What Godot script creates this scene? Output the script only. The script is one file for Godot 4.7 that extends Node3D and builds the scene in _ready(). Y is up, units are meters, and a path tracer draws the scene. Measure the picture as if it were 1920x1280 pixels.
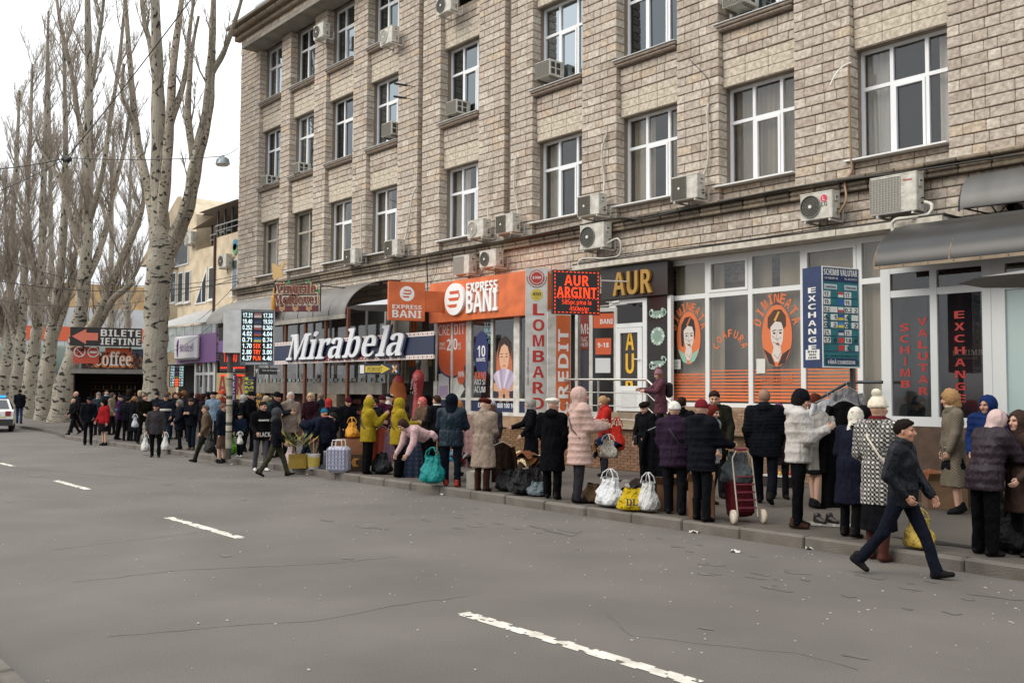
extends Node3D

var used := {}
var mats := {}
var rng := RandomNumberGenerator.new()
var unit_box: ArrayMesh
var font_bold := SystemFont.new()
var font_sans := SystemFont.new()
var font_serif := SystemFont.new()
var font_serif_bold := SystemFont.new()
var font_mono := SystemFont.new()
var tex := {}
const PLAN := Basis(Vector3.RIGHT, Vector3.FORWARD, Vector3.UP)

class MB:
	var v := PackedVector3Array()
	var n := PackedVector3Array()
	var u := PackedVector2Array()
	var c := PackedColorArray()
	var ix := PackedInt32Array()
	var col := Color.WHITE
	func quad(a: Vector3, b: Vector3, d: Vector3, e: Vector3) -> void:
		var nn := (b - a).cross(e - a)
		if nn.length_squared() < 1e-14: nn = (d - b).cross(e - b)
		nn = nn.normalized()
		var k := v.size()
		v.append(a); v.append(b); v.append(d); v.append(e)
		for i in 4:
			n.append(nn); c.append(col)
		u.append(Vector2(0, 1)); u.append(Vector2(1, 1)); u.append(Vector2(1, 0)); u.append(Vector2(0, 0))
		ix.append(k); ix.append(k + 2); ix.append(k + 1); ix.append(k); ix.append(k + 3); ix.append(k + 2)
	func tri(a: Vector3, b: Vector3, d: Vector3) -> void:
		var nn := (b - a).cross(d - a).normalized()
		var k := v.size()
		v.append(a); v.append(b); v.append(d)
		for i in 3:
			n.append(nn); c.append(col); u.append(Vector2.ZERO)
		ix.append(k); ix.append(k + 2); ix.append(k + 1)
	func box(ctr: Vector3, s: Vector3, t := Transform3D()) -> void:
		var h := s / 2.0
		var p := []
		for i in 8:
			p.append(t * (ctr + Vector3(h.x if i & 1 else -h.x, h.y if i & 2 else -h.y, h.z if i & 4 else -h.z)))
		quad(p[4], p[5], p[7], p[6]); quad(p[1], p[0], p[2], p[3]); quad(p[5], p[1], p[3], p[7])
		quad(p[0], p[4], p[6], p[2]); quad(p[6], p[7], p[3], p[2]); quad(p[0], p[1], p[5], p[4])
	func span(a: Vector3, b: Vector3, t := Transform3D()) -> void:
		box((a + b) / 2.0, (b - a).abs(), t)
	func bevel(ctr: Vector3, s: Vector3, r: float, t := Transform3D()) -> void:
		var h := s / 2.0
		r = minf(r, minf(h.x, minf(h.y, h.z)) * 0.95)
		var f := []
		for ax in 3:
			for sg in [-1.0, 1.0]:
				var e := Vector3.ZERO; e[ax] = sg
				var a := Vector3.ZERO; a[(ax + 1) % 3] = 1.0
				var b := Vector3.ZERO; b[(ax + 2) % 3] = 1.0
				if sg < 0.0:
					var tmp := a; a = b; b = tmp
				var o := ctr + e * h
				var ha := a * (h - Vector3.ONE * r)
				var hb := b * (h - Vector3.ONE * r)
				quad(t * (o - ha - hb), t * (o + ha - hb), t * (o + ha + hb), t * (o - ha + hb))
		for ax in 3:
			var p1 := (ax + 1) % 3
			var p2 := (ax + 2) % 3
			for s1 in [-1.0, 1.0]:
				for s2 in [-1.0, 1.0]:
					var q := []
					for k in 4:
						var w := Vector3.ZERO
						w[ax] = (h[ax] - r) * (-1.0 if k == 0 or k == 3 else 1.0)
						w[p1] = s1 * (h[p1] - (r if k > 1 else 0.0))
						w[p2] = s2 * (h[p2] - (0.0 if k > 1 else r))
						q.append(t * (ctr + w))
					if s1 * s2 > 0: quad(q[3], q[2], q[1], q[0])
					else: quad(q[0], q[1], q[2], q[3])
		for i in 8:
			var g := Vector3(1.0 if i & 1 else -1.0, 1.0 if i & 2 else -1.0, 1.0 if i & 4 else -1.0)
			var a := ctr + g * (h - Vector3(0, r, r))
			var b := ctr + g * (h - Vector3(r, 0, r))
			var d := ctr + g * (h - Vector3(r, r, 0))
			if g.x * g.y * g.z > 0: tri(t * a, t * b, t * d)
			else: tri(t * a, t * d, t * b)
	func tube(pts: PackedVector3Array, rad: PackedFloat32Array, sides := 8, cap := true, squash := 1.0) -> void:
		var k := v.size()
		var m := pts.size()
		var side := Vector3.RIGHT
		for i in m:
			var d := (pts[mini(i + 1, m - 1)] - pts[maxi(i - 1, 0)]).normalized()
			if i == 0:
				side = d.cross(Vector3.UP if absf(d.y) < 0.9 else Vector3.RIGHT).normalized()
			side = (side - d * side.dot(d)).normalized()
			var up := side.cross(d)
			for j in sides:
				var a := TAU * j / sides
				var o := side * cos(a) + up * (sin(a) * squash)
				v.append(pts[i] + o * rad[i]); n.append((side * cos(a) + up * (sin(a) / squash)).normalized()); c.append(col)
				u.append(Vector2(float(j) / sides, float(i) / m))
		for i in m - 1:
			for j in sides:
				var a := k + i * sides + j
				var b := k + i * sides + (j + 1) % sides
				ix.append(a); ix.append(b); ix.append(b + sides); ix.append(a); ix.append(b + sides); ix.append(a + sides)
		if cap:
			for e in [0, m - 1]:
				if rad[e] < 0.002: continue
				var d2 := (pts[0] - pts[1]) if e == 0 else (pts[m - 1] - pts[m - 2])
				var q := v.size()
				for j in sides:
					v.append(v[k + e * sides + j]); n.append(d2.normalized()); c.append(col); u.append(Vector2.ZERO)
				for j in range(1, sides - 1):
					if e == 0: ix.append(q); ix.append(q + j + 1); ix.append(q + j)
					else: ix.append(q); ix.append(q + j); ix.append(q + j + 1)
	func rod(a: Vector3, b: Vector3, r: float, sides := 8) -> void:
		tube(PackedVector3Array([a, b]), PackedFloat32Array([r, r]), sides)
	func line(pts: Array, r: float, sides := 6) -> void:
		var rr := PackedFloat32Array(); rr.resize(pts.size()); rr.fill(r)
		tube(PackedVector3Array(pts), rr, sides)
	func lathe(prof: Array, sides := 16, t := Transform3D()) -> void:
		var k := v.size()
		var m := prof.size()
		for i in m:
			var pa: Vector2 = prof[maxi(i - 1, 0)]
			var pb: Vector2 = prof[mini(i + 1, m - 1)]
			var tn := Vector2(pb.y - pa.y, pa.x - pb.x).normalized()
			for j in sides:
				var a := TAU * j / sides
				v.append(t * Vector3(cos(a) * prof[i].x, prof[i].y, sin(a) * prof[i].x))
				n.append((t.basis * Vector3(cos(a) * tn.x, tn.y, sin(a) * tn.x)).normalized()); c.append(col); u.append(Vector2(float(j) / sides, float(i) / m))
		for i in m - 1:
			for j in sides:
				var a := k + i * sides + j
				var b := k + i * sides + (j + 1) % sides
				ix.append(a); ix.append(b); ix.append(b + sides); ix.append(a); ix.append(b + sides); ix.append(a + sides)
	func prism(poly: PackedVector2Array, z0: float, z1: float, t := Transform3D()) -> void:
		if Geometry2D.is_polygon_clockwise(poly): poly.reverse()
		var tr := Geometry2D.triangulate_polygon(poly)
		for i in range(0, tr.size(), 3):
			var a := poly[tr[i]]; var b := poly[tr[i + 1]]; var d := poly[tr[i + 2]]
			if (b - a).cross(d - a) < 0.0:
				var q := b; b = d; d = q
			tri(t * Vector3(a.x, a.y, z1), t * Vector3(b.x, b.y, z1), t * Vector3(d.x, d.y, z1))
			tri(t * Vector3(a.x, a.y, z0), t * Vector3(d.x, d.y, z0), t * Vector3(b.x, b.y, z0))
		for i in poly.size():
			var a := poly[i]; var b := poly[(i + 1) % poly.size()]
			quad(t * Vector3(a.x, a.y, z0), t * Vector3(b.x, b.y, z0), t * Vector3(b.x, b.y, z1), t * Vector3(a.x, a.y, z1))
	func sheet(f: Callable, nu: int, nv: int) -> void:
		var k := v.size()
		for j in nv + 1:
			for i in nu + 1:
				var s := float(i) / nu; var t := float(j) / nv
				var p: Vector3 = f.call(s, t)
				var ds: Vector3 = f.call(minf(s + 0.01, 1.0), t) - f.call(maxf(s - 0.01, 0.0), t)
				var dt: Vector3 = f.call(s, minf(t + 0.01, 1.0)) - f.call(s, maxf(t - 0.01, 0.0))
				var nn := ds.cross(dt).normalized()
				v.append(p); n.append(nn); c.append(col); u.append(Vector2(s, t))
		for j in nv:
			for i in nu:
				var a := k + j * (nu + 1) + i
				ix.append(a); ix.append(a + nu + 2); ix.append(a + 1); ix.append(a); ix.append(a + nu + 1); ix.append(a + nu + 2)
	func add(m: Array, t: Transform3D, cc := Color.WHITE) -> void:
		var k := v.size()
		var mv: PackedVector3Array = m[0]
		var mn: PackedVector3Array = m[1]
		var mc: PackedColorArray = m[2]
		for i in mv.size():
			v.append(t * mv[i]); n.append((t.basis * mn[i]).normalized()); u.append(Vector2.ZERO)
			c.append(mc[i] * cc)
		var flip := t.basis.determinant() < 0.0
		var mi: PackedInt32Array = m[3]
		for i in range(0, mi.size(), 3):
			ix.append(k + mi[i])
			ix.append(k + mi[i + (2 if flip else 1)]); ix.append(k + mi[i + (1 if flip else 2)])
	func mesh() -> ArrayMesh:
		var a := []
		a.resize(Mesh.ARRAY_MAX)
		a[Mesh.ARRAY_VERTEX] = v; a[Mesh.ARRAY_NORMAL] = n; a[Mesh.ARRAY_TEX_UV] = u; a[Mesh.ARRAY_COLOR] = c; a[Mesh.ARRAY_INDEX] = ix
		var m := ArrayMesh.new()
		if ix.size() > 0: m.add_surface_from_arrays(Mesh.PRIMITIVE_TRIANGLES, a)
		return m

class Field:
	var o: Vector3
	var h: float
	var nx: int
	var ny: int
	var nz: int
	var g := PackedFloat32Array()
	func _init(lo: Vector3, hi: Vector3, cell: float) -> void:
		o = lo; h = cell
		nx = int((hi.x - lo.x) / cell) + 2; ny = int((hi.y - lo.y) / cell) + 2; nz = int((hi.z - lo.z) / cell) + 2
		g.resize(nx * ny * nz); g.fill(1.0)
	func cone(a: Vector3, b: Vector3, ra: float, rb: float, k: float, flat := 1.0, e1 := Vector3.RIGHT, cut := false) -> void:
		var ab := b - a
		var L := maxf(ab.length(), 0.0001)
		var w := ab / L
		if absf(e1.dot(w)) > 0.9: e1 = Vector3.BACK
		e1 = (e1 - w * e1.dot(w)).normalized()
		var e2 := w.cross(e1)
		var m := maxf(ra, rb) + k + h * 2.2
		var lo := Vector3(minf(a.x, b.x), minf(a.y, b.y), minf(a.z, b.z)) - Vector3.ONE * m
		var hi := Vector3(maxf(a.x, b.x), maxf(a.y, b.y), maxf(a.z, b.z)) + Vector3.ONE * m
		var x0 := maxi(0, int((lo.x - o.x) / h)); var x1 := mini(nx - 1, int((hi.x - o.x) / h) + 1)
		var y0 := maxi(0, int((lo.y - o.y) / h)); var y1 := mini(ny - 1, int((hi.y - o.y) / h) + 1)
		var z0 := maxi(0, int((lo.z - o.z) / h)); var z1 := mini(nz - 1, int((hi.z - o.z) / h) + 1)
		var fi := 1.0 / flat
		var ms := minf(1.0, flat)
		var lim := k + h * 2.2
		for z in range(z0, z1 + 1):
			for y in range(y0, y1 + 1):
				var i := (z * ny + y) * nx + x0
				var q := Vector3(o.x + x0 * h, o.y + y * h, o.z + z * h) - a
				for x in range(x0, x1 + 1):
					var t := q.dot(w)
					var tc := clampf(t, 0.0, L)
					var dx := q.dot(e1)
					var dz := q.dot(e2) * fi
					var dt := t - tc
					var d := (sqrt(dx * dx + dz * dz + dt * dt) - ra - (rb - ra) * tc / L) * ms
					if cut: d = maxf(d, absf(t - L * 0.5) - L * 0.5)
					if d < lim:
						var e := g[i]
						var s := k - absf(d - e)
						g[i] = (minf(d, e) - s * s * 0.25 / k) if s > 0.0 else minf(d, e)
					q.x += h
					i += 1
	func ball(p: Vector3, r: Vector3, k: float, sign := 1.0) -> void:
		var ms := minf(r.x, minf(r.y, r.z))
		var m := r + Vector3.ONE * (k + h * 2.2)
		var x0 := maxi(0, int((p.x - m.x - o.x) / h)); var x1 := mini(nx - 1, int((p.x + m.x - o.x) / h) + 1)
		var y0 := maxi(0, int((p.y - m.y - o.y) / h)); var y1 := mini(ny - 1, int((p.y + m.y - o.y) / h) + 1)
		var z0 := maxi(0, int((p.z - m.z - o.z) / h)); var z1 := mini(nz - 1, int((p.z + m.z - o.z) / h) + 1)
		for z in range(z0, z1 + 1):
			for y in range(y0, y1 + 1):
				var i := (z * ny + y) * nx + x0
				for x in range(x0, x1 + 1):
					var d := ((Vector3(o.x + x * h, o.y + y * h, o.z + z * h) - p) / r).length() - 1.0
					d *= ms
					var e := g[i]
					if sign > 0.0:
						var s := k - absf(d - e)
						g[i] = (minf(d, e) - s * s * 0.25 / k) if s > 0.0 else minf(d, e)
					else:
						var s := k - absf(-d - e)
						g[i] = (maxf(-d, e) + s * s * 0.25 / k) if s > 0.0 else maxf(-d, e)
					i += 1
	func half(p: Vector3, nrm: Vector3) -> void:
		for z in nz:
			for y in ny:
				var i := (z * ny + y) * nx
				var d := (Vector3(o.x, o.y + y * h, o.z + z * h) - p).dot(nrm)
				var st := nrm.x * h
				for x in nx:
					if d > g[i]: g[i] = d
					d += st
					i += 1
	func nets() -> Array:
		var vs := PackedVector3Array()
		var at := PackedInt32Array()
		at.resize(nx * ny * nz); at.fill(-1)
		var lim := h * 2.0
		var sy := nx
		var sz := nx * ny
		for z in nz - 1:
			for y in ny - 1:
				var i := z * sz + y * sy
				for x in nx - 1:
					var a0 := g[i]
					if a0 < lim and a0 > -lim:
						var a1 := g[i + 1]; var a2 := g[i + sy]; var a3 := g[i + sy + 1]
						var a4 := g[i + sz]; var a5 := g[i + sz + 1]; var a6 := g[i + sz + sy]; var a7 := g[i + sz + sy + 1]
						var c := int(a0 < 0.0) + int(a1 < 0.0) + int(a2 < 0.0) + int(a3 < 0.0) + int(a4 < 0.0) + int(a5 < 0.0) + int(a6 < 0.0) + int(a7 < 0.0)
						if c > 0 and c < 8:
							var p := Vector3.ZERO
							var m := 0
							if (a0 < 0.0) != (a1 < 0.0): p.x += a0 / (a0 - a1); m += 1
							if (a2 < 0.0) != (a3 < 0.0): p += Vector3(a2 / (a2 - a3), 1, 0); m += 1
							if (a4 < 0.0) != (a5 < 0.0): p += Vector3(a4 / (a4 - a5), 0, 1); m += 1
							if (a6 < 0.0) != (a7 < 0.0): p += Vector3(a6 / (a6 - a7), 1, 1); m += 1
							if (a0 < 0.0) != (a2 < 0.0): p.y += a0 / (a0 - a2); m += 1
							if (a1 < 0.0) != (a3 < 0.0): p += Vector3(1, a1 / (a1 - a3), 0); m += 1
							if (a4 < 0.0) != (a6 < 0.0): p += Vector3(0, a4 / (a4 - a6), 1); m += 1
							if (a5 < 0.0) != (a7 < 0.0): p += Vector3(1, a5 / (a5 - a7), 1); m += 1
							if (a0 < 0.0) != (a4 < 0.0): p.z += a0 / (a0 - a4); m += 1
							if (a1 < 0.0) != (a5 < 0.0): p += Vector3(1, 0, a1 / (a1 - a5)); m += 1
							if (a2 < 0.0) != (a6 < 0.0): p += Vector3(0, 1, a2 / (a2 - a6)); m += 1
							if (a3 < 0.0) != (a7 < 0.0): p += Vector3(1, 1, a3 / (a3 - a7)); m += 1
							at[i] = vs.size()
							vs.append(o + (Vector3(x, y, z) + p / m) * h)
					i += 1
		var ix := PackedInt32Array()
		for z in range(1, nz - 1):
			for y in range(1, ny - 1):
				var i := z * sz + y * sy + 1
				for x in range(1, nx - 1):
					if at[i] >= 0 or absf(g[i]) < lim:
						var s0 := g[i] < 0.0
						if s0 != (g[i + 1] < 0.0): _q(ix, at[i], at[i - sy], at[i - sy - sz], at[i - sz], s0)
						if s0 != (g[i + sy] < 0.0): _q(ix, at[i], at[i - sz], at[i - sz - 1], at[i - 1], s0)
						if s0 != (g[i + sz] < 0.0): _q(ix, at[i], at[i - 1], at[i - 1 - sy], at[i - sy], s0)
					i += 1
		var ns := PackedVector3Array()
		ns.resize(vs.size())
		for i in range(0, ix.size(), 3):
			var f := (vs[ix[i + 2]] - vs[ix[i]]).cross(vs[ix[i + 1]] - vs[ix[i]])
			ns[ix[i]] += f; ns[ix[i + 1]] += f; ns[ix[i + 2]] += f
		for i in ns.size(): ns[i] = ns[i].normalized()
		var cs := PackedColorArray()
		cs.resize(vs.size()); cs.fill(Color.WHITE)
		return [vs, ns, cs, ix]
	func _q(ix: PackedInt32Array, a: int, b: int, c: int, d: int, s: bool) -> void:
		if a < 0 or b < 0 or c < 0 or d < 0: return
		if s:
			ix.append(a); ix.append(b); ix.append(c); ix.append(a); ix.append(c); ix.append(d)
		else:
			ix.append(a); ix.append(c); ix.append(b); ix.append(a); ix.append(d); ix.append(c)

func arrays_mesh(m: Array) -> ArrayMesh:
	var b := MB.new()
	b.add(m, Transform3D())
	return b.mesh()

func numbered(called: String) -> String:
	var k: int = used.get(called, -1) + 1
	used[called] = k
	return called if k == 0 else "%s_%03d" % [called, k]

func tag(o: Node3D, label: String, category: String, group := "", kind := "") -> Node3D:
	if label: o.set_meta("label", label)
	if category: o.set_meta("category", category)
	if group: o.set_meta("group", group)
	if kind: o.set_meta("kind", kind)
	return o

func thing(called: String, label: String, category: String, at := Vector3.ZERO, turn := 0.0, group := "") -> Node3D:
	var o := Node3D.new()
	o.name = numbered(called); add_child(o)
	o.position = at; o.rotation.y = turn
	tag(o, label, category, group)
	return o

func part(called: String, m: Mesh, mat: Material, parent: Node3D, t := Transform3D()) -> MeshInstance3D:
	var o := MeshInstance3D.new()
	o.mesh = m; o.material_override = mat; o.transform = t
	if parent == self: o.name = numbered(called)
	else:
		var k: int = parent.get_meta("_n_" + called, -1) + 1
		parent.set_meta("_n_" + called, k)
		o.name = called if k == 0 else "%s_%03d" % [called, k]
	parent.add_child(o, true)
	return o

func holder(called: String, parent: Node3D, t := Transform3D()) -> Node3D:
	var o := Node3D.new()
	var k: int = parent.get_meta("_n_" + called, -1) + 1
	parent.set_meta("_n_" + called, k)
	o.name = called if k == 0 else "%s_%03d" % [called, k]
	o.transform = t
	parent.add_child(o, true)
	return o

func struct(called: String, m: Mesh, mat: Material) -> MeshInstance3D:
	var o := part(called, m, mat, self)
	o.set_meta("kind", "structure")
	return o

func boxp(called: String, a: Vector3, b: Vector3, mat: Material, parent: Node3D) -> MeshInstance3D:
	return part(called, unit_box, mat, parent, Transform3D(Basis.from_scale((b - a).abs()), (a + b) / 2.0))

func noise_tex(key: String, size: int, freq: float, oct: int, lo: Color, hi: Color, seedv := 1, kind := FastNoiseLite.TYPE_SIMPLEX_SMOOTH, mid := 0.5, steep := 0.5) -> Texture2D:
	if tex.has(key): return tex[key]
	var nz := FastNoiseLite.new()
	nz.seed = seedv; nz.frequency = freq; nz.fractal_octaves = oct; nz.noise_type = kind
	var t := NoiseTexture2D.new()
	t.width = size; t.height = size; t.seamless = true; t.noise = nz; t.generate_mipmaps = false
	var gr := Gradient.new()
	gr.offsets = PackedFloat32Array([clampf(mid - steep, 0.0, 1.0), clampf(mid + steep, 0.0, 1.0)])
	gr.colors = PackedColorArray([lo, hi])
	t.color_ramp = gr
	tex[key] = t
	return t

func mat(hexa: String, rough := 0.8, metal := 0.0) -> StandardMaterial3D:
	var key := "%s_%.2f_%.2f" % [hexa, rough, metal]
	if mats.has(key): return mats[key]
	var m := StandardMaterial3D.new()
	m.albedo_color = Color(hexa); m.roughness = rough; m.metallic = metal
	mats[key] = m
	return m

func worn(hexa: String, rough := 0.75, scale := 0.7) -> StandardMaterial3D:
	var key := "worn_%s_%.2f_%.2f" % [hexa, rough, scale]
	if mats.has(key): return mats[key]
	var m := StandardMaterial3D.new()
	m.albedo_color = Color(hexa); m.roughness = rough
	m.albedo_texture = noise_tex("dirt", 512, 0.008, 6, Color(0.84, 0.83, 0.81), Color(1, 1, 1), 5, FastNoiseLite.TYPE_SIMPLEX_SMOOTH, 0.45, 0.4)
	m.uv1_triplanar = true; m.uv1_world_triplanar = true; m.uv1_scale = Vector3.ONE * scale * 0.5
	mats[key] = m
	return m

func glow(hexa: String, energy := 1.0) -> StandardMaterial3D:
	var key := "glow_%s_%.2f" % [hexa, energy]
	if mats.has(key): return mats[key]
	var m := StandardMaterial3D.new()
	m.albedo_color = Color(hexa); m.emission_enabled = true; m.emission = Color(hexa); m.emission_energy_multiplier = energy
	mats[key] = m
	return m

func pane_mat(hexa: String, alpha: float, spec := 0.9) -> StandardMaterial3D:
	var key := "pane_%s_%.2f_%.2f" % [hexa, alpha, spec]
	if mats.has(key): return mats[key]
	var m := StandardMaterial3D.new()
	m.albedo_color = Color(Color(hexa), alpha); m.transparency = BaseMaterial3D.TRANSPARENCY_ALPHA
	m.roughness = 0.02; m.metallic_specular = spec
	mats[key] = m
	return m

func lettering(parent: Node3D, called: String, s: String, font: Font, at: Vector3, w: float, hh: float, depth: float, m: Material, turn := Basis(), shear := 0.0) -> MeshInstance3D:
	var tm := TextMesh.new()
	tm.text = s; tm.font = font; tm.font_size = 32; tm.pixel_size = 0.01; tm.depth = 1.0; tm.curve_step = 1.5
	tm.horizontal_alignment = HORIZONTAL_ALIGNMENT_CENTER; tm.vertical_alignment = VERTICAL_ALIGNMENT_CENTER
	var arr := tm.get_mesh_arrays()
	var vs: PackedVector3Array = arr[Mesh.ARRAY_VERTEX]
	if shear != 0.0:
		for i in vs.size(): vs[i].x += vs[i].y * shear
	var lo := Vector3.ONE * 1e9
	var hi := Vector3.ONE * -1e9
	for p in vs:
		lo = lo.min(p); hi = hi.max(p)
	var sz := hi - lo
	var kx := w / sz.x if w > 0.0 else hh / sz.y
	var ky := hh / sz.y if hh > 0.0 else w / sz.x
	var b := MB.new()
	b.v.resize(vs.size())
	var ctr := (hi + lo) / 2.0
	for i in vs.size():
		var p := vs[i] - ctr
		vs[i] = Vector3(p.x * kx, p.y * ky, p.z * depth + depth / 2.0)
	arr[Mesh.ARRAY_VERTEX] = vs
	for k in [Mesh.ARRAY_TANGENT, Mesh.ARRAY_TEX_UV, Mesh.ARRAY_TEX_UV2]: arr[k] = null
	var am := ArrayMesh.new()
	am.add_surface_from_arrays(Mesh.PRIMITIVE_TRIANGLES, arr)
	return part(called, am, m, parent, Transform3D(turn, at))

func ellipse(cx: float, cy: float, rx: float, ry: float, n := 28) -> PackedVector2Array:
	var p := PackedVector2Array()
	for i in n: p.append(Vector2(cx + cos(TAU * i / n) * rx, cy + sin(TAU * i / n) * ry))
	return p

func rect2(x0: float, y0: float, x1: float, y1: float) -> PackedVector2Array:
	return PackedVector2Array([Vector2(x0, y0), Vector2(x1, y0), Vector2(x1, y1), Vector2(x0, y1)])

func poly_part(called: String, poly: PackedVector2Array, z0: float, z1: float, m: Material, parent: Node3D, t := Transform3D()) -> MeshInstance3D:
	var b := MB.new()
	b.prism(poly, z0, z1)
	return part(called, b.mesh(), m, parent, t)

func yaw(deg: float) -> Basis: return Basis(Vector3.UP, deg_to_rad(deg))

func V(x: float, y: float, z: float) -> Vector3: return Vector3(x, y, z)

func W(x: float, y: float) -> Vector2: return Vector2(x, y)

func mv(p: Vector3) -> Transform3D: return Transform3D(Basis(), p)

func lt(parent: Node3D, s: String, font: Font, at: Vector3, w: float, hh: float, depth: float, m: Material, turn := Basis(), shear := 0.0) -> MeshInstance3D:
	return lettering(parent, "lettering", s, font, at, w, hh, depth, m, turn, shear)

func _ready() -> void:
	rng.seed = 20240
	camera_and_light()
	for f in [font_bold, font_sans]: f.font_names = PackedStringArray(["Droid Sans"])
	font_bold.font_weight = 700
	font_serif.font_names = PackedStringArray(["Droid Serif"])
	font_serif_bold.font_names = PackedStringArray(["Droid Serif"]); font_serif_bold.font_weight = 700
	font_mono.font_names = PackedStringArray(["Droid Sans Mono"])
	var ub := MB.new()
	ub.box(Vector3.ZERO, Vector3.ONE)
	unit_box = ub.mesh()
	ground()
	building()
	opposite()
	shops()
	left_side()
	people()
	goods()

func camera_and_light() -> void:
	var cam := Camera3D.new()
	cam.name = "Camera"
	add_child(cam)
	cam.position = Vector3(0, 2.0, 0)
	cam.rotation_order = EULER_ORDER_YXZ
	cam.rotation_degrees = Vector3(2.91, 49.9, 0.342)
	cam.keep_aspect = Camera3D.KEEP_HEIGHT
	cam.fov = rad_to_deg(2.0 * atan(640.0 / 1800.0))
	cam.near = 0.05; cam.far = 600.0
	cam.current = true
	var w := 256
	var hh := 128
	var im := Image.create(w, hh, false, Image.FORMAT_RGBAF)
	var nz := FastNoiseLite.new()
	nz.seed = 4; nz.frequency = 1.4; nz.fractal_octaves = 4
	for y in hh:
		var el := PI * (0.5 - (y + 0.5) / hh)
		for x in w:
			var az := TAU * (x + 0.5) / w
			var d := Vector3(cos(el) * sin(az), sin(el), cos(el) * cos(az))
			var s := maxf(sin(el), 0.0)
			var cl := nz.get_noise_3d(d.x, d.y * 3.0, d.z)
			var L := 0.86 * (1.0 + 1.35 * s) * (1.0 + 0.10 * cl)
			if el < 0.0: L = 0.25
			im.set_pixel(x, y, Color(L * 0.962, L * 0.992, L * 1.02))
	var sm := PanoramaSkyMaterial.new()
	sm.panorama = ImageTexture.create_from_image(im)
	var sky := Sky.new()
	sky.sky_material = sm
	var env := Environment.new()
	env.background_mode = Environment.BG_SKY
	env.sky = sky
	env.tonemap_mode = Environment.TONE_MAPPER_LINEAR
	env.tonemap_exposure = 1.12
	env.sdfgi_enabled = true; env.ssao_enabled = true; env.ssil_enabled = true
	var we := WorldEnvironment.new()
	we.name = "WorldEnvironment"
	we.environment = env
	add_child(we)
	var sun := DirectionalLight3D.new()
	sun.name = "Sun"
	sun.light_energy = 0.5; sun.light_angular_distance = 35.0; sun.light_color = Color(1.0, 0.96, 0.9)
	sun.shadow_enabled = true
	sun.rotation_degrees = Vector3(-38, -25, 0)
	add_child(sun)

func asphalt(hexa: String, seedv: int, sc: float) -> StandardMaterial3D:
	var m := StandardMaterial3D.new()
	m.albedo_color = Color(hexa); m.roughness = 0.86
	m.albedo_texture = noise_tex("grit%d" % seedv, 1024, 0.16, 3, Color(0.66, 0.65, 0.64), Color(1, 0.99, 0.97), seedv, FastNoiseLite.TYPE_SIMPLEX, 0.45, 0.45)
	m.uv1_triplanar = true; m.uv1_world_triplanar = true; m.uv1_scale = Vector3.ONE * sc
	m.detail_enabled = true; m.detail_blend_mode = BaseMaterial3D.BLEND_MODE_MUL
	m.detail_albedo = noise_tex("blotch", 1024, 0.006, 6, Color(0.86, 0.855, 0.85), Color(1, 1, 1), 8, FastNoiseLite.TYPE_SIMPLEX_SMOOTH, 0.45, 0.45)
	m.detail_uv_layer = BaseMaterial3D.DETAIL_UV_2
	m.uv2_triplanar = true; m.uv2_world_triplanar = true; m.uv2_scale = Vector3.ONE * 0.06
	m.heightmap_enabled = true
	m.heightmap_texture = noise_tex("grit_height", 512, 0.2, 3, Color.BLACK, Color.WHITE, 12)
	m.heightmap_scale = 0.15
	return m

func ribbon(pts: Array, w: float, y: float, b: MB, jitter := 0.4) -> void:
	var path := PackedVector2Array()
	for i in pts.size() - 1:
		var n := maxi(1, int((pts[i + 1] - pts[i]).length() / 0.12))
		for k in n:
			path.append(pts[i].lerp(pts[i + 1], float(k) / n) + Vector2(rng.randf_range(-1, 1), rng.randf_range(-1, 1)) * 0.03)
	for i in path.size() - 1:
		var d := (path[i + 1] - path[i]).normalized().orthogonal() * w * 0.5
		var r0 := 1.0 + jitter * sin(i * 1.7) * 0.6
		var r1 := 1.0 + jitter * sin((i + 1) * 1.7) * 0.6
		var a := path[i] - d * r0; var e := path[i] + d * r0
		var f := path[i + 1] + d * r1; var g := path[i + 1] - d * r1
		b.quad(Vector3(a.x, y, a.y), Vector3(e.x, y, e.y), Vector3(f.x, y, f.y), Vector3(g.x, y, g.y))

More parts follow.
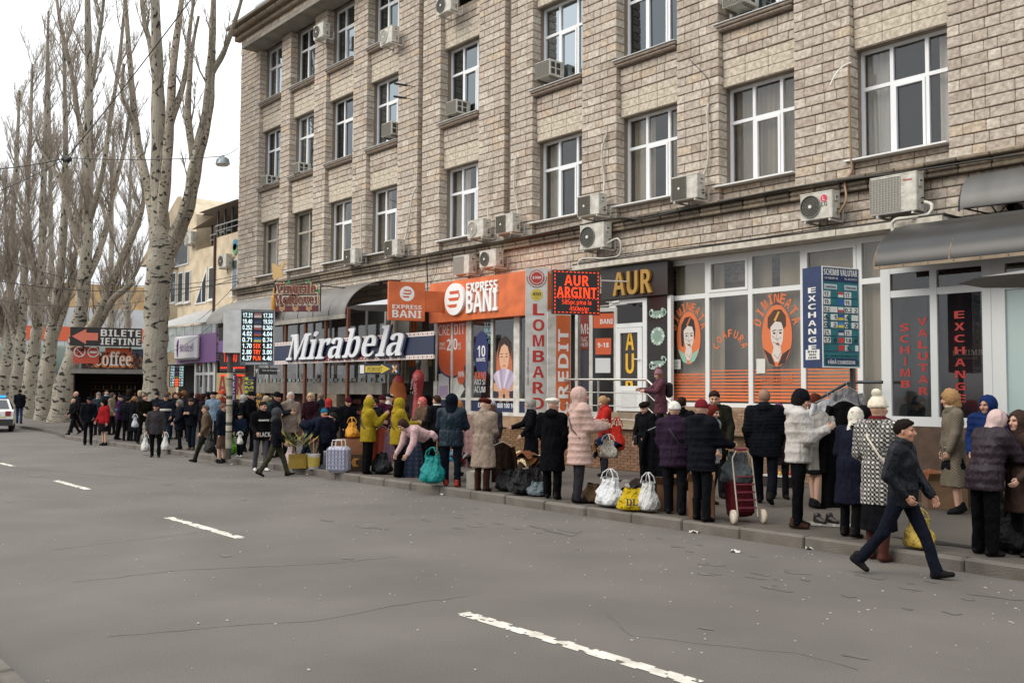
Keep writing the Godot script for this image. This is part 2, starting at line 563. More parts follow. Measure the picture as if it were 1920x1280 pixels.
func ground() -> void:
	var b := MB.new()
	b.quad(Vector3(-400, -0.03, 300), Vector3(300, -0.03, 300), Vector3(300, -0.03, -400), Vector3(-400, -0.03, -400))
	struct("ground", b.mesh(), asphalt("6a6660", 3, 0.5))
	b = MB.new()
	b.box(Vector3(-60, -0.2, -6.3), Vector3(240, 0.4, 12.6))
	var road := struct("road", b.mesh(), asphalt("7b7671", 3, 0.45))
	b = MB.new()
	ribbon([Vector2(-12.81, -3.4), Vector2(-12.94, -4.48), Vector2(-13.18, -5.76)], 0.012, 0.004, b)
	ribbon([Vector2(-10.55, -2.96), Vector2(-10.5, -4.16), Vector2(-9.88, -5.47), Vector2(-9.75, -6.55)], 0.013, 0.004, b)
	ribbon([Vector2(-8.06, -2.56), Vector2(-7.89, -3.19), Vector2(-7.52, -4.18), Vector2(-7.58, -5.1), Vector2(-7.44, -5.88)], 0.011, 0.004, b)
	ribbon([Vector2(-6.13, -6.31), Vector2(-5.49, -5.9), Vector2(-4.86, -6.15), Vector2(-4.28, -6.51), Vector2(-3.63, -6.43)], 0.008, 0.004, b)
	ribbon([Vector2(-26.86, -5.8), Vector2(-21.01, -7.7), Vector2(-20.72, -10.33)], 0.03, 0.004, b)
	part("crack", b.mesh(), worn("716c66", 0.9, 1.3), road).set_meta("kind", "stuff")
	b = MB.new()
	for i in 70:
		var t := rng.randf()
		var p := Vector2(lerpf(-4.14, -13.15, t), lerpf(-8.4, -10.2, rng.randf()))
		if i % 3 == 0: p = Vector2(rng.randf_range(-26, -3), rng.randf_range(-10.4, -2.2))
		var r := absf(rng.randfn(0.045, 0.05)) + 0.012
		if i > 45: r *= 0.4
		var n := 9
		var ph := rng.randf() * 6.0
		for k in n:
			var a := TAU * k / n; var a2 := TAU * (k + 1) / n
			var q := p + Vector2(cos(a) * 1.9, sin(a)) * r * (1.0 + 0.35 * sin(a * 3.0 + ph))
			var s := p + Vector2(cos(a2) * 1.9, sin(a2)) * r * (1.0 + 0.35 * sin(a2 * 3.0 + ph))
			b.tri(Vector3(p.x, 0.004 + i * 0.00001, p.y), Vector3(s.x, 0.004 + i * 0.00001, s.y), Vector3(q.x, 0.004 + i * 0.00001, q.y))
	ribbon([Vector2(-10.79, -9.47), Vector2(-10.38, -9.37), Vector2(-9.94, -9.27), Vector2(-9.56, -9.27)], 0.09, 0.006, b, 1.2)
	part("oil_stain", b.mesh(), worn("67625c", 0.8, 1.1), road).set_meta("kind", "stuff")
	b = MB.new()
	for i in 900:
		var p := Vector3(rng.randf_range(-34, 2), 0.006, -10.6 * sqrt(rng.randf()))
		var r := absf(rng.randfn(0.004, 0.005)) + 0.004
		b.box(p, Vector3(r * 1.6, 0.008, r), Transform3D())
	part("grit", b.mesh(), mat("b3aca2", 0.9), road).set_meta("kind", "stuff")
	var nz := FastNoiseLite.new()
	nz.seed = 9; nz.frequency = 5.0; nz.fractal_octaves = 3
	for m in [[-28.19, -26.86, -6.08], [-22.21, -19.87, -5.875], [-14.88, -12.2, -5.585], [-6.95, -4.28, -5.29]]:
		b = MB.new()
		var cs := 0.022
		for i in int((m[1] - m[0]) / cs):
			for j in 7:
				var x: float = m[0] + i * cs
				var z: float = m[2] - 0.077 + j * cs
				var edge := absf(j - 3.0) / 3.5
				if nz.get_noise_2d(x, z * 2.0) * 0.9 + 0.72 - edge * edge * 0.42 < (0.3 if m[0] < -8.0 else 0.26 + edge * 0.1): continue
				b.quad(Vector3(x, 0.005, z + cs), Vector3(x + cs, 0.005, z + cs), Vector3(x + cs, 0.005, z), Vector3(x, 0.005, z))
		part("lane_marking", b.mesh(), worn("d8d3c8", 0.8, 2.0), road)
	var pm := asphalt("6d665f", 6, 0.5)
	b = MB.new()
	b.box(Vector3(-17.0, 0.072, -22.0), Vector3(48.0, 0.15, 21.9))
	b.prism(PackedVector2Array([Vector2(-41, 11.05), Vector2(-43.5, 11.5), Vector2(-48, 11.9), Vector2(-110, 11.6), Vector2(-110, 40), Vector2(-41, 40)]), 0.0, 0.13, Transform3D(PLAN, Vector3.ZERO))
	struct("pavement", b.mesh(), pm)
	b = MB.new()
	b.box(Vector3(-20.0, 0.06, 2.1), Vector3(120.0, 0.17, 7.2))
	struct("near_pavement", b.mesh(), pm)
	for side in 2:
		var kb := Node3D.new()
		kb.name = "kerb" if side == 0 else "near_kerb"
		add_child(kb)
		kb.set_meta("kind", "structure")
		var km := worn("6f6962", 0.88, 1.0)
		km = km.duplicate()
		km.heightmap_enabled = true; km.heightmap_texture = tex["grit_height"]; km.heightmap_scale = 0.8
		var x := 2.0 if side == 0 else -3.0
		var variants := []
		for k in 4:
			b = MB.new()
			b.bevel(Vector3.ZERO, Vector3(1, 1, 1) * Vector3(1.0, 0.25, 0.16), 0.018 + k * 0.006)
			variants.append(b.mesh())
		while x > (-39.5 if side == 0 else -18.0):
			var L := rng.randf_range(0.97, 1.03)
			var dy := rng.randf_range(-0.008, 0.008)
			part("kerb_stone", variants[rng.randi() % 4], km, kb, Transform3D(Basis(Vector3.UP, rng.randf_range(-0.012, 0.012)) * Basis.from_scale(Vector3(L - 0.012, 1, 1)), Vector3(x - L / 2.0, 0.03 + dy, (-10.93 if side == 0 else -1.57) + rng.randf_range(-0.008, 0.008))))
			x -= L

func opposite() -> void:
	var o := thing("house_across_street", "plaster house across the street, seen in the window reflections", "building", Vector3(4.0, 0.15, 9.5), PI)
	boxp("wall", Vector3(-18, 0, -12), Vector3(13, 12.5, 0), worn("a08f78", 0.9, 0.4), o)
	boxp("roof", Vector3(-18.4, 12.5, -12.4), Vector3(13.4, 12.9, 0.5), mat("5b544d", 0.8), o)
	for k in 9:
		for q in 3:
			var w := holder("window", o, Transform3D(Basis(), Vector3(-16 + k * 3.4, 1.4 + q * 3.9, 0)))
			boxp("frame", Vector3(0, 0, 0.002), Vector3(1.7, 2.2, 0.06), mat("cfcfcb", 0.5), w)
			boxp("pane", Vector3(0.1, 0.1, 0.061), Vector3(1.6, 2.1, 0.066), mat("2a2f33", 0.05), w)
	limb_tree("bare tree across the street, seen in the window reflections", Vector3(-7.5, 0.15, 4.2))

func limb_tree(label: String, at: Vector3) -> void:
	var g := RandomNumberGenerator.new()
	g.seed = 40
	var o := thing("street_tree", label, "tree", at)
	var b := MB.new()
	var t := MB.new()
	b.tube(PackedVector3Array([Vector3.ZERO, Vector3(0.1, 2, 0), Vector3(-0.1, 4, 0.1), Vector3(0.1, 6, 0)]), PackedFloat32Array([0.3, 0.24, 0.2, 0.15]), 10)
	for k in 26:
		var a := g.randf() * TAU
		sprout(b, t, Vector3(0, g.randf_range(2.6, 6.0), 0), Vector3(cos(a), 0.6, sin(a)).normalized(), g.randf_range(1.6, 3.2), 0.09, 2, 0.12, g)
	part("trunk", b.mesh(), mat("4f463c", 0.95), o)
	part("twigs", t.mesh(), mat("4f463c", 0.95), o).set_meta("kind", "stuff")

var stone_tones := []
var wx := [-37.83, -35.02, -32.08, -29.12, -24.66, -20.18, -16.91, -13.66, -10.34]
const WW := 2.0
const COURSE := 0.2106

func stone_mat(tone: Color, key: String, vcol := false) -> StandardMaterial3D:
	if mats.has(key): return mats[key]
	var m := StandardMaterial3D.new()
	m.albedo_color = tone; m.roughness = 0.9
	m.vertex_color_use_as_albedo = vcol
	m.albedo_texture = noise_tex("stone", 1024, 0.012, 7, Color(0.78, 0.76, 0.73), Color(1, 1, 1), 21, FastNoiseLite.TYPE_SIMPLEX_SMOOTH, 0.42, 0.4)
	m.uv1_triplanar = true; m.uv1_world_triplanar = true; m.uv1_scale = Vector3.ONE * 0.55
	m.heightmap_enabled = true
	m.heightmap_texture = noise_tex("stone_height", 512, 0.05, 5, Color.BLACK, Color.WHITE, 22)
	m.heightmap_scale = 0.7
	mats[key] = m
	return m

func tone() -> Color:
	var base := Color(0.86, 0.85, 0.84)
	var r := rng.randf()
	if r < 0.2: base = Color(0.93, 0.93, 0.92)
	elif r < 0.34: base = Color(0.82, 0.8, 0.785)
	elif r < 0.39: base = Color(0.76, 0.735, 0.71)
	elif r < 0.5: base = Color(0.9, 0.865, 0.82)
	var j := rng.randf_range(0.98, 1.03)
	return Color(base.r * j, base.g * j, base.b * j)

func seen_top(x: float) -> float:
	return 10.0 + maxf(0.0, -7.0 - x) * 0.265 + 0.35

func block_row(x0: float, x1: float, y: float, h: float, z: float, blocks: Array, deep_l: bool, deep_r: bool, plain := false) -> void:
	var x := x0
	var long := rng.randf() < 0.5
	while x < x1 - 0.01:
		var L := (0.47 if long else 0.25) * rng.randf_range(0.88, 1.12)
		if plain: L = 0.62
		if x1 - (x + L) < 0.16: L = x1 - x
		long = not long
		var zb := z - 0.1
		if (deep_l and x <= x0 + 0.001) or (deep_r and x + L >= x1 - 0.001): zb = -18.02
		var dz := 0.0 if plain else rng.randf_range(-0.007, 0.008)
		blocks.append([V(x + L / 2.0, y + h / 2.0, (z + dz + zb) / 2.0), V(L - (0.005 if plain else 0.007), h - (0.007 if plain else 0.02), z + dz - zb), plain])
		x += L

func window_unit(parent: Node3D, x0: float, y0: float, h: float, kind: int, sill: int, sd: int) -> void:
	var w := WW
	var o := holder("window", parent, mv(V(x0, y0, -18.2)))
	var fm := mat("e6e8ea", 0.35) if kind == 0 else worn("b8b1a5", 0.8, 1.5)
	var b := MB.new()
	var t := 0.062
	var d := 0.07
	var ty := h * 0.655
	var cols := [0.0, 0.335, 0.7, 1.0] if kind == 0 else [0.0, 0.5, 1.0]
	b.span(V(0, 0, 0), V(t, h, d)); b.span(V(w - t, 0, 0), V(w, h, d))
	b.span(V(t, 0, 0), V(w - t, t * 1.2, d)); b.span(V(t, h - t, 0), V(w - t, h, d))
	b.span(V(t, ty - t * 0.6, 0), V(w - t, ty + t * 0.6, d))
	for i in range(1, cols.size() - 1):
		b.span(V(w * cols[i] - t * 0.6, t, 0.001), V(w * cols[i] + t * 0.6, ty - t * 0.6, d - 0.001)); b.span(V(w * cols[i] - t * 0.6, ty + t * 0.6, 0.001), V(w * cols[i] + t * 0.6, h - t, d - 0.001))
	if kind == 0:
		var a0: float = w * cols[1] + t * 0.62
		var a1: float = w * cols[2] - t * 0.62
		for q in [[a0, t * 1.3, a0 + 0.055, ty - t * 0.7], [a1 - 0.055, t * 1.3, a1, ty - t * 0.7], [a0 + 0.055, t * 1.3, a1 - 0.055, t * 1.3 + 0.055], [a0 + 0.055, ty - t * 0.7 - 0.055, a1 - 0.055, ty - t * 0.7]]:
			b.span(V(q[0], q[1], 0.02), V(q[2], q[3], d + 0.018))
	part("frame", b.mesh(), fm, o)
	var gm: StandardMaterial3D = pane_mat("2a3034", 0.16, 1.0)
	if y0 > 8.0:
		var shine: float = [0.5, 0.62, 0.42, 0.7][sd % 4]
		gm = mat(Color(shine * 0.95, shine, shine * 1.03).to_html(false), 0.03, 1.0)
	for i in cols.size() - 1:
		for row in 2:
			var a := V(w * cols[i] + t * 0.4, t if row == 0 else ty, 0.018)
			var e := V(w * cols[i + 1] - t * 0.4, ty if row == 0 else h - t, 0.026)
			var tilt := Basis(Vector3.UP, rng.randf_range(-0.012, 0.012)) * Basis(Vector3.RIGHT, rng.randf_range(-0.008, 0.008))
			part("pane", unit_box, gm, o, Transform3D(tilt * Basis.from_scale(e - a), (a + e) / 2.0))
	var r := RandomNumberGenerator.new()
	r.seed = sd
	b = MB.new()
	var full := r.randf()
	var spans := [[0.02, w - 0.02]] if full < 0.35 else [[0.02, r.randf_range(0.5, 0.8)], [w - r.randf_range(0.35, 0.7), w - 0.02]]
	for s in spans:
		b.sheet(func(q: float, v: float) -> Vector3: return V(lerpf(s[0], s[1], q), lerpf(0.02, h - 0.05, v), -0.16 + 0.028 * sin(q * (s[1] - s[0]) * 44.0 + sd)), int((s[1] - s[0]) * 26) + 4, 2)
	part("curtain", b.mesh(), mat(["c9c4b8", "d8d5cd", "a9a08f", "bfb49f"][sd % 4], 0.9), o)
	b = MB.new()
	if sill == 0:
		b.span(V(-0.12, -0.035, 0.0), V(w - 0.005, -0.002, 0.58))
		part("sill", b.mesh(), mat("dcdcda", 0.5), o)
	else:
		b.bevel(V(w / 2.0 - 0.06, -0.018, 0.3), V(w + 0.1, 0.03, 0.56), 0.008)
		part("sill", b.mesh(), mat("b9bab8", 0.5), o)
		b = MB.new()
		b.bevel(V(w / 2.0 - 0.04, -0.07, 0.3), V(w + 0.04, 0.07, 0.5), 0.02); b.bevel(V(w / 2.0 - 0.03, -0.14, 0.28), V(w - 0.02, 0.07, 0.46), 0.025)
		part("sill_moulding", b.mesh(), stone_mat(Color("a3968a"), "stone_sill"), o)

func building() -> void:
	var bd := thing("stone_apartment_block", "long four-storey office block faced in rough beige stone blocks with white windows", "building", Vector3.ZERO)
	var core := worn("8d8174", 0.95, 0.5)
	var plaster := worn("a59683", 0.95, 0.8)
	var floors := [[6.72, 2.31], [10.5, 2.42], [14.15, 2.3]]
	var b := MB.new()
	var edges := [-39.7]
	for x in wx: edges.append_array([x, x + WW])
	edges.append(8.0)
	var ys := [0.0]
	for f in floors: ys.append_array([f[0], f[0] + f[1]])
	ys.append(17.9)
	for i in range(0, ys.size(), 2): b.span(V(-39.7, ys[i], -18.45), V(8.0, ys[i + 1], -18.0))
	for f in floors:
		for i in range(0, edges.size(), 2): b.span(V(edges[i], f[0], -18.45), V(edges[i + 1], f[0] + f[1], -18.0))
	b.span(V(-39.7, 0.0, -32.0), V(-39.4, 17.9, -18.45)); b.span(V(7.7, 0.0, -32.0), V(8.0, 17.9, -18.45))
	b.span(V(-39.4, 17.6, -32.0), V(7.7, 17.9, -18.45)); b.span(V(-39.7, 0.0, -32.3), V(8.0, 17.9, -32.0))
	for y in [6.2, 10.1, 13.8]: b.span(V(-39.4, y, -31.9), V(7.7, y + 0.25, -18.46))
	part("wall", b.mesh(), core, bd)
	b = MB.new()
	for i in wx.size(): b.span(V(wx[i] + WW + 0.35, 6.4, -22.5), V(wx[i] + WW + 0.5, 17.6, -18.46))
	b.span(V(-39.3, 6.45, -22.7), V(7.6, 17.6, -22.5))
	part("room_wall", b.mesh(), mat("6f6a60", 0.9), bd)
	var piers := []
	var px := -39.76
	for i in wx.size() + 1:
		var pr: float = wx[i] if i < wx.size() else 2.0
		if i == 4: piers.append([px, -25.91]); piers.append([-25.65, pr])
		elif i == 5: piers.append([px, -21.43]); piers.append([-21.15, pr])
		else: piers.append([px, pr])
		if i < wx.size(): px = wx[i] + WW
	b = MB.new()
	for i in wx.size():
		for q in [[6.3, 6.68], [9.04, 10.47], [12.93, 14.12], [16.46, 17.0]]: b.span(V(wx[i] - 0.02, q[0], -18.0), V(wx[i] + WW + 0.02, q[1], -17.9))
	for p in piers: b.span(V(p[0] + 0.02, 6.3, -18.0), V(p[1] - 0.02, 17.0, -17.745))
	b.span(V(-25.95, 6.3, -18.0), V(-25.6, 17.0, -17.87)); b.span(V(-21.45, 6.3, -18.0), V(-21.1, 17.0, -17.87))
	b.span(V(-39.74, 0.1, -18.0), V(2.0, 6.3, -17.745)); b.span(V(-39.74, 17.0, -18.0), V(2.0, 17.6, -17.745))
	part("pier_core", b.mesh(), core, bd)
	var blocks := []
	for p in piers:
		var y := 6.35
		while y < minf(17.0, seen_top(p[0])):
			block_row(p[0], p[1], y, COURSE, -17.7, blocks, true, true)
			y += COURSE
	var yb := 4.45
	while yb < 6.04:
		block_row(-39.76, -4.0, yb, 0.2, -17.7, blocks, false, false)
		yb += 0.2
	for i in wx.size():
		for f in floors.size():
			var lo: float = floors[f][0] + floors[f][1]
			if lo > seen_top(wx[i]): continue
			var hi: float = floors[f + 1][0] - 0.18 if f < 2 else 17.0
			if f == 2: lo = 16.62
			var y := lo
			var k := 0
			while y < hi - 0.02:
				var hh := minf(COURSE, hi - y)
				if f < 2 and k < 3: block_row(wx[i], wx[i] + WW, y, hh, -17.865, blocks, false, false, true)
				else: block_row(wx[i], wx[i] + WW, y, hh, -17.84, blocks, false, false)
				y += COURSE; k += 1
		var y2 := 6.35
		while y2 < 6.66:
			block_row(wx[i], wx[i] + WW, y2, minf(0.2, 6.68 - y2), -17.84, blocks, false, false)
			y2 += 0.2
	var fr := 16.75
	while fr < 17.35:
		block_row(-39.76, -25.0, fr + 0.001, COURSE, -17.69, blocks, false, false)
		fr += COURSE
	blocks.sort_custom(func(p, q): return p[0].distance_squared_to(V(0, 2, 0)) < q[0].distance_squared_to(V(0, 2, 0)))
	var base := Color("e1d6ca")
	var variants := []
	for k in 4:
		b = MB.new()
		b.bevel(Vector3.ZERO, Vector3.ONE, 0.05 + 0.012 * k)
		variants.append(b.mesh())
	var tones := []
	for k in 10:
		var c := tone()
		tones.append(stone_mat(Color(base.r * c.r, base.g * c.g, base.b * c.b), "stone_%d" % k))
	var plain_mat := stone_mat(Color("d5c7b2"), "stone_plain")
	b = MB.new()
	var lb := base.srgb_to_linear()
	for i in blocks.size():
		var q: Array = blocks[i]
		var ctr: Vector3 = q[0]
		var s: Vector3 = q[1]
		if i < 300:
			var wob := Basis(V(0, 0, 1), rng.randf_range(-0.006, 0.006))
			part("stone_block", variants[rng.randi() % 4], plain_mat if q[2] else tones[rng.randi() % 10], bd, Transform3D(wob * Basis.from_scale(s), ctr))
		else:
			var c := tone() if not q[2] else Color(0.93, 0.93, 0.9)
			b.col = Color(pow(c.r, 2.0), pow(c.g, 2.0), pow(c.b, 2.0))
			b.bevel(ctr, s, 0.012)
	part("far_stone_blocks", b.mesh(), stone_mat(base, "stone_many", true), bd).set_meta("kind", "stuff")
	var soot := stone_mat(Color("71685c"), "stone_soot")
	var soot2 := stone_mat(Color("8f8271"), "stone_soot2")
	var x := -39.9
	b = MB.new()
	b.bevel(V(0, 0.035, 0.07), V(1, 0.07, 0.16), 0.012); b.bevel(V(0, 0.14, 0.075), V(1, 0.14, 0.17), 0.05); b.bevel(V(0, 0.25, 0.11), V(1, 0.08, 0.24), 0.02)
	var cm := b.mesh()
	while x < -4.0:
		part("cornice_stone", cm, soot if rng.randf() < 0.65 else soot2, bd, Transform3D(Basis.from_scale(V(0.588, 1, 1)), V(x + 0.3, 6.05, -17.7 + rng.randf_range(0, 0.008))))
		x += 0.6
	for f in 3:
		for i in wx.size():
			if floors[f][0] > seen_top(wx[i]) or (f == 2 and i > 3): continue
			window_unit(bd, wx[i], floors[f][0], floors[f][1], 1 if f == 0 and i < 2 else 0, 0 if f == 0 else 1, i * 7 + f * 3 + 1)
	var conc := worn("8b867c", 0.9, 0.6)
	boxp("concrete_canopy", V(-38.25, 16.46, -18.2), V(-24.0, 16.62, -17.05), conc, bd)
	x = -40.1
	while x < -25.0:
		b = MB.new()
		b.bevel(V(0, 0.1, 0.1), V(0.89, 0.2, 0.3), 0.03); b.bevel(V(0, 0.3, 0.22), V(0.89, 0.2, 0.56), 0.06); b.bevel(V(0, 0.45, 0.3), V(0.89, 0.1, 0.72), 0.02)
		part("top_cornice_stone", b.mesh(), soot2, bd, mv(V(x + 0.45, 17.38, -17.75)))
		x += 0.9
	boxp("roof_edge", V(-40.1, 17.88, -18.6), V(-24.0, 17.93, -17.12), mat("5b6166", 0.5), bd)
	boxp("parapet", V(-38.9, 17.93, -19.2), V(-37.0, 18.75, -17.9), mat("a9b0b4", 0.5), bd)
	boxp("chimney_stack", V(-36.4, 17.93, -19.6), V(-30.0, 19.2, -18.2), worn("8d5f4c", 0.9, 0.7), bd)
	air_conditioners()
	wall_pipes()

func ac_unit(label: String, at: Vector3, w: float, h: float, kind: String, wall_z := -17.7) -> void:
	var o := thing("air_conditioner", label, "air conditioner", at + V(w / 2.0, 0, 0), 0.0, "air conditioners on the stone facade")
	var white := worn("cfccc2", 0.5, 2.0)
	var b := MB.new()
	var d := 0.3
	b.bevel(V(0, h / 2.0, -d / 2.0), V(w, h, d), 0.015)
	b.bevel(V(0, h - 0.01, -d / 2.0), V(w + 0.012, 0.03, d + 0.012), 0.008)
	part("casing", b.mesh(), white, o)
	var dark := mat("3d3b36", 0.6)
	var r := h * 0.4
	var cx := -w / 2.0 + w * 0.33
	var fan := holder("fan", o, mv(V(cx, h * 0.5, 0.0)))
	if kind == "round" or kind == "white_round":
		b = MB.new()
		b.prism(ellipse(0, 0, r, r), 0.0, 0.004)
		part("fan_opening", b.mesh(), dark if kind == "round" else mat("a7a39c", 0.6), fan)
		b = MB.new()
		for k in 4:
			var ring := []
			for q in 25: ring.append(V(cos(TAU * q / 24) * r * (1.0 - k * 0.24), sin(TAU * q / 24) * r * (1.0 - k * 0.24), 0.02))
			b.line(ring, 0.004 if k else 0.012, 5)
		for q in 12: b.rod(V(0, 0, 0.022), V(cos(TAU * q / 12) * r, sin(TAU * q / 12) * r, 0.016), 0.003, 4)
		part("fan_guard", b.mesh(), white if kind == "white_round" else mat("77746c", 0.5), fan)
		b = MB.new()
		b.prism(ellipse(0, 0, r * 0.16, r * 0.16, 14), 0.005, 0.03)
		part("fan_hub", b.mesh(), mat("d9d7d0", 0.5), fan)
	else:
		var s := w * (0.27 if kind == "square" else 0.33)
		var hh := h * 0.44
		b = MB.new()
		b.prism(rect2(-s, -hh, s, hh), 0.0, 0.004)
		part("fan_opening", b.mesh(), mat("5d574c", 0.55) if kind == "square" else mat("8f8b82", 0.6), fan)
		b = MB.new()
		for q in 15: b.span(V(-s, -hh + q * hh / 7.0 - 0.003, 0.005), V(s, -hh + q * hh / 7.0 + 0.003, 0.014))
		for q in 11: b.span(V(-s + q * s / 5.0 - 0.003, -hh, 0.006), V(-s + q * s / 5.0 + 0.003, hh, 0.016))
		part("grille", b.mesh(), mat("6f6a5f", 0.5) if kind == "square" else mat("b5b1a8", 0.6), fan)
		if kind == "square":
			b = MB.new()
			b.prism(ellipse(0, 0, 0.03, 0.03, 12), 0.014, 0.02)
			part("fan_hub", b.mesh(), mat("e2e0da", 0.4), fan)
		b = MB.new()
		for q in 8: b.span(V(w * 0.16 - w * 0.0, -hh + q * hh / 4.0, 0.001), V(w * 0.16 + w * 0.24, -hh + q * hh / 4.0 + 0.006, 0.005))
		part("vent_slot", b.mesh(), mat("a9a69e", 0.6), fan)
	b = MB.new()
	b.bevel(V(w / 2.0 + 0.012, h * 0.72, -d * 0.45), V(0.03, h * 0.2, d * 0.36), 0.006)
	part("handle", b.mesh(), white, o)
	boxp("handle_slot", V(w / 2.0 + 0.024, h * 0.76, -d * 0.58), V(w / 2.0 + 0.031, h * 0.8, -d * 0.3), mat("26241f"), o)
	b = MB.new()
	b.rod(V(w / 2.0, h * 0.22, -d * 0.62), V(w / 2.0 + 0.06, h * 0.22, -d * 0.62), 0.018); b.rod(V(w / 2.0, h * 0.34, -d * 0.62), V(w / 2.0 + 0.05, h * 0.34, -d * 0.62), 0.014)
	part("valve", b.mesh(), mat("3a332a", 0.5, 0.4), o)
	var wz := wall_z - at.z
	for sx in [-0.36, 0.4]:
		b = MB.new()
		b.span(V(sx * w, -0.05, wz), V(sx * w + 0.035, -0.01, 0.02)); b.span(V(sx * w, -0.22 if sx < 0 else -0.05, wz), V(sx * w + 0.035, 0.26, wz + 0.03))
		part("bracket", b.mesh(), mat("c7c5bd", 0.6), o)
	if kind == "round" and w < 0.78 and "logo" in label:
		b = MB.new()
		b.prism(ellipse(0, 0, 0.075, 0.075), 0.001, 0.005, mv(V(w * 0.25, h * 0.74, 0)))
		part("logo", b.mesh(), mat("c8445a"), o)
		b = MB.new()
		b.span(V(w * 0.25 - 0.025, h * 0.74 - 0.04, 0.006), V(w * 0.25 - 0.015, h * 0.74 + 0.04, 0.008)); b.span(V(w * 0.25 - 0.015, h * 0.74 - 0.04, 0.006), V(w * 0.25 + 0.02, h * 0.74 - 0.03, 0.008))
		part("logo_mark", b.mesh(), mat("efe8e2"), o)
		lt(o, "LG", font_bold, V(w * 0.26, h * 0.53, 0.001), 0.13, 0.085, 0.004, mat("4a4a48"))
	elif kind == "grid":
		lt(o, "Pioneer", font_bold, V(w * 0.32, h * 0.82, 0.001), 0.17, 0.04, 0.004, mat("b5352e"))

func window_ac(label: String, at: Vector3, w: float, h: float) -> void:
	var o := thing("window_air_conditioner", label, "air conditioner", at, 0.0, "window air conditioners in the stone facade")
	var b := MB.new()
	b.bevel(V(w / 2.0, h / 2.0, -0.28), V(w, h, 0.56), 0.015)
	part("casing", b.mesh(), worn("c8c5bb", 0.55, 2.0), o)
	boxp("grille_back", V(0.03, 0.03, 0.0), V(w - 0.03, h - 0.03, 0.004), mat("55514a", 0.6), o)
	b = MB.new()
	for q in 9: b.span(V(0.03, 0.03 + q * (h - 0.07) / 8.0, 0.005), V(w - 0.03, 0.045 + q * (h - 0.07) / 8.0, 0.012))
	for q in 10: b.span(V(0.03 + q * (w - 0.07) / 9.0, 0.03, 0.006), V(0.04 + q * (w - 0.07) / 9.0, h - 0.03, 0.015))
	part("grille", b.mesh(), mat("8a867c", 0.6), o)
	for q in 2:
		for k in 2: boxp("side_vent", V(w, h * (0.14 + 0.4 * k), -0.2 - q * 0.2), V(w + 0.004, h * (0.46 + 0.4 * k), -0.06 - q * 0.2), mat("3b3833"), o)
	b = MB.new()
	b.span(V(0.03, -0.05, -0.45), V(0.08, 0.0, -0.05)); b.span(V(w - 0.08, -0.05, -0.45), V(w - 0.03, 0.0, -0.05))
	part("bearer", b.mesh(), mat("6d6153"), o)

func air_conditioners() -> void:
	ac_unit("white air conditioner with a red round logo, above the blue exchange board", V(-11.21, 5.5, -17.2), 0.74, 0.56, "round")
	ac_unit("largest white air conditioner, grid-fronted, above the dark curved canopy", V(-9.65, 5.4, -17.2), 0.93, 0.74, "grid")
	ac_unit("white air conditioner with round grey fan, just above the glowing red sign", V(-17.73, 5.61, -17.2), 0.86, 0.64, "round")
	ac_unit("white air conditioner with square dark fan, directly above the round-fan one over the red sign", V(-17.84, 6.48, -17.2), 0.8, 0.54, "square")
	ac_unit("square-fanned air conditioner at the lower right corner of the window with plants", V(-14.69, 6.42, -17.2), 0.8, 0.57, "square")
	ac_unit("white air conditioner with pale round fan under the window, above the orange fascia", V(-22.52, 6.47, -17.2), 0.76, 0.53, "white_round")
	ac_unit("square-fanned air conditioner on the wall above the orange fascia, right of the pale round-fanned one", V(-21.21, 6.44, -17.2), 0.78, 0.54, "square")
	ac_unit("smooth white air conditioner resting just above the left part of the orange fascia", V(-23.19, 5.45, -17.2), 0.76, 0.56, "grid2")
	ac_unit("white air conditioner with dark round fan just above the middle of the orange fascia", V(-21.93, 5.54, -17.2), 0.76, 0.5, "round")
	ac_unit("square-fanned air conditioner under the window above the script shop sign, left of its twin", V(-29.75, 6.39, -17.2), 0.8, 0.53, "square")
	ac_unit("square-fanned air conditioner above the curved awning, right one of the pair there", V(-27.09, 6.4, -17.2), 0.8, 0.53, "square")
	ac_unit("white air conditioner on a bracket under the top-floor window beside the hanging white pipe", V(-27.52, 13.64, -17.2), 0.76, 0.55, "white_round")
	ac_unit("white air conditioner cut by the top edge of the view above the third-floor window", V(-24.23, 13.71, -17.2), 0.78, 0.56, "round")
	ac_unit("white air conditioner high under the concrete canopy beside a top-floor window", V(-32.23, 15.17, -17.2), 0.74, 0.54, "round")
	window_ac("dark-grilled window air conditioner in the third-floor window under two iron rods", V(-27.9, 10.66, -17.55), 0.62, 0.46)
	window_ac("window air conditioner in the lower left corner of the third-floor window above the pale-fan unit", V(-24.15, 10.6, -17.55), 0.56, 0.42)
	window_ac("beige window air conditioner on a sill just left of the broad stone pier, third floor", V(-19.92, 10.7, -17.55), 0.62, 0.46)
	window_ac("small white window air conditioner in the second bay from the building corner", V(-34.41, 10.5, -17.55), 0.5, 0.4)
	window_ac("small window air conditioner in the bay nearest the building corner", V(-37.21, 10.47, -17.55), 0.5, 0.4)
	window_ac("window air conditioner at the top edge of the view, above the salon", V(-13.44, 10.75, -17.55), 0.62, 0.46)

func pipe(called: String, label: String, cat: String, pts: Array, r: float, m: Material, group := "") -> void:
	var cv := Curve3D.new()
	for i in pts.size():
		var tn: Vector3 = (pts[mini(i + 1, pts.size() - 1)] - pts[maxi(i - 1, 0)]) / 6.0
		cv.add_point(pts[i], -tn, tn)
	cv.bake_interval = 0.12
	var b := MB.new()
	b.line(Array(cv.get_baked_points()), r, 6)
	tag(part(called, b.mesh(), m, self), label, cat, group)

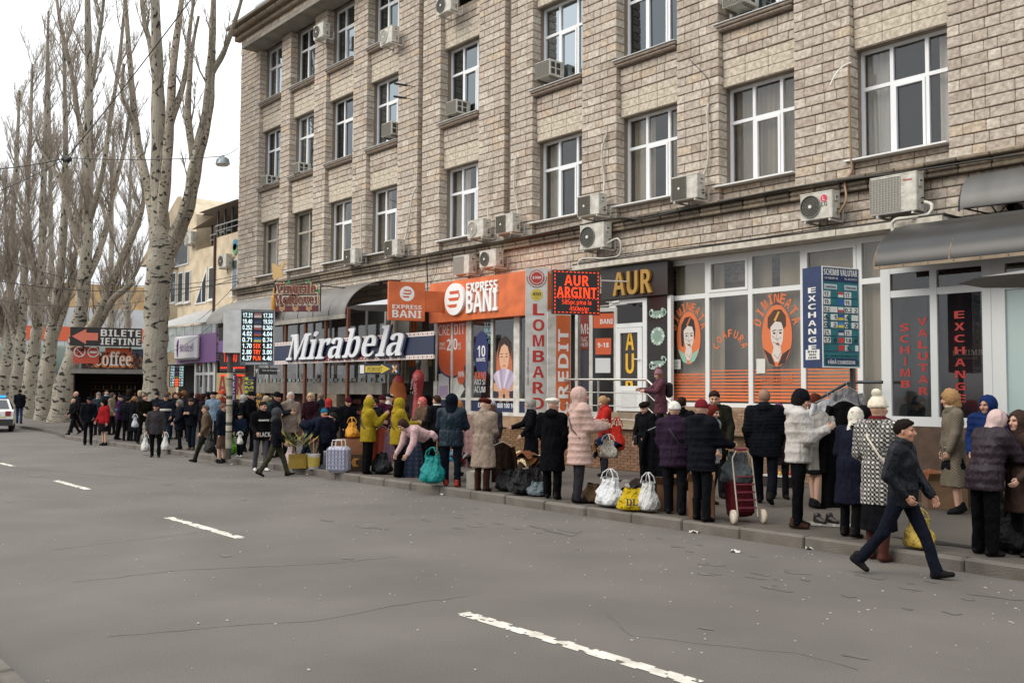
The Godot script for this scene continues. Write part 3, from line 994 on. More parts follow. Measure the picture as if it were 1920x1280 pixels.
func wall_pipes() -> void:
	var w := worn("c9c5ba", 0.6, 2.0)
	var g := "pipes on the stone facade"
	pipe("drain_pipe", "long white pipe falling to the air conditioner beside the window with plants", "pipe", [V(-13.92, 8.7, -17.66), V(-13.93, 8.42, -17.62), V(-13.89, 7.78, -17.62), V(-13.92, 7.29, -17.62), V(-14.03, 6.99, -17.6), V(-13.95, 6.71, -17.45)], 0.028, w, g)
	pipe("drain_pipe", "white pipe falling to the square-fanned unit above the glowing red sign", "pipe", [V(-17.21, 8.65, -17.66), V(-17.32, 8.32, -17.62), V(-17.36, 7.98, -17.62), V(-17.26, 7.47, -17.62), V(-17.18, 7, -17.5)], 0.026, w, g)
	pipe("drain_pipe", "bronze-coloured pipe along the pier above the round-logo air conditioner", "pipe", [V(-10.34, 8.69, -17.66), V(-10.32, 7.8, -17.63), V(-10.3, 6.86, -17.63), V(-10.28, 6.45, -17.62), V(-10.39, 6.26, -17.55), V(-10.28, 5.85, -17.4), V(-10.42, 5.59, -17.35)], 0.024, worn("9a7f63", 0.6, 2.0), g)
	pipe("drain_pipe", "thin white tube sticking out from the pier, bent downward", "pipe", [V(-10.3, 8.71, -17.68), V(-10.39, 8.61, -17.5), V(-10.5, 8.43, -17.4), V(-10.58, 8.24, -17.35)], 0.018, mat("e5e2db"), g)
	pipe("drain_pipe", "white pipe falling to the pale round-fanned unit above the orange fascia", "pipe", [V(-21.98, 8.64, -17.66), V(-22.05, 8.42, -17.6), V(-22.07, 7.55, -17.6), V(-21.89, 7, -17.5), V(-21.71, 6.71, -17.4)], 0.024, w, g)
	pipe("drain_pipe", "white pipe falling to the square-fanned unit above the orange fascia", "pipe", [V(-20.83, 8.72, -17.66), V(-20.83, 8.45, -17.6), V(-20.85, 7.83, -17.6), V(-20.72, 7.27, -17.6), V(-20.41, 6.67, -17.4)], 0.022, w, g)
	pipe("drain_pipe", "straight white pipe above the air conditioner over the script shop sign", "pipe", [V(-29.24, 8.64, -17.66), V(-29.24, 8.5, -17.6), V(-29.23, 7.27, -17.6), V(-29.06, 6.71, -17.5)], 0.026, w, g)
	pipe("drain_pipe", "slanting white pipe above the air conditioner over the curved awning", "pipe", [V(-25.88, 8.61, -17.66), V(-26, 8.39, -17.6), V(-26.17, 7.79, -17.6), V(-26.41, 7.03, -17.6), V(-26.35, 6.56, -17.4)], 0.026, w, g)
	pipe("drain_pipe", "white pipe looping below the round-fanned unit above the glowing red sign", "pipe", [V(-16.82, 5.71, -17.3), V(-16.39, 5.77, -17.2), V(-16.28, 5.61, -17.2), V(-16.33, 5.35, -17.2), V(-16.62, 5.29, -17.1), V(-17.17, 5.32, -16.9), V(-17.29, 5.25, -16.75), V(-17.3, 4.95, -16.75)], 0.026, w, g)
	pipe("drain_pipe", "pale pipe looping from the largest air conditioner down behind the dark canopy", "pipe", [V(-8.56, 5.53, -17.2), V(-8.38, 5.43, -17.1), V(-8.4, 5.25, -17), V(-8.56, 5.16, -16.6), V(-8.82, 5.16, -16.6), V(-8.9, 5.05, -16.6), V(-8.82, 4.85, -16.6)], 0.035, w, g)
	var black := mat("24221f", 0.6)
	pipe("wall_cable", "black cable running down the stone pier to the long white pipe", "cable", [V(-15.12, 10.52, -17.9), V(-14.38, 9.77, -17.67), V(-13.91, 9.22, -17.66), V(-13.89, 8.73, -17.66)], 0.008, black, "cables on the stone facade")
	pipe("wall_cable", "thick bundle of black cables lying along the sooty string course", "cable", [V(-38.83, 6.3, -17.5), V(-31.91, 6.36, -17.48), V(-27.51, 6.4, -17.48), V(-25.3, 6.31, -17.48), V(-24.11, 6.32, -17.46), V(-21.7, 6.29, -17.44), V(-19.82, 6.29, -17.44), V(-16.77, 6.34, -17.44), V(-15.78, 6.21, -17.44), V(-14.2, 6.26, -17.44), V(-11.37, 6.3, -17.44), V(-9.04, 6.21, -17.44), V(-8.22, 6.19, -17.44), V(-7.64, 6.18, -17.44), V(-6.91, 6.16, -17.44)], 0.022, black, "cables on the stone facade")
	pipe("wall_cable", "black cable hanging from the string course behind the orange cube sign", "cable", [V(-24.96, 6.17, -17.45), V(-25.13, 5.59, -17.6), V(-24.95, 5.09, -17.5)], 0.02, black, "cables on the stone facade")
	pipe("wall_cable", "thin black cable looping from the string course to the orange fascia", "cable", [V(-24.32, 6.26, -17.45), V(-24.61, 5.8, -17.6), V(-24.75, 5.55, -17.6), V(-24.81, 5.35, -17.5)], 0.009, black, "cables on the stone facade")
	pipe("wall_cable", "thin black cable along the ledge above the salon windows", "cable", [V(-17.27, 5.21, -16.72), V(-14.55, 5.22, -16.72), V(-13.77, 5.21, -16.72), V(-12.2, 5.19, -16.72), V(-10.2, 5.22, -16.72)], 0.012, black, "cables on the stone facade")
	for k in 2:
		var o := thing("iron_rod", "%s of two rusty iron rods stuck in the pier left of the vertical groove" % ["upper", "lower"][k], "rod", [V(-26.09, 12.02, -17.7), V(-26.12, 11.6, -17.7)][k], 0.0, "iron rods in the pier")
		var b := MB.new()
		b.line([V(0, 0, 0), V(-0.04, 0, 0.3)], 0.012, 6)
		part("rod", b.mesh(), mat("3a332c", 0.7), o)
		b = MB.new()
		b.line([V(-0.03, -0.005, 0.3), V(-0.1, -0.02, 0.75)], 0.035, 7)
		part("sleeve", b.mesh(), mat("2a2623", 0.7), o)

func sign_box(called: String, label: String, ctr: Vector3, w: float, h: float, deg: float, d: float, m: Material, side_m: Material = null) -> Node3D:
	var o := thing(called, label, "sign", ctr, deg_to_rad(deg))
	boxp("case", V(-w / 2.0, -h / 2.0, -d), V(w / 2.0, h / 2.0, -0.004), side_m if side_m else m, o)
	boxp("face", V(-w / 2.0 + 0.012, -h / 2.0 + 0.012, -0.0038), V(w / 2.0 - 0.012, h / 2.0 - 0.012, 0.0), m, o)
	return o

func arc_text(parent: Node3D, s: String, ctr: Vector2, r: float, a0: float, a1: float, h: float, z: float, m: Material, ry := 0.0) -> void:
	for i in s.length():
		var a := deg_to_rad(lerpf(a0, a1, float(i) / (s.length() - 1)))
		var p := ctr + W(cos(a) * r, sin(a) * (ry if ry > 0.0 else r))
		lt(parent, s[i], font_bold, V(p.x, p.y, z), 0.0 if s[i] == "I" else h * 0.62, h, 0.002, m, Basis(V(0, 0, 1), a - PI / 2.0))

func frame_bars(called: String, parent: Node3D, bars: Array, z0: float, z1: float, m: Material) -> void:
	for q in bars: boxp(called, V(q[0], q[1], z0), V(q[2], q[3], z1), m, parent)

func bani_mark(parent: Node3D, ctr: Vector3, r: float, turn: Basis, disc: Material, bar: Material, d: float) -> void:
	var t := Transform3D(turn, ctr)
	poly_part("emblem_disc", ellipse(0, 0, r, r, 36), 0.0, d, disc, parent, t)
	for k in 3:
		var y := r * (0.42 - 0.42 * k)
		var x0 := -r * (0.62 - 0.0 * k)
		var x1 := r * (0.55 if k < 2 else 0.35)
		var b := PackedVector2Array([W(x0 + r * 0.14 * (1 - k), y + r * 0.1), W(x1, y + r * 0.1), W(x1 - r * 0.1, y - r * 0.1), W(x0 - r * 0.02 + r * 0.22, y - r * 0.1)])
		poly_part("emblem_bar", b, d + 0.001, d + 0.004, bar, parent, t)
	var c := PackedVector2Array()
	for k in 9: c.append(W(r * 0.4 + cos(-PI / 2 + PI * k / 8.0) * r * 0.22, r * 0.2 + sin(-PI / 2 + PI * k / 8.0) * r * 0.22))
	for k in 9: c.append(W(r * 0.4 + cos(PI / 2 - PI * k / 8.0) * r * 0.1, r * 0.2 + sin(PI / 2 - PI * k / 8.0) * r * 0.12))
	poly_part("emblem_bar", c, d + 0.0015, d + 0.0045, bar, parent, t)

func shops() -> void:
	ledge_and_salon()
	aur_entrance()
	bani_kiosk()
	street_signs()
	right_booth()
	mirabela()

func ledge_and_salon() -> void:
	var white := worn("d6d3cc", 0.6, 1.2)
	var o := thing("concrete_ledge", "long peeling white concrete ledge over the salon windows", "ledge", Vector3.ZERO)
	var x := -17.5
	while x < -8.05:
		var x2 := minf(x + 1.48, -8.0)
		boxp("ledge_segment", V(x + 0.006, 5.03, -17.69), V(x2 - 0.006, 5.15, -16.7 + rng.randf_range(-0.008, 0.008)), worn("c9c2b6", 0.85, 2.4), o)
		x = x2
	boxp("roof_felt", V(-17.5, 5.152, -17.69), V(-7.98, 5.19, -16.72), mat("35322e", 0.9), o)
	var s := thing("salon_shopfront", "hair salon front of wide white-framed windows with orange lettering, under the white ledge", "shopfront", Vector3.ZERO)
	var z := -17.2
	var m := [-14.73, -13.6, -12.44, -11.15, -9.89, -9.1]
	var top := 5.02
	var tr := 4.15
	var bot := 1.66
	var fr := mat("dcdddb", 0.4)
	for i in 6: boxp("mullion", V(m[i] - 0.055, bot, z - 0.07), V(m[i] + 0.055, top, z + 0.03), fr, s)
	for i in 5:
		boxp("transom", V(m[i] + 0.055, tr - 0.055, z - 0.069), V(m[i + 1] - 0.055, tr + 0.055, z + 0.028), fr, s)
		boxp("head", V(m[i] + 0.055, top - 0.12, z - 0.068), V(m[i + 1] - 0.055, top, z + 0.027), fr, s)
		boxp("sill", V(m[i] + 0.055, bot, z - 0.067), V(m[i + 1] - 0.055, bot + 0.09, z + 0.029), fr, s)
		if i == 1 or i == 3:
			for q in [[m[i] + 0.055, tr + 0.055, m[i] + 0.115, top - 0.12], [m[i + 1] - 0.115, tr + 0.055, m[i + 1] - 0.055, top - 0.12], [m[i] + 0.115, tr + 0.055, m[i + 1] - 0.115, tr + 0.115], [m[i] + 0.115, top - 0.18, m[i + 1] - 0.115, top - 0.12]]:
				boxp("sash", V(q[0], q[1], z - 0.03), V(q[2], q[3], z + 0.045), fr, s)
		var gm := pane_mat("30332f", 0.14, 0.9)
		boxp("pane", V(m[i] + 0.05, bot + 0.08, z - 0.02), V(m[i + 1] - 0.05, tr - 0.05, z - 0.012), gm, s)
		boxp("pane", V(m[i] + 0.05, tr + 0.05, z - 0.02), V(m[i + 1] - 0.05, top - 0.1, z - 0.012), gm, s)
	var bm := mat("b9ab92", 0.9)
	var xx: float = m[0] + 0.1
	var k := 0
	while xx < m[5] - 0.1:
		var gap: bool = (xx > m[1] + 0.32 and xx < m[2] - 0.1) or (xx > m[2] + 0.42 and xx < m[2] + 0.62)
		if not gap:
			var b := MB.new()
			b.box(V(0, 1.62, 0), V(0.105, 3.2, 0.004))
			part("blind_slat", b.mesh(), bm, s, Transform3D(yaw(18.0 + 8.0 * sin(k * 1.3)), V(xx, bot + 0.1, z - 0.22)))
		xx += 0.105; k += 1
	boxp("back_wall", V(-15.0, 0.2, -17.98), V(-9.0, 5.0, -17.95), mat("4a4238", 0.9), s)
	var org := mat("d4703f", 0.6)
	var zt := z - 0.009
	for i in 5:
		if i == 4: continue
		for q in 10:
			var y := 1.79 + q * 0.073
			if q == 0 or not (i == 0 and q == 9): boxp("orange_stripe", V(m[i] + 0.06, y, zt), V(m[i + 1] - 0.06, y + (0.052 - q * 0.003), zt + 0.003), org, s)
	arc_text(s, "DIMINEATA", W(-14.16, 3.22), 0.47, 158, 22, 0.19, zt, org, 0.72)
	arc_text(s, "DIMINEATA", W(-11.8, 3.18), 0.52, 158, 22, 0.21, zt, org, 0.8)
	arc_text(s, "COAFURA", W(-13, 2.86), 0.4, 160, 20, 0.17, zt, org, 0.42)
	arc_text(s, "MANICURA", W(-10.52, 2.8), 0.45, 165, 15, 0.17, zt, org, 0.42)
	lt(s, "PEDICHIURĂ", font_sans, V(-14.2, 2.3, -17.2) + V(0, 0, 0.012), 0.74, 0.2, 0.002, org)
	lt(s, "PEDICHIURĂ", font_sans, V(-11.79, 2.27, -17.2) + V(0, 0, 0.012), 0.78, 0.2, 0.002, org)
	face_poster(s, W(-14.16, 3.22), 0.345, 0.6, zt, 0)
	face_poster(s, W(-11.8, 3.18), 0.37, 0.65, zt, 1)
	boxp("notice", V(-14.69, 2.51, -17.2) + V(0, 0, 0.012), V(-14.38, 2.73, -17.2) + V(0, 0, 0.015), mat("c9c8c0"), s)
	boxp("notice", V(-12.3, 2.39, -17.2) + V(0, 0, 0.012), V(-12.08, 2.7, -17.2) + V(0, 0, 0.015), mat("d3d1c8"), s)
	lt(s, "SHELLAC", font_sans, V(-14.54, 2.66, -17.2) + V(0, 0, 0.016), 0.2, 0.05, 0.001, mat("55534f"))
	lt(s, "LAC-GEL", font_sans, V(-14.54, 2.57, -17.2) + V(0, 0, 0.016), 0.2, 0.05, 0.001, mat("55534f"))
	var p := thing("brick_plinth", "low wall of small tan bricks under the salon windows", "wall", Vector3.ZERO)
	boxp("mortar", V(-15.0, 0.15, -17.6), V(-4.0, 1.64, -17.22), mat("7c7062", 0.95), p)
	boxp("coping", V(-15.0, 1.05, -17.22), V(-9.4, 1.655, -17.06), worn("a58f78", 0.9, 1.5), p)
	brick_skin(p, -15.0, -9.4, 1.08, 1.64, -17.06, "a5886c")
	brick_skin(p, -15.0, -4.0, 0.16, 1.04, -17.22, "8f7359")

func brick_skin(parent: Node3D, x0: float, x1: float, y0: float, y1: float, z: float, hexa: String) -> void:
	var b := MB.new()
	var y := y0
	var row := 0
	while y + 0.055 < y1:
		var x := x0 - (0.1 if row % 2 else 0.0)
		while x < x1:
			var a := maxf(x, x0); var e := minf(x + 0.2, x1)
			if e - a > 0.03:
				var j := rng.randf_range(0.72, 1.08)
				b.col = Color(j, j * rng.randf_range(0.96, 1.02), j)
				b.box(V((a + e) / 2.0, y + 0.027, z + 0.004), V(e - a - 0.01, 0.056, 0.012))
			x += 0.21
		y += 0.067; row += 1
	var m := worn(hexa, 0.9, 2.0).duplicate()
	m.vertex_color_use_as_albedo = true
	part("small_bricks", b.mesh(), m, parent).set_meta("kind", "stuff")

func face_poster(parent: Node3D, c: Vector2, rx: float, ry: float, z: float, which: int) -> void:
	var o := holder("portrait_sticker", parent, Transform3D(Basis.from_scale(V(rx, ry, 1)), V(c.x, c.y, z)))
	poly_part("oval", ellipse(0, 0, 1, 1, 40), 0.0, 0.002, mat("d4703f", 0.6), o)
	var skin := mat("cfc6bd", 0.6)
	var dark := mat("2a2020", 0.6)
	var hair := PackedVector2Array([W(-0.66, 0.1), W(-0.62, 0.5), W(-0.3, 0.78), W(0.1, 0.82), W(0.45, 0.66), W(0.58, 0.3), W(0.52, -0.1), W(0.36, 0.3), W(0.0, 0.42), W(-0.3, 0.3), W(-0.42, -0.35), W(-0.6, -0.3)])
	if which == 1: hair = PackedVector2Array([W(-0.62, 0.28), W(-0.6, 0.6), W(-0.2, 0.84), W(0.3, 0.84), W(0.6, 0.62), W(0.62, 0.3), W(0.44, 0.18), W(0.3, 0.42), W(-0.2, 0.36), W(-0.46, 0.2)])
	poly_part("hair", hair, 0.0022, 0.003, dark if which == 0 else mat("4b3120", 0.6), o)
	poly_part("face", PackedVector2Array([W(-0.42, 0.28), W(-0.1, 0.46), W(0.3, 0.42), W(0.44, 0.2), W(0.4, -0.16), W(0.22, -0.42), W(0.04, -0.5), W(-0.18, -0.42), W(-0.38, -0.12)]), 0.0032, 0.004, skin, o)
	poly_part("neck", PackedVector2Array([W(-0.2, -0.36), W(0.24, -0.36), W(0.3, -0.6), W(0.1, -0.86), W(-0.14, -0.84), W(-0.34, -0.62)]), 0.0024, 0.0031, skin, o)
	var top := mat("7fb8a6", 0.6) if which == 0 else mat("3a2622", 0.6)
	poly_part("shoulder", PackedVector2Array([W(-0.92, -0.4), W(-0.4, -0.6), W(-0.1, -0.98), W(-0.5, -0.9)]), 0.0026, 0.0033, top, o)
	poly_part("shoulder", PackedVector2Array([W(0.9, -0.42), W(0.36, -0.6), W(0.05, -0.98), W(0.5, -0.88)]), 0.0026, 0.0033, top, o)
	for e in [-0.17, 0.24]:
		poly_part("eye", ellipse(e, 0.08, 0.09, 0.035, 12), 0.0042, 0.0046, dark, o)
		poly_part("brow", PackedVector2Array([W(e - 0.13, 0.17), W(e + 0.12, 0.2), W(e + 0.12, 0.17), W(e - 0.12, 0.14)]), 0.0042, 0.0046, dark, o)
	poly_part("mouth", ellipse(0.05, -0.27, 0.12, 0.04, 12), 0.0042, 0.0046, mat("a8574e", 0.6), o)
	for q in [[-0.3, 0.0, 0.0, -0.14], [0.0, -0.14, 0.3, -0.06], [0.0, -0.14, 0.02, 0.2], [-0.25, -0.2, 0.3, -0.35], [-0.2, -0.6, 0.05, -0.75], [0.25, -0.55, 0.05, -0.75], [0.05, -0.14, 0.14, -0.4]]:
		var d := (W(q[2], q[3]) - W(q[0], q[1])).normalized().orthogonal() * 0.008
		poly_part("ink_line", PackedVector2Array([W(q[0], q[1]) + d, W(q[2], q[3]) + d, W(q[2], q[3]) - d, W(q[0], q[1]) - d]), 0.0042, 0.0046, dark, o)
	poly_part("streak", PackedVector2Array([W(-0.2, 0.5), W(0.1, 0.78), W(0.2, 0.76), W(-0.08, 0.46)]), 0.0032, 0.0036, mat("c26a35" if which == 0 else "d79a3c", 0.6), o)

func aur_entrance() -> void:
	var o := thing("jewellery_entrance", "white glazed door with yellow vertical letters under a dark brown board, beside jewel pictures", "shopfront", Vector3.ZERO)
	var z := -17.0
	var fr := mat("dfe0de", 0.4)
	var dk := mat("221a16", 0.35)
	var x0 := -16.48
	var x1 := -16.25
	var x2 := -15.25
	var x3 := -14.61
	var y0 := 1.5
	var yt := 3.57
	var ytop := 4.11
	for q in [[x0, y0, x1, ytop + 0.1], [x2 - 0.13, y0, x2, ytop + 0.1], [x1, ytop, x2 - 0.13, ytop + 0.1], [x1, yt - 0.04, x2 - 0.13, yt + 0.06], [x2 + 0.64, y0, x2 + 0.74, ytop + 0.1]]:
		boxp("door_frame", V(q[0], q[1], z - 0.1), V(q[2], q[3], z), fr, o)
	var dr := holder("door", o)
	for q in [[x1 + 0.01, y0 + 0.02, x1 + 0.15, yt - 0.05], [x2 - 0.28, y0 + 0.02, x2 - 0.14, yt - 0.05], [x1 + 0.15, y0 + 0.02, x2 - 0.28, y0 + 0.62], [x1 + 0.15, yt - 0.17, x2 - 0.28, yt - 0.05]]:
		boxp("stile", V(q[0], q[1], z - 0.08), V(q[2], q[3], z + 0.015), fr, dr)
	boxp("panel", V(x1 + 0.19, y0 + 0.1, z + 0.016), V(x2 - 0.32, y0 + 0.52, z + 0.024), mat("d3d4d2", 0.4), dr)
	boxp("pane", V(x1 + 0.15, y0 + 0.62, z - 0.05), V(x2 - 0.28, yt - 0.17, z - 0.03), mat("2f2620", 0.08), dr)
	var b := MB.new()
	b.rod(V(x2 - 0.2, y0 + 1.25, z + 0.02), V(x2 - 0.2, y0 + 1.25, z + 0.07), 0.012); b.rod(V(x2 - 0.2, y0 + 1.25, z + 0.065), V(x2 - 0.34, y0 + 1.26, z + 0.065), 0.012)
	part("handle", b.mesh(), mat("d8d8d4", 0.3), dr)
	boxp("transom_pane", V(x1, yt + 0.06, z - 0.05), V(x2 - 0.13, ytop, z - 0.03), mat("1a1210", 0.08), o)
	var yl := mat("e0ad2c", 0.5)
	var ys := [3.22, 2.66, 2.05]
	for k in 3: lt(o, "AUR"[k], font_bold, V((x1 + x2) / 2.0 - 0.06, ys[k], z - 0.028), 0.27, 0.48, 0.01, yl)
	boxp("jewel_panel", V(x2 + 0.004, y0, z - 0.06), V(x2 + 0.64, ytop + 0.09, z - 0.02), mat("241c19", 0.25), o)
	var jw := mat("9db5a6", 0.3)
	var jx := x2 + 0.33
	var jys := [3.83, 3.28, 2.66]
	for k in 3:
		for q in 15:
			var a := TAU * q / 15.0
			b = MB.new()
			var rx := 0.22 if k != 1 else 0.17
			var ry := 0.09 if k != 1 else 0.17
			b.prism(ellipse(0, 0, 0.05, 0.045, 6), 0.0, 0.014)
			if k == 1 or sin(a) < 0.75: part("gem", b.mesh(), jw if q % 3 else mat("c9d8cd", 0.2), o, Transform3D(Basis(V(0, 0, 1), a + (0.4 if k == 2 else 0.0)), V(jx + cos(a) * rx, jys[k] + sin(a) * ry + (cos(a) * 0.07 if k == 2 else 0.0), z - 0.019)))
		b = MB.new()
		b.prism(ellipse(0, 0, 0.2 if k != 1 else 0.13, 0.05 if k != 1 else 0.13, 10), 0.0, 0.012)
		part("gem", b.mesh(), mat("7f978a", 0.25), o, mv(V(jx, jys[k], z - 0.02)))
	var bl := -16.65
	var br := -14.52
	boxp("name_board", V(bl, ytop + 0.12, z - 0.1), V(br, 5.0, -16.9), mat("2a201b", 0.3), o)
	var gold := mat("a9823a", 0.45)
	lt(o, "AUR", font_bold, V(-15.58, 4.58, -16.9) + V(0, 0, 0.0), 1.24, 0.56, 0.07, gold)
	var p := thing("entrance_platform", "brick-faced platform with a beige edge before the doors, under the steel handrail", "platform", Vector3.ZERO)
	var pl := -17.79
	var prr := -14.71
	boxp("slab", V(pl, 1.12, -17.5), V(prr, 1.21, -16.35), worn("a89a86", 0.8, 1.4), p)
	boxp("body", V(pl + 0.02, 0.15, -17.5), V(prr - 0.02, 1.118, -16.45), mat("6c5a49", 0.95), p)
	brick_skin(p, pl + 0.03, prr - 0.03, 0.17, 1.1, -16.45, "8d6a52")
	boxp("threshold", V(pl, 1.212, -17.3), V(prr, 1.49, -16.9), worn("9a8a77", 0.8, 1.4), p)
	for k in 6: boxp("step", V(prr + k * 0.29, 0.15, -17.19), V(prr + k * 0.29 + 0.288, 1.04 - k * 0.17, -16.4), worn("97897a", 0.85, 1.4), p)
	var steel := mat("b9b6b0", 0.28, 0.85)
	var r := thing("handrail", "polished steel handrail with four bars in front of the yellow-lettered door", "handrail", Vector3.ZERO)
	var hz := -16.42
	var pa := V(-17.82, 2.28, -16.42)
	var pb := V(-14.73, 2.26, -16.42)
	var pc := V(-13.93, 1.69, -16.42)
	for k in 4:
		b = MB.new()
		var dy := V(0, -0.31 * k, 0)
		b.line([pa + dy, pb + dy, pc + dy], 0.03 if k == 0 else 0.013, 8)
		part("rail", b.mesh(), steel, r)
	for q in [[pa, 1.05], [pa.lerp(pb, 0.5), 1.05], [pb, 1.05], [pc, 1.1]]:
		b = MB.new()
		b.rod(q[0], q[0] - V(0, q[1], 0), 0.024)
		part("post", b.mesh(), steel, r)
	var c := thing("security_camera", "small white security camera above the jewellery door", "camera", V(-15.96, 4.12, -16.7), deg_to_rad(120))
	b = MB.new()
	b.lathe([W(0, -0.09), W(0.035, -0.085), W(0.04, -0.06), W(0.04, 0.08), W(0.0, 0.09)], 12, Transform3D(Basis(Vector3.RIGHT, PI / 2.2), Vector3.ZERO))
	part("body", b.mesh(), mat("cfcdc8", 0.4), c)
	b = MB.new()
	b.rod(Vector3.ZERO, V(0, 0.02, -0.25), 0.012)
	part("arm", b.mesh(), mat("b5b3ae", 0.4), c)

func bani_kiosk() -> void:
	var o := thing("exchange_kiosk", "glazed corner kiosk with an orange fascia and raised white letters", "shopfront", Vector3.ZERO)
	var z := -16.8
	var fr := worn("d9d6cf", 0.5, 1.6)
	var orange := worn("dc6f38", 0.45, 0.8)
	var px := [-23.49, -22.68, -21.87, -20.8, -19.74, -19.07, -18.36]
	var pw := [0.09, 0.045, 0.12, 0.045, 0.12, 0.06, 0.1]
	var y0 := 1.3
	var yb := 1.78
	var yt := 4.02
	for i in 7: boxp("post", V(px[i] - pw[i], y0, z - 0.1), V(px[i] + pw[i], yt, z + 0.02), fr, o)
	for i in 6:
		var a: float = px[i] + pw[i]
		var e: float = px[i + 1] - pw[i + 1]
		boxp("rail", V(a, y0, z - 0.09), V(e, y0 + 0.1, z + 0.018), fr, o)
		boxp("rail", V(a, yb - 0.07, z - 0.09), V(e, yb, z + 0.018), fr, o)
		boxp("navy_panel", V(a, y0 + 0.1, z - 0.03), V(e, yb - 0.07, z - 0.01), mat("28304f", 0.4), o)
		boxp("pane", V(a, yb, z - 0.03), V(e, yt, z - 0.022), pane_mat("2c2f30", 0.14, 0.9), o)
	lt(o, "0 800 100 10", font_bold, V((px[3] + px[4]) / 2.0, 1.58, z - 0.009), 0.85, 0.13, 0.003, mat("d9dbe2"))
	lt(o, "EXPRESS", font_bold, V((px[2] + px[3]) / 2.0 + 0.2, 1.58, z - 0.009), 0.6, 0.12, 0.003, mat("d9dbe2"))
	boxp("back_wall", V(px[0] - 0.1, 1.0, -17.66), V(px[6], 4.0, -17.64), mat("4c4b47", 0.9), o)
	boxp("inner_floor", V(px[0] - 0.1, 1.2, -17.64), V(px[6], 1.29, z - 0.1), mat("5c554d", 0.9), o)
	boxp("roof", V(px[0] - 0.12, yt, -17.69), V(px[6] + 0.05, 4.1, z + 0.02), mat("807a70", 0.9), o)
	boxp("side_wall", V(px[0] - 0.1, 1.3, -17.64), V(px[0] - 0.09, yt, z - 0.1), mat("8f8a80", 0.9), o)
	boxp("base_slab", V(px[0] - 0.12, 1.0, -17.6), V(px[6] + 0.06, 1.29, z + 0.08), worn("a5876a", 0.85, 1.5), o)
	boxp("base_wall", V(px[0] - 0.05, 0.15, -17.6), V(px[6], 1.0, z + 0.01), mat("6d573f", 0.95), o)
	brick_skin(o, px[0] - 0.05, px[6], 0.17, 0.99, z + 0.012, "8d6d4d")
	var fz := -16.5
	var fl := -23.43
	var f2 := -19.04 + 0.1
	var ft := 5.15
	var fb := 3.98
	boxp("fascia", V(fl, fb, -17.69), V(f2, ft, fz), orange, o)
	bani_mark(o, V(-22.08, 4.6, -16.5), 0.46, Basis(), mat("ecebe9", 0.4), mat("c95a34", 0.5), 0.1)
	lt(o, "EXPRESS", font_bold, V(-20.88, 4.88, -16.5), 1.38, 0.27, 0.05, mat("ecebe9", 0.4))
	lt(o, "BANI", font_bold, V(-20.87, 4.46, -16.5), 1.38, 0.58, 0.06, mat("ecebe9", 0.4))
	var zp := z - 0.014
	var rd := mat("cc5b33", 0.55)
	var nv := mat("2c3566", 0.5)
	var wh := mat("e3e1de", 0.55)
	var a0: float = px[0] + pw[0]
	var e0: float = px[2] - pw[2]
	var cx := (a0 + e0) / 2.0
	for k in 2:
		var half := PackedVector2Array()
		var r := (e0 - a0) / 2.0 + (0.06 if k == 0 else 0.0)
		for q in 17:
			var pt := W(cx + cos(PI + PI * q / 16.0) * r, 2.95 + sin(PI + PI * q / 16.0) * 0.55 * (1.1 if k == 0 else 1.0))
			half.append(W(clampf(pt.x, a0, e0), pt.y))
		half.append(W(minf(cx + r, e0), yt - 0.02)); half.append(W(maxf(cx - r, a0), yt - 0.02))
		poly_part("credit_poster", half, zp + k * 0.002, zp + 0.0015 + k * 0.002, nv if k == 0 else rd, o)
	lt(o, "CRE", font_sans, V(-23.11, 3.77, -16.8) + V(0, 0, -0.009), 0.55, 0.3, 0.003, wh)
	lt(o, "DIT", font_sans, V(-22.34, 3.77, -16.8) + V(0, 0, -0.009), 0.5, 0.3, 0.003, wh)
	lt(o, "2", font_bold, V(-22.86, 3.33, -16.8) + V(0, 0, -0.009), 0.2, 0.34, 0.003, wh)
	lt(o, "0", font_bold, V(-22.54, 3.34, -16.8) + V(0, 0, -0.009), 0.2, 0.34, 0.003, wh)
	lt(o, "PRIMITI", font_sans, V(-23.18, 3.36, -16.8) + V(0, 0, -0.009), 0.28, 0.1, 0.003, wh)
	lt(o, "PÂNĂ LA", font_sans, V(-23.18, 3.25, -16.8) + V(0, 0, -0.009), 0.3, 0.1, 0.003, wh)
	lt(o, "MII", font_sans, V(-22.34, 3.33, -16.8) + V(0, 0, -0.009), 0.13, 0.09, 0.003, wh)
	lt(o, "LEI", font_sans, V(-22.33, 3.22, -16.8) + V(0, 0, -0.009), 0.13, 0.09, 0.003, wh)
	poly_part("discount_disc", ellipse(0, 0, 0.19, 0.27), 0, 0.002, rd, o, mv(V(-22.25, 2.42, -16.8) + V(0, 0, -0.014)))
	lt(o, "90%", font_bold, V(-22.25, 2.46, -16.8) + V(0, 0, -0.011), 0.28, 0.17, 0.002, wh)
	for k in 6:
		var nt := Transform3D(Basis(V(0, 0, 1), deg_to_rad(-8.0 - 7.0 * k)), V(-22.57, 1.9, -16.8) + V(0.03 * k + 0.02, -0.05 * k + 0.2, -0.016 + k * 0.0006))
		poly_part("banknote_print", rect2(-0.1, -0.34, 0.12, 0.36), 0, 0.0004, mat(["cfcfc6", "c3c6c0", "d7d4cb"][k % 3]), o, nt)
	poly_part("banknote_print", PackedVector2Array([W(-23.37, 1.77), W(-22.83, 1.82), W(-22.85, 2.5), W(-23.38, 2.47)]), zp, zp + 0.001, mat("c6c3c4"), o)
	poly_part("banknote_print", PackedVector2Array([W(-23.32, 1.79), W(-22.89, 1.84), W(-22.89, 2.14), W(-23.32, 2.11)]), zp + 0.0012, zp + 0.002, mat("a793ad"), o)
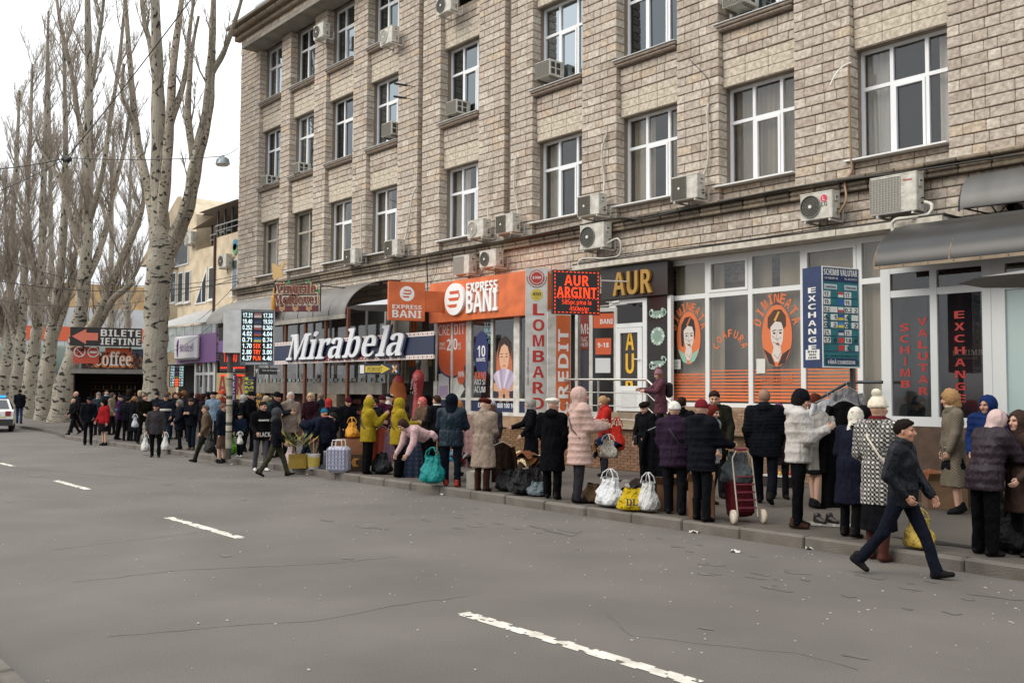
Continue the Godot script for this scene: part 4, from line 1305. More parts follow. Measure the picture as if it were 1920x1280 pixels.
	poly_part("bubble_sticker", PackedVector2Array([W(-0.02, -0.7), W(0.26, -0.72), W(0.3, -0.3), W(0.34, 0.1), W(0.22, 0.48), W(0.0, 0.6), W(-0.2, 0.48), W(-0.32, 0.1), W(-0.26, -0.36)]), 0, 0.002, nv, o, mv(V(-21.33, 3.07, -16.8) + V(0, 0, -0.014)))
	lt(o, "10", font_bold, V(-21.31, 3.1, -16.8) + V(0, 0, -0.011), 0.36, 0.32, 0.002, wh)
	lt(o, "MINUTE", font_bold, V(-21.33, 2.86, -16.8) + V(0, 0, -0.011), 0.4, 0.1, 0.002, wh)
	lt(o, "BANI", font_bold, V(-21.35, 2.41, -16.8) + V(0, 0, -0.011), 0.5, 0.2, 0.002, mat("d4683c"))
	lt(o, "AICI ȘI", font_sans, V(-21.37, 2.21, -16.8) + V(0, 0, -0.011), 0.5, 0.18, 0.002, wh)
	lt(o, "ACUM", font_sans, V(-21.37, 2.02, -16.8) + V(0, 0, -0.011), 0.5, 0.17, 0.002, wh)
	var rows := ["17.31", "19.40", "0.252", "4.02"]
	for k in 4: lettering(o, "rate_digits", rows[k], font_bold, V(-21.17, 3.85, -16.8) + V(0, -0.16 * k, -0.16), 0.42, 0.12, 0.004, glow("7fb6c4", 0.5))
	var w := holder("woman_poster", o, mv(V(-20.31, 2.61, -16.8) + V(0.0, 0, -0.014)))
	var skin := mat("c99878", 0.6)
	poly_part("backdrop", rect2(-0.52, -0.95, 0.56, 0.45), 0, 0.001, mat("4b4038", 0.6), w)
	poly_part("hair", PackedVector2Array([W(-0.34, -0.9), W(-0.32, 0.3), W(-0.2, 0.75), W(0.05, 0.88), W(0.28, 0.7), W(0.36, 0.2), W(0.42, -0.9)]), 0.0012, 0.002, mat("b8694a", 0.6), w)
	poly_part("hair_crown", PackedVector2Array([W(-0.28, 0.2), W(-0.2, 0.75), W(0.05, 0.88), W(0.28, 0.7), W(0.34, 0.2), W(0.2, 0.5), W(0.0, 0.66), W(-0.16, 0.5)]), 0.0022, 0.003, mat("30201c", 0.6), w)
	poly_part("shoulders", PackedVector2Array([W(-0.6, -0.5), W(-0.2, -0.32), W(0.2, -0.32), W(0.58, -0.45), W(0.56, -0.95), W(-0.5, -0.95)]), 0.0022, 0.003, skin, w)
	poly_part("dress", PackedVector2Array([W(-0.52, -0.62), W(-0.14, -0.66), W(0.14, -0.66), W(0.54, -0.6), W(0.5, -0.95), W(-0.48, -0.95)]), 0.0032, 0.004, mat("2b2338", 0.6), w)
	poly_part("neck", rect2(-0.09, -0.36, 0.13, 0.06), 0.0034, 0.0042, mat("b98766", 0.6), w)
	poly_part("face", PackedVector2Array([W(-0.19, 0.36), W(-0.12, 0.58), W(0.02, 0.66), W(0.17, 0.58), W(0.23, 0.36), W(0.2, 0.08), W(0.1, -0.1), W(0.02, -0.14), W(-0.08, -0.08), W(-0.17, 0.1)]), 0.0044, 0.005, mat("d9ab8c", 0.6), w)
	for e in [-0.09, 0.12]:
		poly_part("eye", ellipse(e, 0.31, 0.055, 0.016, 10), 0.0052, 0.0056, mat("3a2822"), w)
		poly_part("brow", ellipse(e, 0.39, 0.065, 0.012, 10), 0.0052, 0.0056, mat("4a3228"), w)
	poly_part("mouth", ellipse(0.02, 0.06, 0.07, 0.022, 12), 0.0052, 0.0056, mat("b4625a"), w)
	poly_part("nose", PackedVector2Array([W(0.0, 0.3), W(0.03, 0.3), W(0.05, 0.17), W(-0.02, 0.17)]), 0.0052, 0.0054, mat("c99878"), w)
	for k in 7:
		var t := Transform3D(Basis(V(0, 0, 1), deg_to_rad(36.0 - 12.0 * k)), V(0.03, -0.78, 0.006 + k * 0.0007))
		poly_part("banknote_print", rect2(-0.075, 0.22, 0.075, 0.76), 0, 0.0005, mat(["b9a9c0", "d0c8d2", "a596b4"][k % 3], 0.6), w, t)
	for s in [-1.0, 1.0]:
		for k in 4: poly_part("printed_finger", rect2(-0.026, -0.1, 0.026, 0.1), 0.012 + k * 0.0006, 0.0124 + k * 0.0006, mat("cf9a78" if k % 2 else "c68f6d", 0.6), w, Transform3D(Basis(V(0, 0, 1), s * -0.3), V(0.03 + s * (0.05 + k * 0.045), -0.62 - k * 0.045, 0)))
		poly_part("printed_hand", ellipse(0.03 + s * 0.14, -0.82, 0.1, 0.12, 14), 0.0112, 0.0118, mat("c68f6d", 0.6), w)
	var c := thing("credit_board", "orange upright board reading CREDIT up its length on an open white shutter", "sign", V(-17.52, 2.52, -16.3), deg_to_rad(62))
	var cw := 0.6
	var ch := 2.88
	boxp("shutter", V(-cw / 2.0, -ch / 2.0, -0.06), V(cw / 2.0, ch / 2.0, -0.004), fr, c)
	boxp("board", V(-cw * 0.14, -ch * 0.42, -0.003), V(cw * 0.47, ch * 0.47, 0.006), orange, c)
	lt(c, "CREDIT", font_bold, V(cw * 0.165, ch * -0.02, 0.0065), ch * 0.74, cw * 0.44, 0.004, mat("e6e4e1"), Basis(V(0, 0, 1), PI / 2.0))
	for k in 3: boxp("hinge", V(-cw / 2.0 - 0.02, ch * (0.36 - 0.3 * k), -0.02), V(-cw / 2.0 + 0.05, ch * (0.4 - 0.3 * k), 0.015), mat("cfccc6", 0.4), c)
	var d := thing("kiosk_doorway", "dark doorway of the orange kiosk with an open white door and a red poster", "doorway", Vector3.ZERO)
	boxp("recess_wall", V(-18.64, 1.04, -17.6), V(-16.99, 4.5, -17.58), mat("2a2624", 0.7), d)
	boxp("poster", V(-17.98, 1.6, -17.45), V(-17.49, 4.2, -17.44), mat("55515f", 0.5), d)
	boxp("poster_red", V(-17.96, 3.06, -17.438), V(-17.47, 4.2, -17.43), mat("8f3a30", 0.5), d)
	lt(d, "МЫ", font_sans, V(-17.72, 3.6, -17.43), 0.38, 0.26, 0.003, wh)
	lt(d, "ТЫС", font_sans, V(-17.8, 3.33, -17.43), 0.28, 0.12, 0.003, wh)
	lt(d, "ЛЕЙ", font_sans, V(-17.8, 3.2, -17.43), 0.28, 0.12, 0.003, wh)
	boxp("post", V(-17.74, 1.21, -17.15), V(-17.64, 4.2, -17.05), fr, d)
	var leaf := holder("door", d, Transform3D(yaw(28.0), V(-16.54, 1.19, -16.85)))
	var lw := 0.36
	var lh := 2.85
	for q in [[-lw, 0.0, -lw + 0.09, lh], [lw - 0.09, 0.0, lw, lh], [-lw + 0.09, 0.0, lw - 0.09, 0.3], [-lw + 0.09, lh - 0.1, lw - 0.09, lh]]: boxp("stile", V(q[0], q[1], -0.06), V(q[2], q[3], 0.0), fr, leaf)
	boxp("pane", V(-lw + 0.09, 0.3, -0.03), V(lw - 0.09, lh - 0.1, -0.02), mat("26272a", 0.06), leaf)
	boxp("sticker", V(-lw + 0.1, lh - 0.5, -0.018), V(lw - 0.1, lh - 0.14, -0.014), rd, leaf)
	lt(leaf, "BANI", font_bold, V(0.08, lh - 0.34, -0.0135), 0.32, 0.12, 0.003, wh)
	boxp("sticker", V(-lw + 0.16, lh - 1.15, -0.018), V(lw - 0.16, lh - 0.75, -0.014), rd, leaf)
	lt(leaf, "9-18", font_bold, V(0.0, lh - 0.92, -0.0135), 0.28, 0.12, 0.003, wh)
	boxp("notice", V(-lw + 0.16, lh - 1.6, -0.018), V(lw - 0.18, lh - 1.24, -0.014), mat("cfd0d0"), leaf)

func street_signs() -> void:
	var wh := mat("e4e3e0", 0.5)
	var o := sign_box("orange_cube_sign", "square orange projecting sign with a round emblem, left of the orange fascia", V(-22.99, 4.54, -15.4), 1.08, 1.12, 72, 0.14, worn("dc6f38", 0.45, 0.8))
	var w := 1.08
	bani_mark(o, V(0.0, w * 0.2, 0), w * 0.2, Basis(), mat("ecebe9", 0.4), mat("c95a34", 0.5), 0.003)
	lt(o, "EXPRESS", font_bold, V(0.0, -w * 0.155, 0.001), w * 0.8, w * 0.11, 0.004, wh)
	lt(o, "BANI", font_bold, V(0.0, -w * 0.345, 0.001), w * 0.8, w * 0.2, 0.004, wh)
	boxp("arm", V(w / 2.0, -w * 0.26, -0.12), V(w / 2.0 + 0.6, w * 0.3, -0.03), worn("d0662f", 0.5, 0.8), o)
	o = sign_box("tall_white_sign", "tall narrow white sign with red capitals LOMBARD down its length", V(-18.27, 3.22, -16.2), 0.56, 3.81, 52, 0.16, worn("d6d4d0", 0.5, 1.4), mat("b9b7b2", 0.5))
	w = 0.56
	var h := 3.81
	var red := mat("b8302b", 0.5)
	for k in 7: lt(o, "LOMBARD"[k], font_bold, V(0.05, h * (0.5 - (580 + k * 29.3 - 502) / 280.0), 0.001), w * 0.52, h * 0.077, 0.004, red)
	lt(o, "www.credit-service.md", font_sans, V(-w * 0.39, h * -0.16, 0.001), h * 0.25, w * 0.1, 0.002, mat("3c3835"), Basis(V(0, 0, 1), PI / 2.0))
	var em := holder("round_emblem", o, mv(V(0, h * 0.435, 0)))
	poly_part("disc", ellipse(0, 0, w * 0.36, w * 0.36), 0.001, 0.004, mat("a33a33", 0.5), em)
	poly_part("ring", ellipse(0, 0, w * 0.29, w * 0.29), 0.0045, 0.006, mat("d8d2cc", 0.5), em)
	poly_part("inner_disc", ellipse(0, 0, w * 0.26, w * 0.26), 0.0065, 0.008, mat("b03a33", 0.5), em)
	lt(em, "1999", font_serif_bold, V(0, 0, 0.0085), w * 0.4, w * 0.12, 0.002, wh)
	arc_text(em, "CREDIT SERVICE".replace(" ", "-"), Vector2.ZERO, w * 0.325, 165, 15, w * 0.05, 0.0045, wh)
	for k in 22:
		var a := deg_to_rad(-70.0 - 112.0 * (k % 11) / 10.0) if k < 11 else deg_to_rad(-110.0 + 112.0 * (k % 11) / 10.0)
		poly_part("laurel_leaf", ellipse(0, 0, w * 0.05, w * 0.018, 8), 0.001, 0.004, mat("5a2a27", 0.5), em, Transform3D(Basis(V(0, 0, 1), a + PI / 2.0 + (0.5 if k < 11 else -0.5)), V(cos(a), sin(a), 0) * w * 0.44))
	var st := PackedVector2Array()
	for k in 32: st.append(W(cos(TAU * k / 32.0), sin(TAU * k / 32.0)) * w * (0.3 if k % 2 else 0.25))
	poly_part("yellow_star", st, 0.001, 0.004, mat("cdb64c", 0.5), o, mv(V(0, h * 0.32, 0)))
	lt(o, "450", font_bold, V(0, h * 0.325, 0.0045), w * 0.38, w * 0.16, 0.002, mat("2e2a24"))
	lt(o, "lei/gr", font_sans, V(0, h * 0.3, 0.0045), w * 0.18, w * 0.05, 0.002, mat("2e2a24"))
	o = sign_box("led_board", "black board with glowing red dotted letters AUR ARGINT beside the white shutter", V(-16.18, 4.3, -15.6), 1.17, 1.03, 66, 0.12, mat("171213", 0.35))
	w = 1.17
	h = 1.03
	var rl := glow("ff4a22", 0.85)
	lt(o, "AUR", font_bold, V(0, h * 0.27, 0.001), w * 0.52, h * 0.24, 0.004, rl)
	lt(o, "ARGINT", font_bold, V(0, h * 0.0, 0.001), w * 0.84, h * 0.24, 0.004, rl)
	lt(o, "585pr.pina la", font_sans, V(0, h * -0.24, 0.001), w * 0.62, h * 0.14, 0.004, rl)
	lt(o, "450lei/gr", font_sans, V(w * 0.06, h * -0.385, 0.001), w * 0.42, h * 0.13, 0.004, rl)
	var b := MB.new()
	for k in 44:
		var t := k / 44.0
		var per := fposmod(t * 4.0, 1.0)
		var sd := int(t * 4.0)
		var c := W(lerpf(-0.46, 0.46, per), 0.46) if sd == 0 else W(0.46, lerpf(0.46, -0.46, per)) if sd == 1 else W(lerpf(0.46, -0.46, per), -0.46) if sd == 2 else W(-0.46, lerpf(-0.46, 0.46, per))
		b.box(V(c.x * w, c.y * h, 0.004), V(0.05 if sd % 2 == 0 else 0.02, 0.02 if sd % 2 == 0 else 0.05, 0.006))
	for k in 26: b.box(V(lerpf(-0.45, 0.45, k / 25.0) * w, h * -0.13 + (0.012 if k % 2 else -0.012), 0.004), V(0.028, 0.014, 0.006))
	part("dotted_border", b.mesh(), rl, o).set_meta("kind", "stuff")
	b = MB.new()
	b.rod(V(w / 2.0, -h * 0.3, -0.06), V(w / 2.0 + 0.7, -h * 0.22, -0.06), 0.018); b.rod(V(w / 2.0, h * 0.3, -0.06), V(w / 2.0 + 0.7, h * 0.3, -0.06), 0.018)
	part("bracket", b.mesh(), mat("c4c0b8", 0.5), o)
	exchange_board()
	rate_board()

func exchange_board() -> void:
	var navy := worn("20335e", 0.45, 1.4)
	var o := sign_box("exchange_board", "blue and teal board of exchange rates on a pole, EXCHANGE down its side", V(-8.15, 3.17, -13.6), 0.78, 1.58, 76, 0.42, worn("22737c", 0.5, 1.4), navy)
	var w := 0.78
	var h := 1.58
	var wh := mat("d9d9d4", 0.5)
	for q in [[-0.5, -0.5, 0.5, -0.488], [-0.5, 0.488, 0.5, 0.5], [-0.5, -0.488, -0.485, 0.488], [0.485, -0.488, 0.5, 0.488]]: boxp("trim", V(q[0] * w, q[1] * h, -0.001), V(q[2] * w, q[3] * h, 0.012), wh, o)
	boxp("header", V(-0.48 * w, 0.35 * h, 0.0005), V(0.48 * w, 0.487 * h, 0.004), navy, o)
	lt(o, "SCHIMB VALUTAR", font_bold, V(0, 0.445 * h, 0.0045), w * 0.9, h * 0.062, 0.003, wh)
	lt(o, "CSV \"LEMONIX\" SRL", font_sans, V(-0.25 * w, 0.385 * h, 0.0045), w * 0.36, h * 0.02, 0.002, wh)
	lt(o, "TEL. 022 274 275", font_sans, V(0.27 * w, 0.385 * h, 0.0045), w * 0.34, h * 0.02, 0.002, wh)
	for s in [-1, 1]:
		boxp("caption_plate", V((s * 0.27 - 0.17) * w, 0.275 * h, 0.0005), V((s * 0.27 + 0.17) * w, 0.325 * h, 0.004), mat("b9c2c4", 0.5), o)
		lt(o, "CUMPĂRARE" if s < 0 else "VÎNZARE", font_bold, V(s * 0.27 * w, 0.3 * h, 0.0045), w * 0.28, h * 0.026, 0.002, mat("31414a"))
	var rows := [["17.", "17."], ["19.", "19."], ["0.2", "0.2  2"], ["4.  1", "4."], ["0.  2", "0.  2"], ["21.", "21."], ["17. 0", "18. 0"], [".", "3."]]
	var flags := [["b5464a", "d9d6d2"], ["2a5aa0", "2a5aa0"], ["d9d6d2", "b5464a"], ["2a4a8a", "d6b63a"], ["3f7fbf", "d8c244"], ["2b3a6a", "c9c4c4"], ["c03a34", "c03a34"], ["c0392f", "c0392f"]]
	for k in 8:
		var y := h * (0.225 - 0.0755 * k)
		boxp("row_shadow", V(-0.46 * w, y - 0.036 * h, 0.0005), V(-0.09 * w, y - 0.03 * h, 0.006), navy, o)
		boxp("row_shadow", V(0.09 * w, y - 0.036 * h, 0.0005), V(0.46 * w, y - 0.03 * h, 0.006), navy, o)
		boxp("flag", V(-0.07 * w, y, 0.0005), V(0.07 * w, y + 0.028 * h, 0.003), mat(flags[k][0], 0.5), o)
		boxp("flag", V(-0.07 * w, y - 0.026 * h, 0.0005), V(0.07 * w, y, 0.003), mat(flags[k][1], 0.5), o)
		for s in 2:
			var txt: String = rows[k][s]
			if txt == ".": continue
			var x0 := (-0.46 if s == 0 else 0.1) * w
			var plates := [0, 1] if k in [0, 1, 5, 6] else ([0, 1, 2, 3] if k == 2 else [0, 2, 3])
			if k == 7: plates = [0, 3]
			for pl in plates: boxp("digit_plate", V(x0 + pl * 0.092 * w, y - 0.028 * h, 0.0006), V(x0 + (pl * 0.092 + 0.086) * w, y + 0.03 * h, 0.005), wh, o)
			lt(o, txt, font_bold, V(x0 + (0.085 if txt.length() < 4 else 0.17) * w, y, 0.0055), w * (0.14 if txt.length() < 4 else 0.33), h * 0.042, 0.002, mat("22262a"))
	lt(o, "str. Ștefan cel Mare 124", font_bold, V(0, -0.385 * h, 0.001), w * 0.88, h * 0.022, 0.002, mat("10222e"))
	poly_part("arrow_plate", PackedVector2Array([W(-0.42 * w, -0.478 * h), W(0.4 * w, -0.478 * h), W(0.48 * w, -0.44 * h), W(0.4 * w, -0.405 * h), W(-0.42 * w, -0.405 * h)]), 0.0005, 0.005, navy, o)
	lt(o, "FĂRĂ COMISION", font_bold, V(0, -0.44 * h, 0.0055), w * 0.72, h * 0.046, 0.002, wh)
	var side := Basis(Vector3.UP, -PI / 2.0)
	for k in 8: lt(o, "EXCHANGE"[k], font_bold, V(-w / 2.0 - 0.001, h * (0.27 - 0.082 * k), -0.21), 0.17, h * 0.055, 0.004, wh, side)
	boxp("white_sticker", V(-w / 2.0 - 0.004, -0.42 * h, -0.36), V(-w / 2.0 - 0.001, -0.32 * h, -0.06), wh, o)
	for k in 3: lt(o, ["BNE", "WAS", "HERE"][k], font_bold, V(-w / 2.0 - 0.0045, h * (-0.34 - 0.03 * k), -0.21), [0.2, 0.16, 0.18][k], h * 0.021, 0.002, mat("2a2a2a"), side)
	var b := MB.new()
	b.rod(V(w / 2.0 + 0.05, 0.48 * h, -0.2), V(w / 2.0 + 0.05, -o.position.y + 0.15, -0.2), 0.045, 10)
	part("pole", b.mesh(), worn("5d5c5a", 0.6, 2.0), o)

func rate_board() -> void:
	var o := sign_box("rate_board", "black board of glowing white currency rates on the lamp-post by the kerb", V(-23.59, 3.35, -11.1), 0.85, 1.46, 60, 0.3, mat("15171b", 0.3), mat("cfd1d3", 0.5))
	var w := 0.85
	var h := 1.46
	var wl := glow("cfe6ea", 0.8)
	var rl := glow("ff5a2a", 0.8)
	boxp("top_band", V(-w / 2.0, h * 0.45, 0.0005), V(w / 2.0, h * 0.5, 0.006), mat("5e6468", 0.4), o)
	boxp("bottom_band", V(-w / 2.0, -h * 0.5, 0.0005), V(w / 2.0, -h * 0.435, 0.006), mat("5e6468", 0.4), o)
	lt(o, "comision 0%", font_bold, V(0, -h * 0.468, 0.0065), w * 0.66, h * 0.034, 0.002, mat("d5d8d8"))
	lt(o, "CSV \"Bloom MC\" nr.16, Ștefan cel Mare 126", font_sans, V(0, h * 0.475, 0.0065), w * 0.92, h * 0.02, 0.002, mat("b5b9ba"))
	var rows := [["17.31", "", "17.38"], ["19.40", "", "19.50"], ["0.252", "", "0.260"], ["4.02", "", "4.04"], ["0.71", "", "0.74"], ["1.70", "SEK", "1.82"], ["2.80", "TRY", "3.00"], ["4.37", "PLN", "4.46"]]
	var fl := [["9a6a70", "c9b9b5"], ["2d3250", "4a4a66"], ["d0d0d0", "9a4a4a"], ["35427a", "a8563f"], ["3c6a9a", "c7ba5a"]]
	for k in 8:
		var y := h * (0.395 - 0.11 * k)
		for s in 2: lettering(o, "rate_digits", rows[k][s * 2], font_bold, V((-0.3 if s == 0 else 0.31) * w, y, 0.001), w * 0.28, h * 0.082, 0.004, wl)
		if k < 5:
			boxp("flag", V(-0.1 * w, y, 0.0005), V(0.12 * w, y + 0.042 * h, 0.004), mat(fl[k][0], 0.5), o)
			boxp("flag", V(-0.1 * w, y - 0.042 * h, 0.0005), V(0.12 * w, y, 0.004), mat(fl[k][1], 0.5), o)
		else: lettering(o, "rate_digits", rows[k][1], font_bold, V(0.0, y, 0.001), w * 0.22, h * 0.082, 0.004, rl)
	boxp("side_panel", V(-w / 2.0 - 0.45, -h * 0.28, -0.24), V(-w / 2.0 - 0.01, h * 0.49, -0.1), worn("d3d5d6", 0.5, 1.2), o)
	var b := MB.new()
	var px := -w / 2.0 - 0.28
	b.rod(V(px, h * 0.2, -0.32), V(px, -o.position.y + 0.15, -0.32), 0.075, 10)
	part("pole", b.mesh(), worn("4a4743", 0.8, 2.0), o)
	for k in 9:
		b = MB.new()
		b.lathe([W(0.079, 0), W(0.08, 0.01), W(0.08, 0.13 + 0.05 * (k % 3)), W(0.079, 0.14 + 0.05 * (k % 3))], 10, mv(V(px, -h * 0.5 - 0.35 - k * 0.23, -0.32)))
		part("torn_paper", b.mesh(), worn(["b9b3a4", "8f897c", "a7a092"][k % 3], 0.9, 3.0), o)
	boxp("mount", V(px - 0.12, -h * 0.3, -0.4), V(-w / 2.0, -h * 0.1, -0.26), mat("2b2a2a", 0.6), o)

func half_canopy(o: Node3D, called: String, x0: float, x1: float, y_top: float, z_back: float, y_front: float, z_front: float, m: Material, ribs: int, rib_m: Material) -> void:
	var b := MB.new()
	var f := func(s: float, t: float) -> Vector3:
		var a := t * PI / 2.0
		return V(lerpf(x0, x1, s), lerpf(y_front, y_top, cos(a)), lerpf(z_back, z_front, sin(a)))
	b.sheet(f, 2, 14)
	var g := func(s: float, t: float) -> Vector3: return f.call(1.0 - s, t) - V(0, 0.012, 0.006)
	b.sheet(g, 2, 14)
	part(called, b.mesh(), m, o)
	for k in ribs:
		b = MB.new()
		var pts := []
		for q in 13: pts.append(f.call(float(k) / (ribs - 1), q / 12.0) - V(0, 0.03, 0))
		b.line(pts, 0.02, 6)
		part("rib", b.mesh(), rib_m, o)

func right_booth() -> void:
	var o := thing("exchange_booth", "white-framed glazed booth with red SCHIMB VALUTAR and EXCHANGE letters, at the right edge", "shopfront", Vector3.ZERO)
	var z := -15.9
	var fr := mat("d2d4d3", 0.4)
	var m := [-8.66, -7.8, -6.92, -6.68, -5.4, -3.6]
	var top := 4.18
	var tr := 3.71
	var bot := 1.43
	var wd := [0.09, 0.06, 0.07, 0.05, 0.06, 0.06]
	for i in 6: boxp("mullion", V(m[i] - wd[i], bot, z - 0.1), V(m[i] + wd[i], top, z), fr, o)
	for i in 5:
		var a: float = m[i] + wd[i]
		var e: float = m[i + 1] - wd[i + 1]
		if i == 2: boxp("filler", V(a, bot, z - 0.09), V(e, top, z - 0.01), fr, o); continue
		for y in [[bot, bot + 0.16], [tr - 0.05, tr + 0.07], [top - 0.1, top]]: boxp("rail", V(a, y[0], z - 0.095), V(e, y[1], z - 0.004), fr, o)
		var gm: StandardMaterial3D = pane_mat("1d2022", 0.3, 0.9) if i < 2 else mat("a9bab8", 0.15)
		boxp("pane", V(a, bot + 0.16, z - 0.05), V(e, tr - 0.05, z - 0.042), gm, o)
		boxp("pane", V(a, tr + 0.07, z - 0.05), V(e, top - 0.1, z - 0.042), pane_mat("241c1c", 0.4, 0.9), o)
	boxp("interior_wall", V(m[1] - 0.15, bot, -16.7), V(m[2], top, -16.68), mat("4f1f20", 0.8), o)
	boxp("interior_wall", V(m[0] - 0.05, bot, -17.1), V(m[1], top, -17.08), mat("3b4244", 0.8), o)
	boxp("blind", V(m[0] + 0.12, bot + 0.2, -16.4), V(m[0] + 0.5, tr, -16.39), mat("6c7270", 0.8), o)
	boxp("side_wall", V(m[0] - 0.09, bot, -17.19), V(m[0] - 0.06, top, z - 0.1), fr, o)
	boxp("roof", V(m[0] - 0.09, top + 0.002, -17.19), V(-3.6, top + 0.08, z - 0.02), mat("8c8a86", 0.8), o)
	boxp("plinth", V(m[0] - 0.09, 0.15, -17.0), V(-3.6, bot - 0.002, z + 0.02), worn("5d4a3e", 0.9, 1.6), o)
	var red := mat("a32a24", 0.5)
	var cx := [-8.33, -8.01, -7.38]
	var zz := z - 0.041
	for k in 6: lt(o, "SCHIMB"[k], font_bold, V(cx[0], lerpf(3.13, 2.15, k / 5.0), zz), 0.06 if k == 3 else 0.17, 0.125, 0.004, red)
	for k in 7: lt(o, "VALUTAR"[k], font_bold, V(cx[1], lerpf(3.22, 2.03, k / 6.0), zz), 0.17, 0.13, 0.004, red)
	for k in 8: lt(o, "EXCHANGE"[k], font_bold, V(cx[2], lerpf(3.3, 2.11, k / 6.0), zz), 0.17, 0.125, 0.004, red)
	boxp("board", V(-7.77, 1.69, -16.5), V(-7.2, 2.8, -16.5) + V(0, 0, 0.02), mat("481c1d", 0.6), o)
	lt(o, "SCHIMB", font_serif_bold, V(-7.5, 2.69, -16.5) + V(0, 0, 0.022), 0.5, 0.09, 0.004, mat("c9c0b8"))
	lt(o, "CUMPĂRARE", font_serif_bold, V(-7.51, 2.6, -16.5) + V(0, 0, 0.022), 0.36, 0.05, 0.004, mat("a8877f"))
	var smoked := worn("2d2d2d", 0.35, 0.8)
	var c := thing("smoked_canopy", "wide dark curved canopy over the booth with red letters", "canopy", Vector3.ZERO)
	var zf := -15.2
	half_canopy(c, "sheet", -8.47, -4.6, 4.95 + 0.1, -17.0, 4.15, zf, smoked, 4, mat("7d6551", 0.6))
	var fb := MB.new()
	fb.span(V(-8.47, 4.08, zf - 0.03), V(-4.6, 4.15 - 0.014, zf + 0.02))
	part("front_bar", fb.mesh(), worn("93826c", 0.6, 1.4), c)
	for k in 7: boxp("bolt", V(-8.37 + k * 0.42, 4.11 - 0.008, zf + 0.02), V(-8.37 + k * 0.42 + 0.016, 4.11 + 0.008, zf + 0.026), mat("2e2a26"), c)
	var u := thing("small_smoked_canopy", "smaller dark curved canopy high on the stone wall at the right edge", "canopy", Vector3.ZERO)
	half_canopy(u, "sheet", -7.8, -4.0, 5.97, -17.68, 5.24, -16.9, worn("5a5a58", 0.4, 0.8), 3, mat("232323", 0.6))
	var tb := MB.new()
	tb.rod(V(-7.71, 5.25, -16.9), V(-6.67, 5.23, -16.9), 0.02)
	tb.rod(V(-7.71, 5.25, -16.9), V(-6.95, 4.99, -17.6), 0.016); tb.rod(V(-7.23, 5.22, -16.9), V(-7.3, 5.13, -17.3), 0.014); tb.rod(V(-6.97, 5.22, -16.9), V(-7.3, 5.13, -17.3), 0.014)
	part("truss", tb.mesh(), mat("1f1e1d", 0.6), u)
	var p := thing("blue_wall_panel", "pale blue painted panel of wall above the dark canopy", "panel", Vector3.ZERO)
	boxp("panel", V(-7.85, 4.9, -17.695), V(-4.0, 5.18, -17.65), worn("8fa0a3", 0.8, 1.4), p)
	var vp := thing("vent_pipe", "short black vent pipe in the wall under the small canopy", "pipe", V(-7.07, 5.25, -17.4))
	var vb := MB.new()
	vb.lathe([W(0.0, -0.2), W(0.075, -0.2), W(0.085, 0.0), W(0.085, 0.12), W(0.07, 0.12), W(0.065, -0.1), W(0, -0.1)], 16, Transform3D(Basis(Vector3.RIGHT, PI / 2.0) * Basis(Vector3.FORWARD, 0.0), Vector3.ZERO))
	part("tube", vb.mesh(), mat("23211f", 0.6), vp)
	var ub := thing("market_umbrella", "grey flat umbrella whose corner juts in at the right edge", "umbrella", V(-4.62, 0.15, -12.2))
	var top_y := 3.51 - 0.15
	var low_y := 3.35 - 0.15
	var mb := MB.new()
	for k in 8:
		var a := TAU * k / 8.0 + 0.39; var a2 := TAU * (k + 1) / 8.0 + 0.39
		mb.tri(V(0, top_y, 0), V(cos(a) * 0.95, low_y, -sin(a) * 0.95), V(cos(a2) * 0.95, low_y, -sin(a2) * 0.95))
	part("canopy", mb.mesh(), mat("7d7c79", 0.8), ub)
	mb = MB.new()
	mb.rod(Vector3.ZERO, V(0, top_y, 0), 0.02)
	part("pole", mb.mesh(), mat("55524e", 0.5), ub)
	var r := thing("iron_handrail", "dark iron handrail sloping up to the booth behind the hanging clothes", "handrail", Vector3.ZERO)
	var rb := MB.new()
	rb.line([V(-9.9, 1.83, -15.6), V(-9.21, 2.18, -15.6), V(-8.57, 2.18, -15.6)], 0.03, 8)
	part("rail", rb.mesh(), mat("34383a", 0.5), r)
	for q in [V(-9.9, 1.83, -15.6), V(-9.21, 2.18, -15.6)]:
		rb = MB.new()
		rb.rod(q, V(q.x, 0.15, q.z), 0.02)
		part("post", rb.mesh(), mat("34383a", 0.5), r)

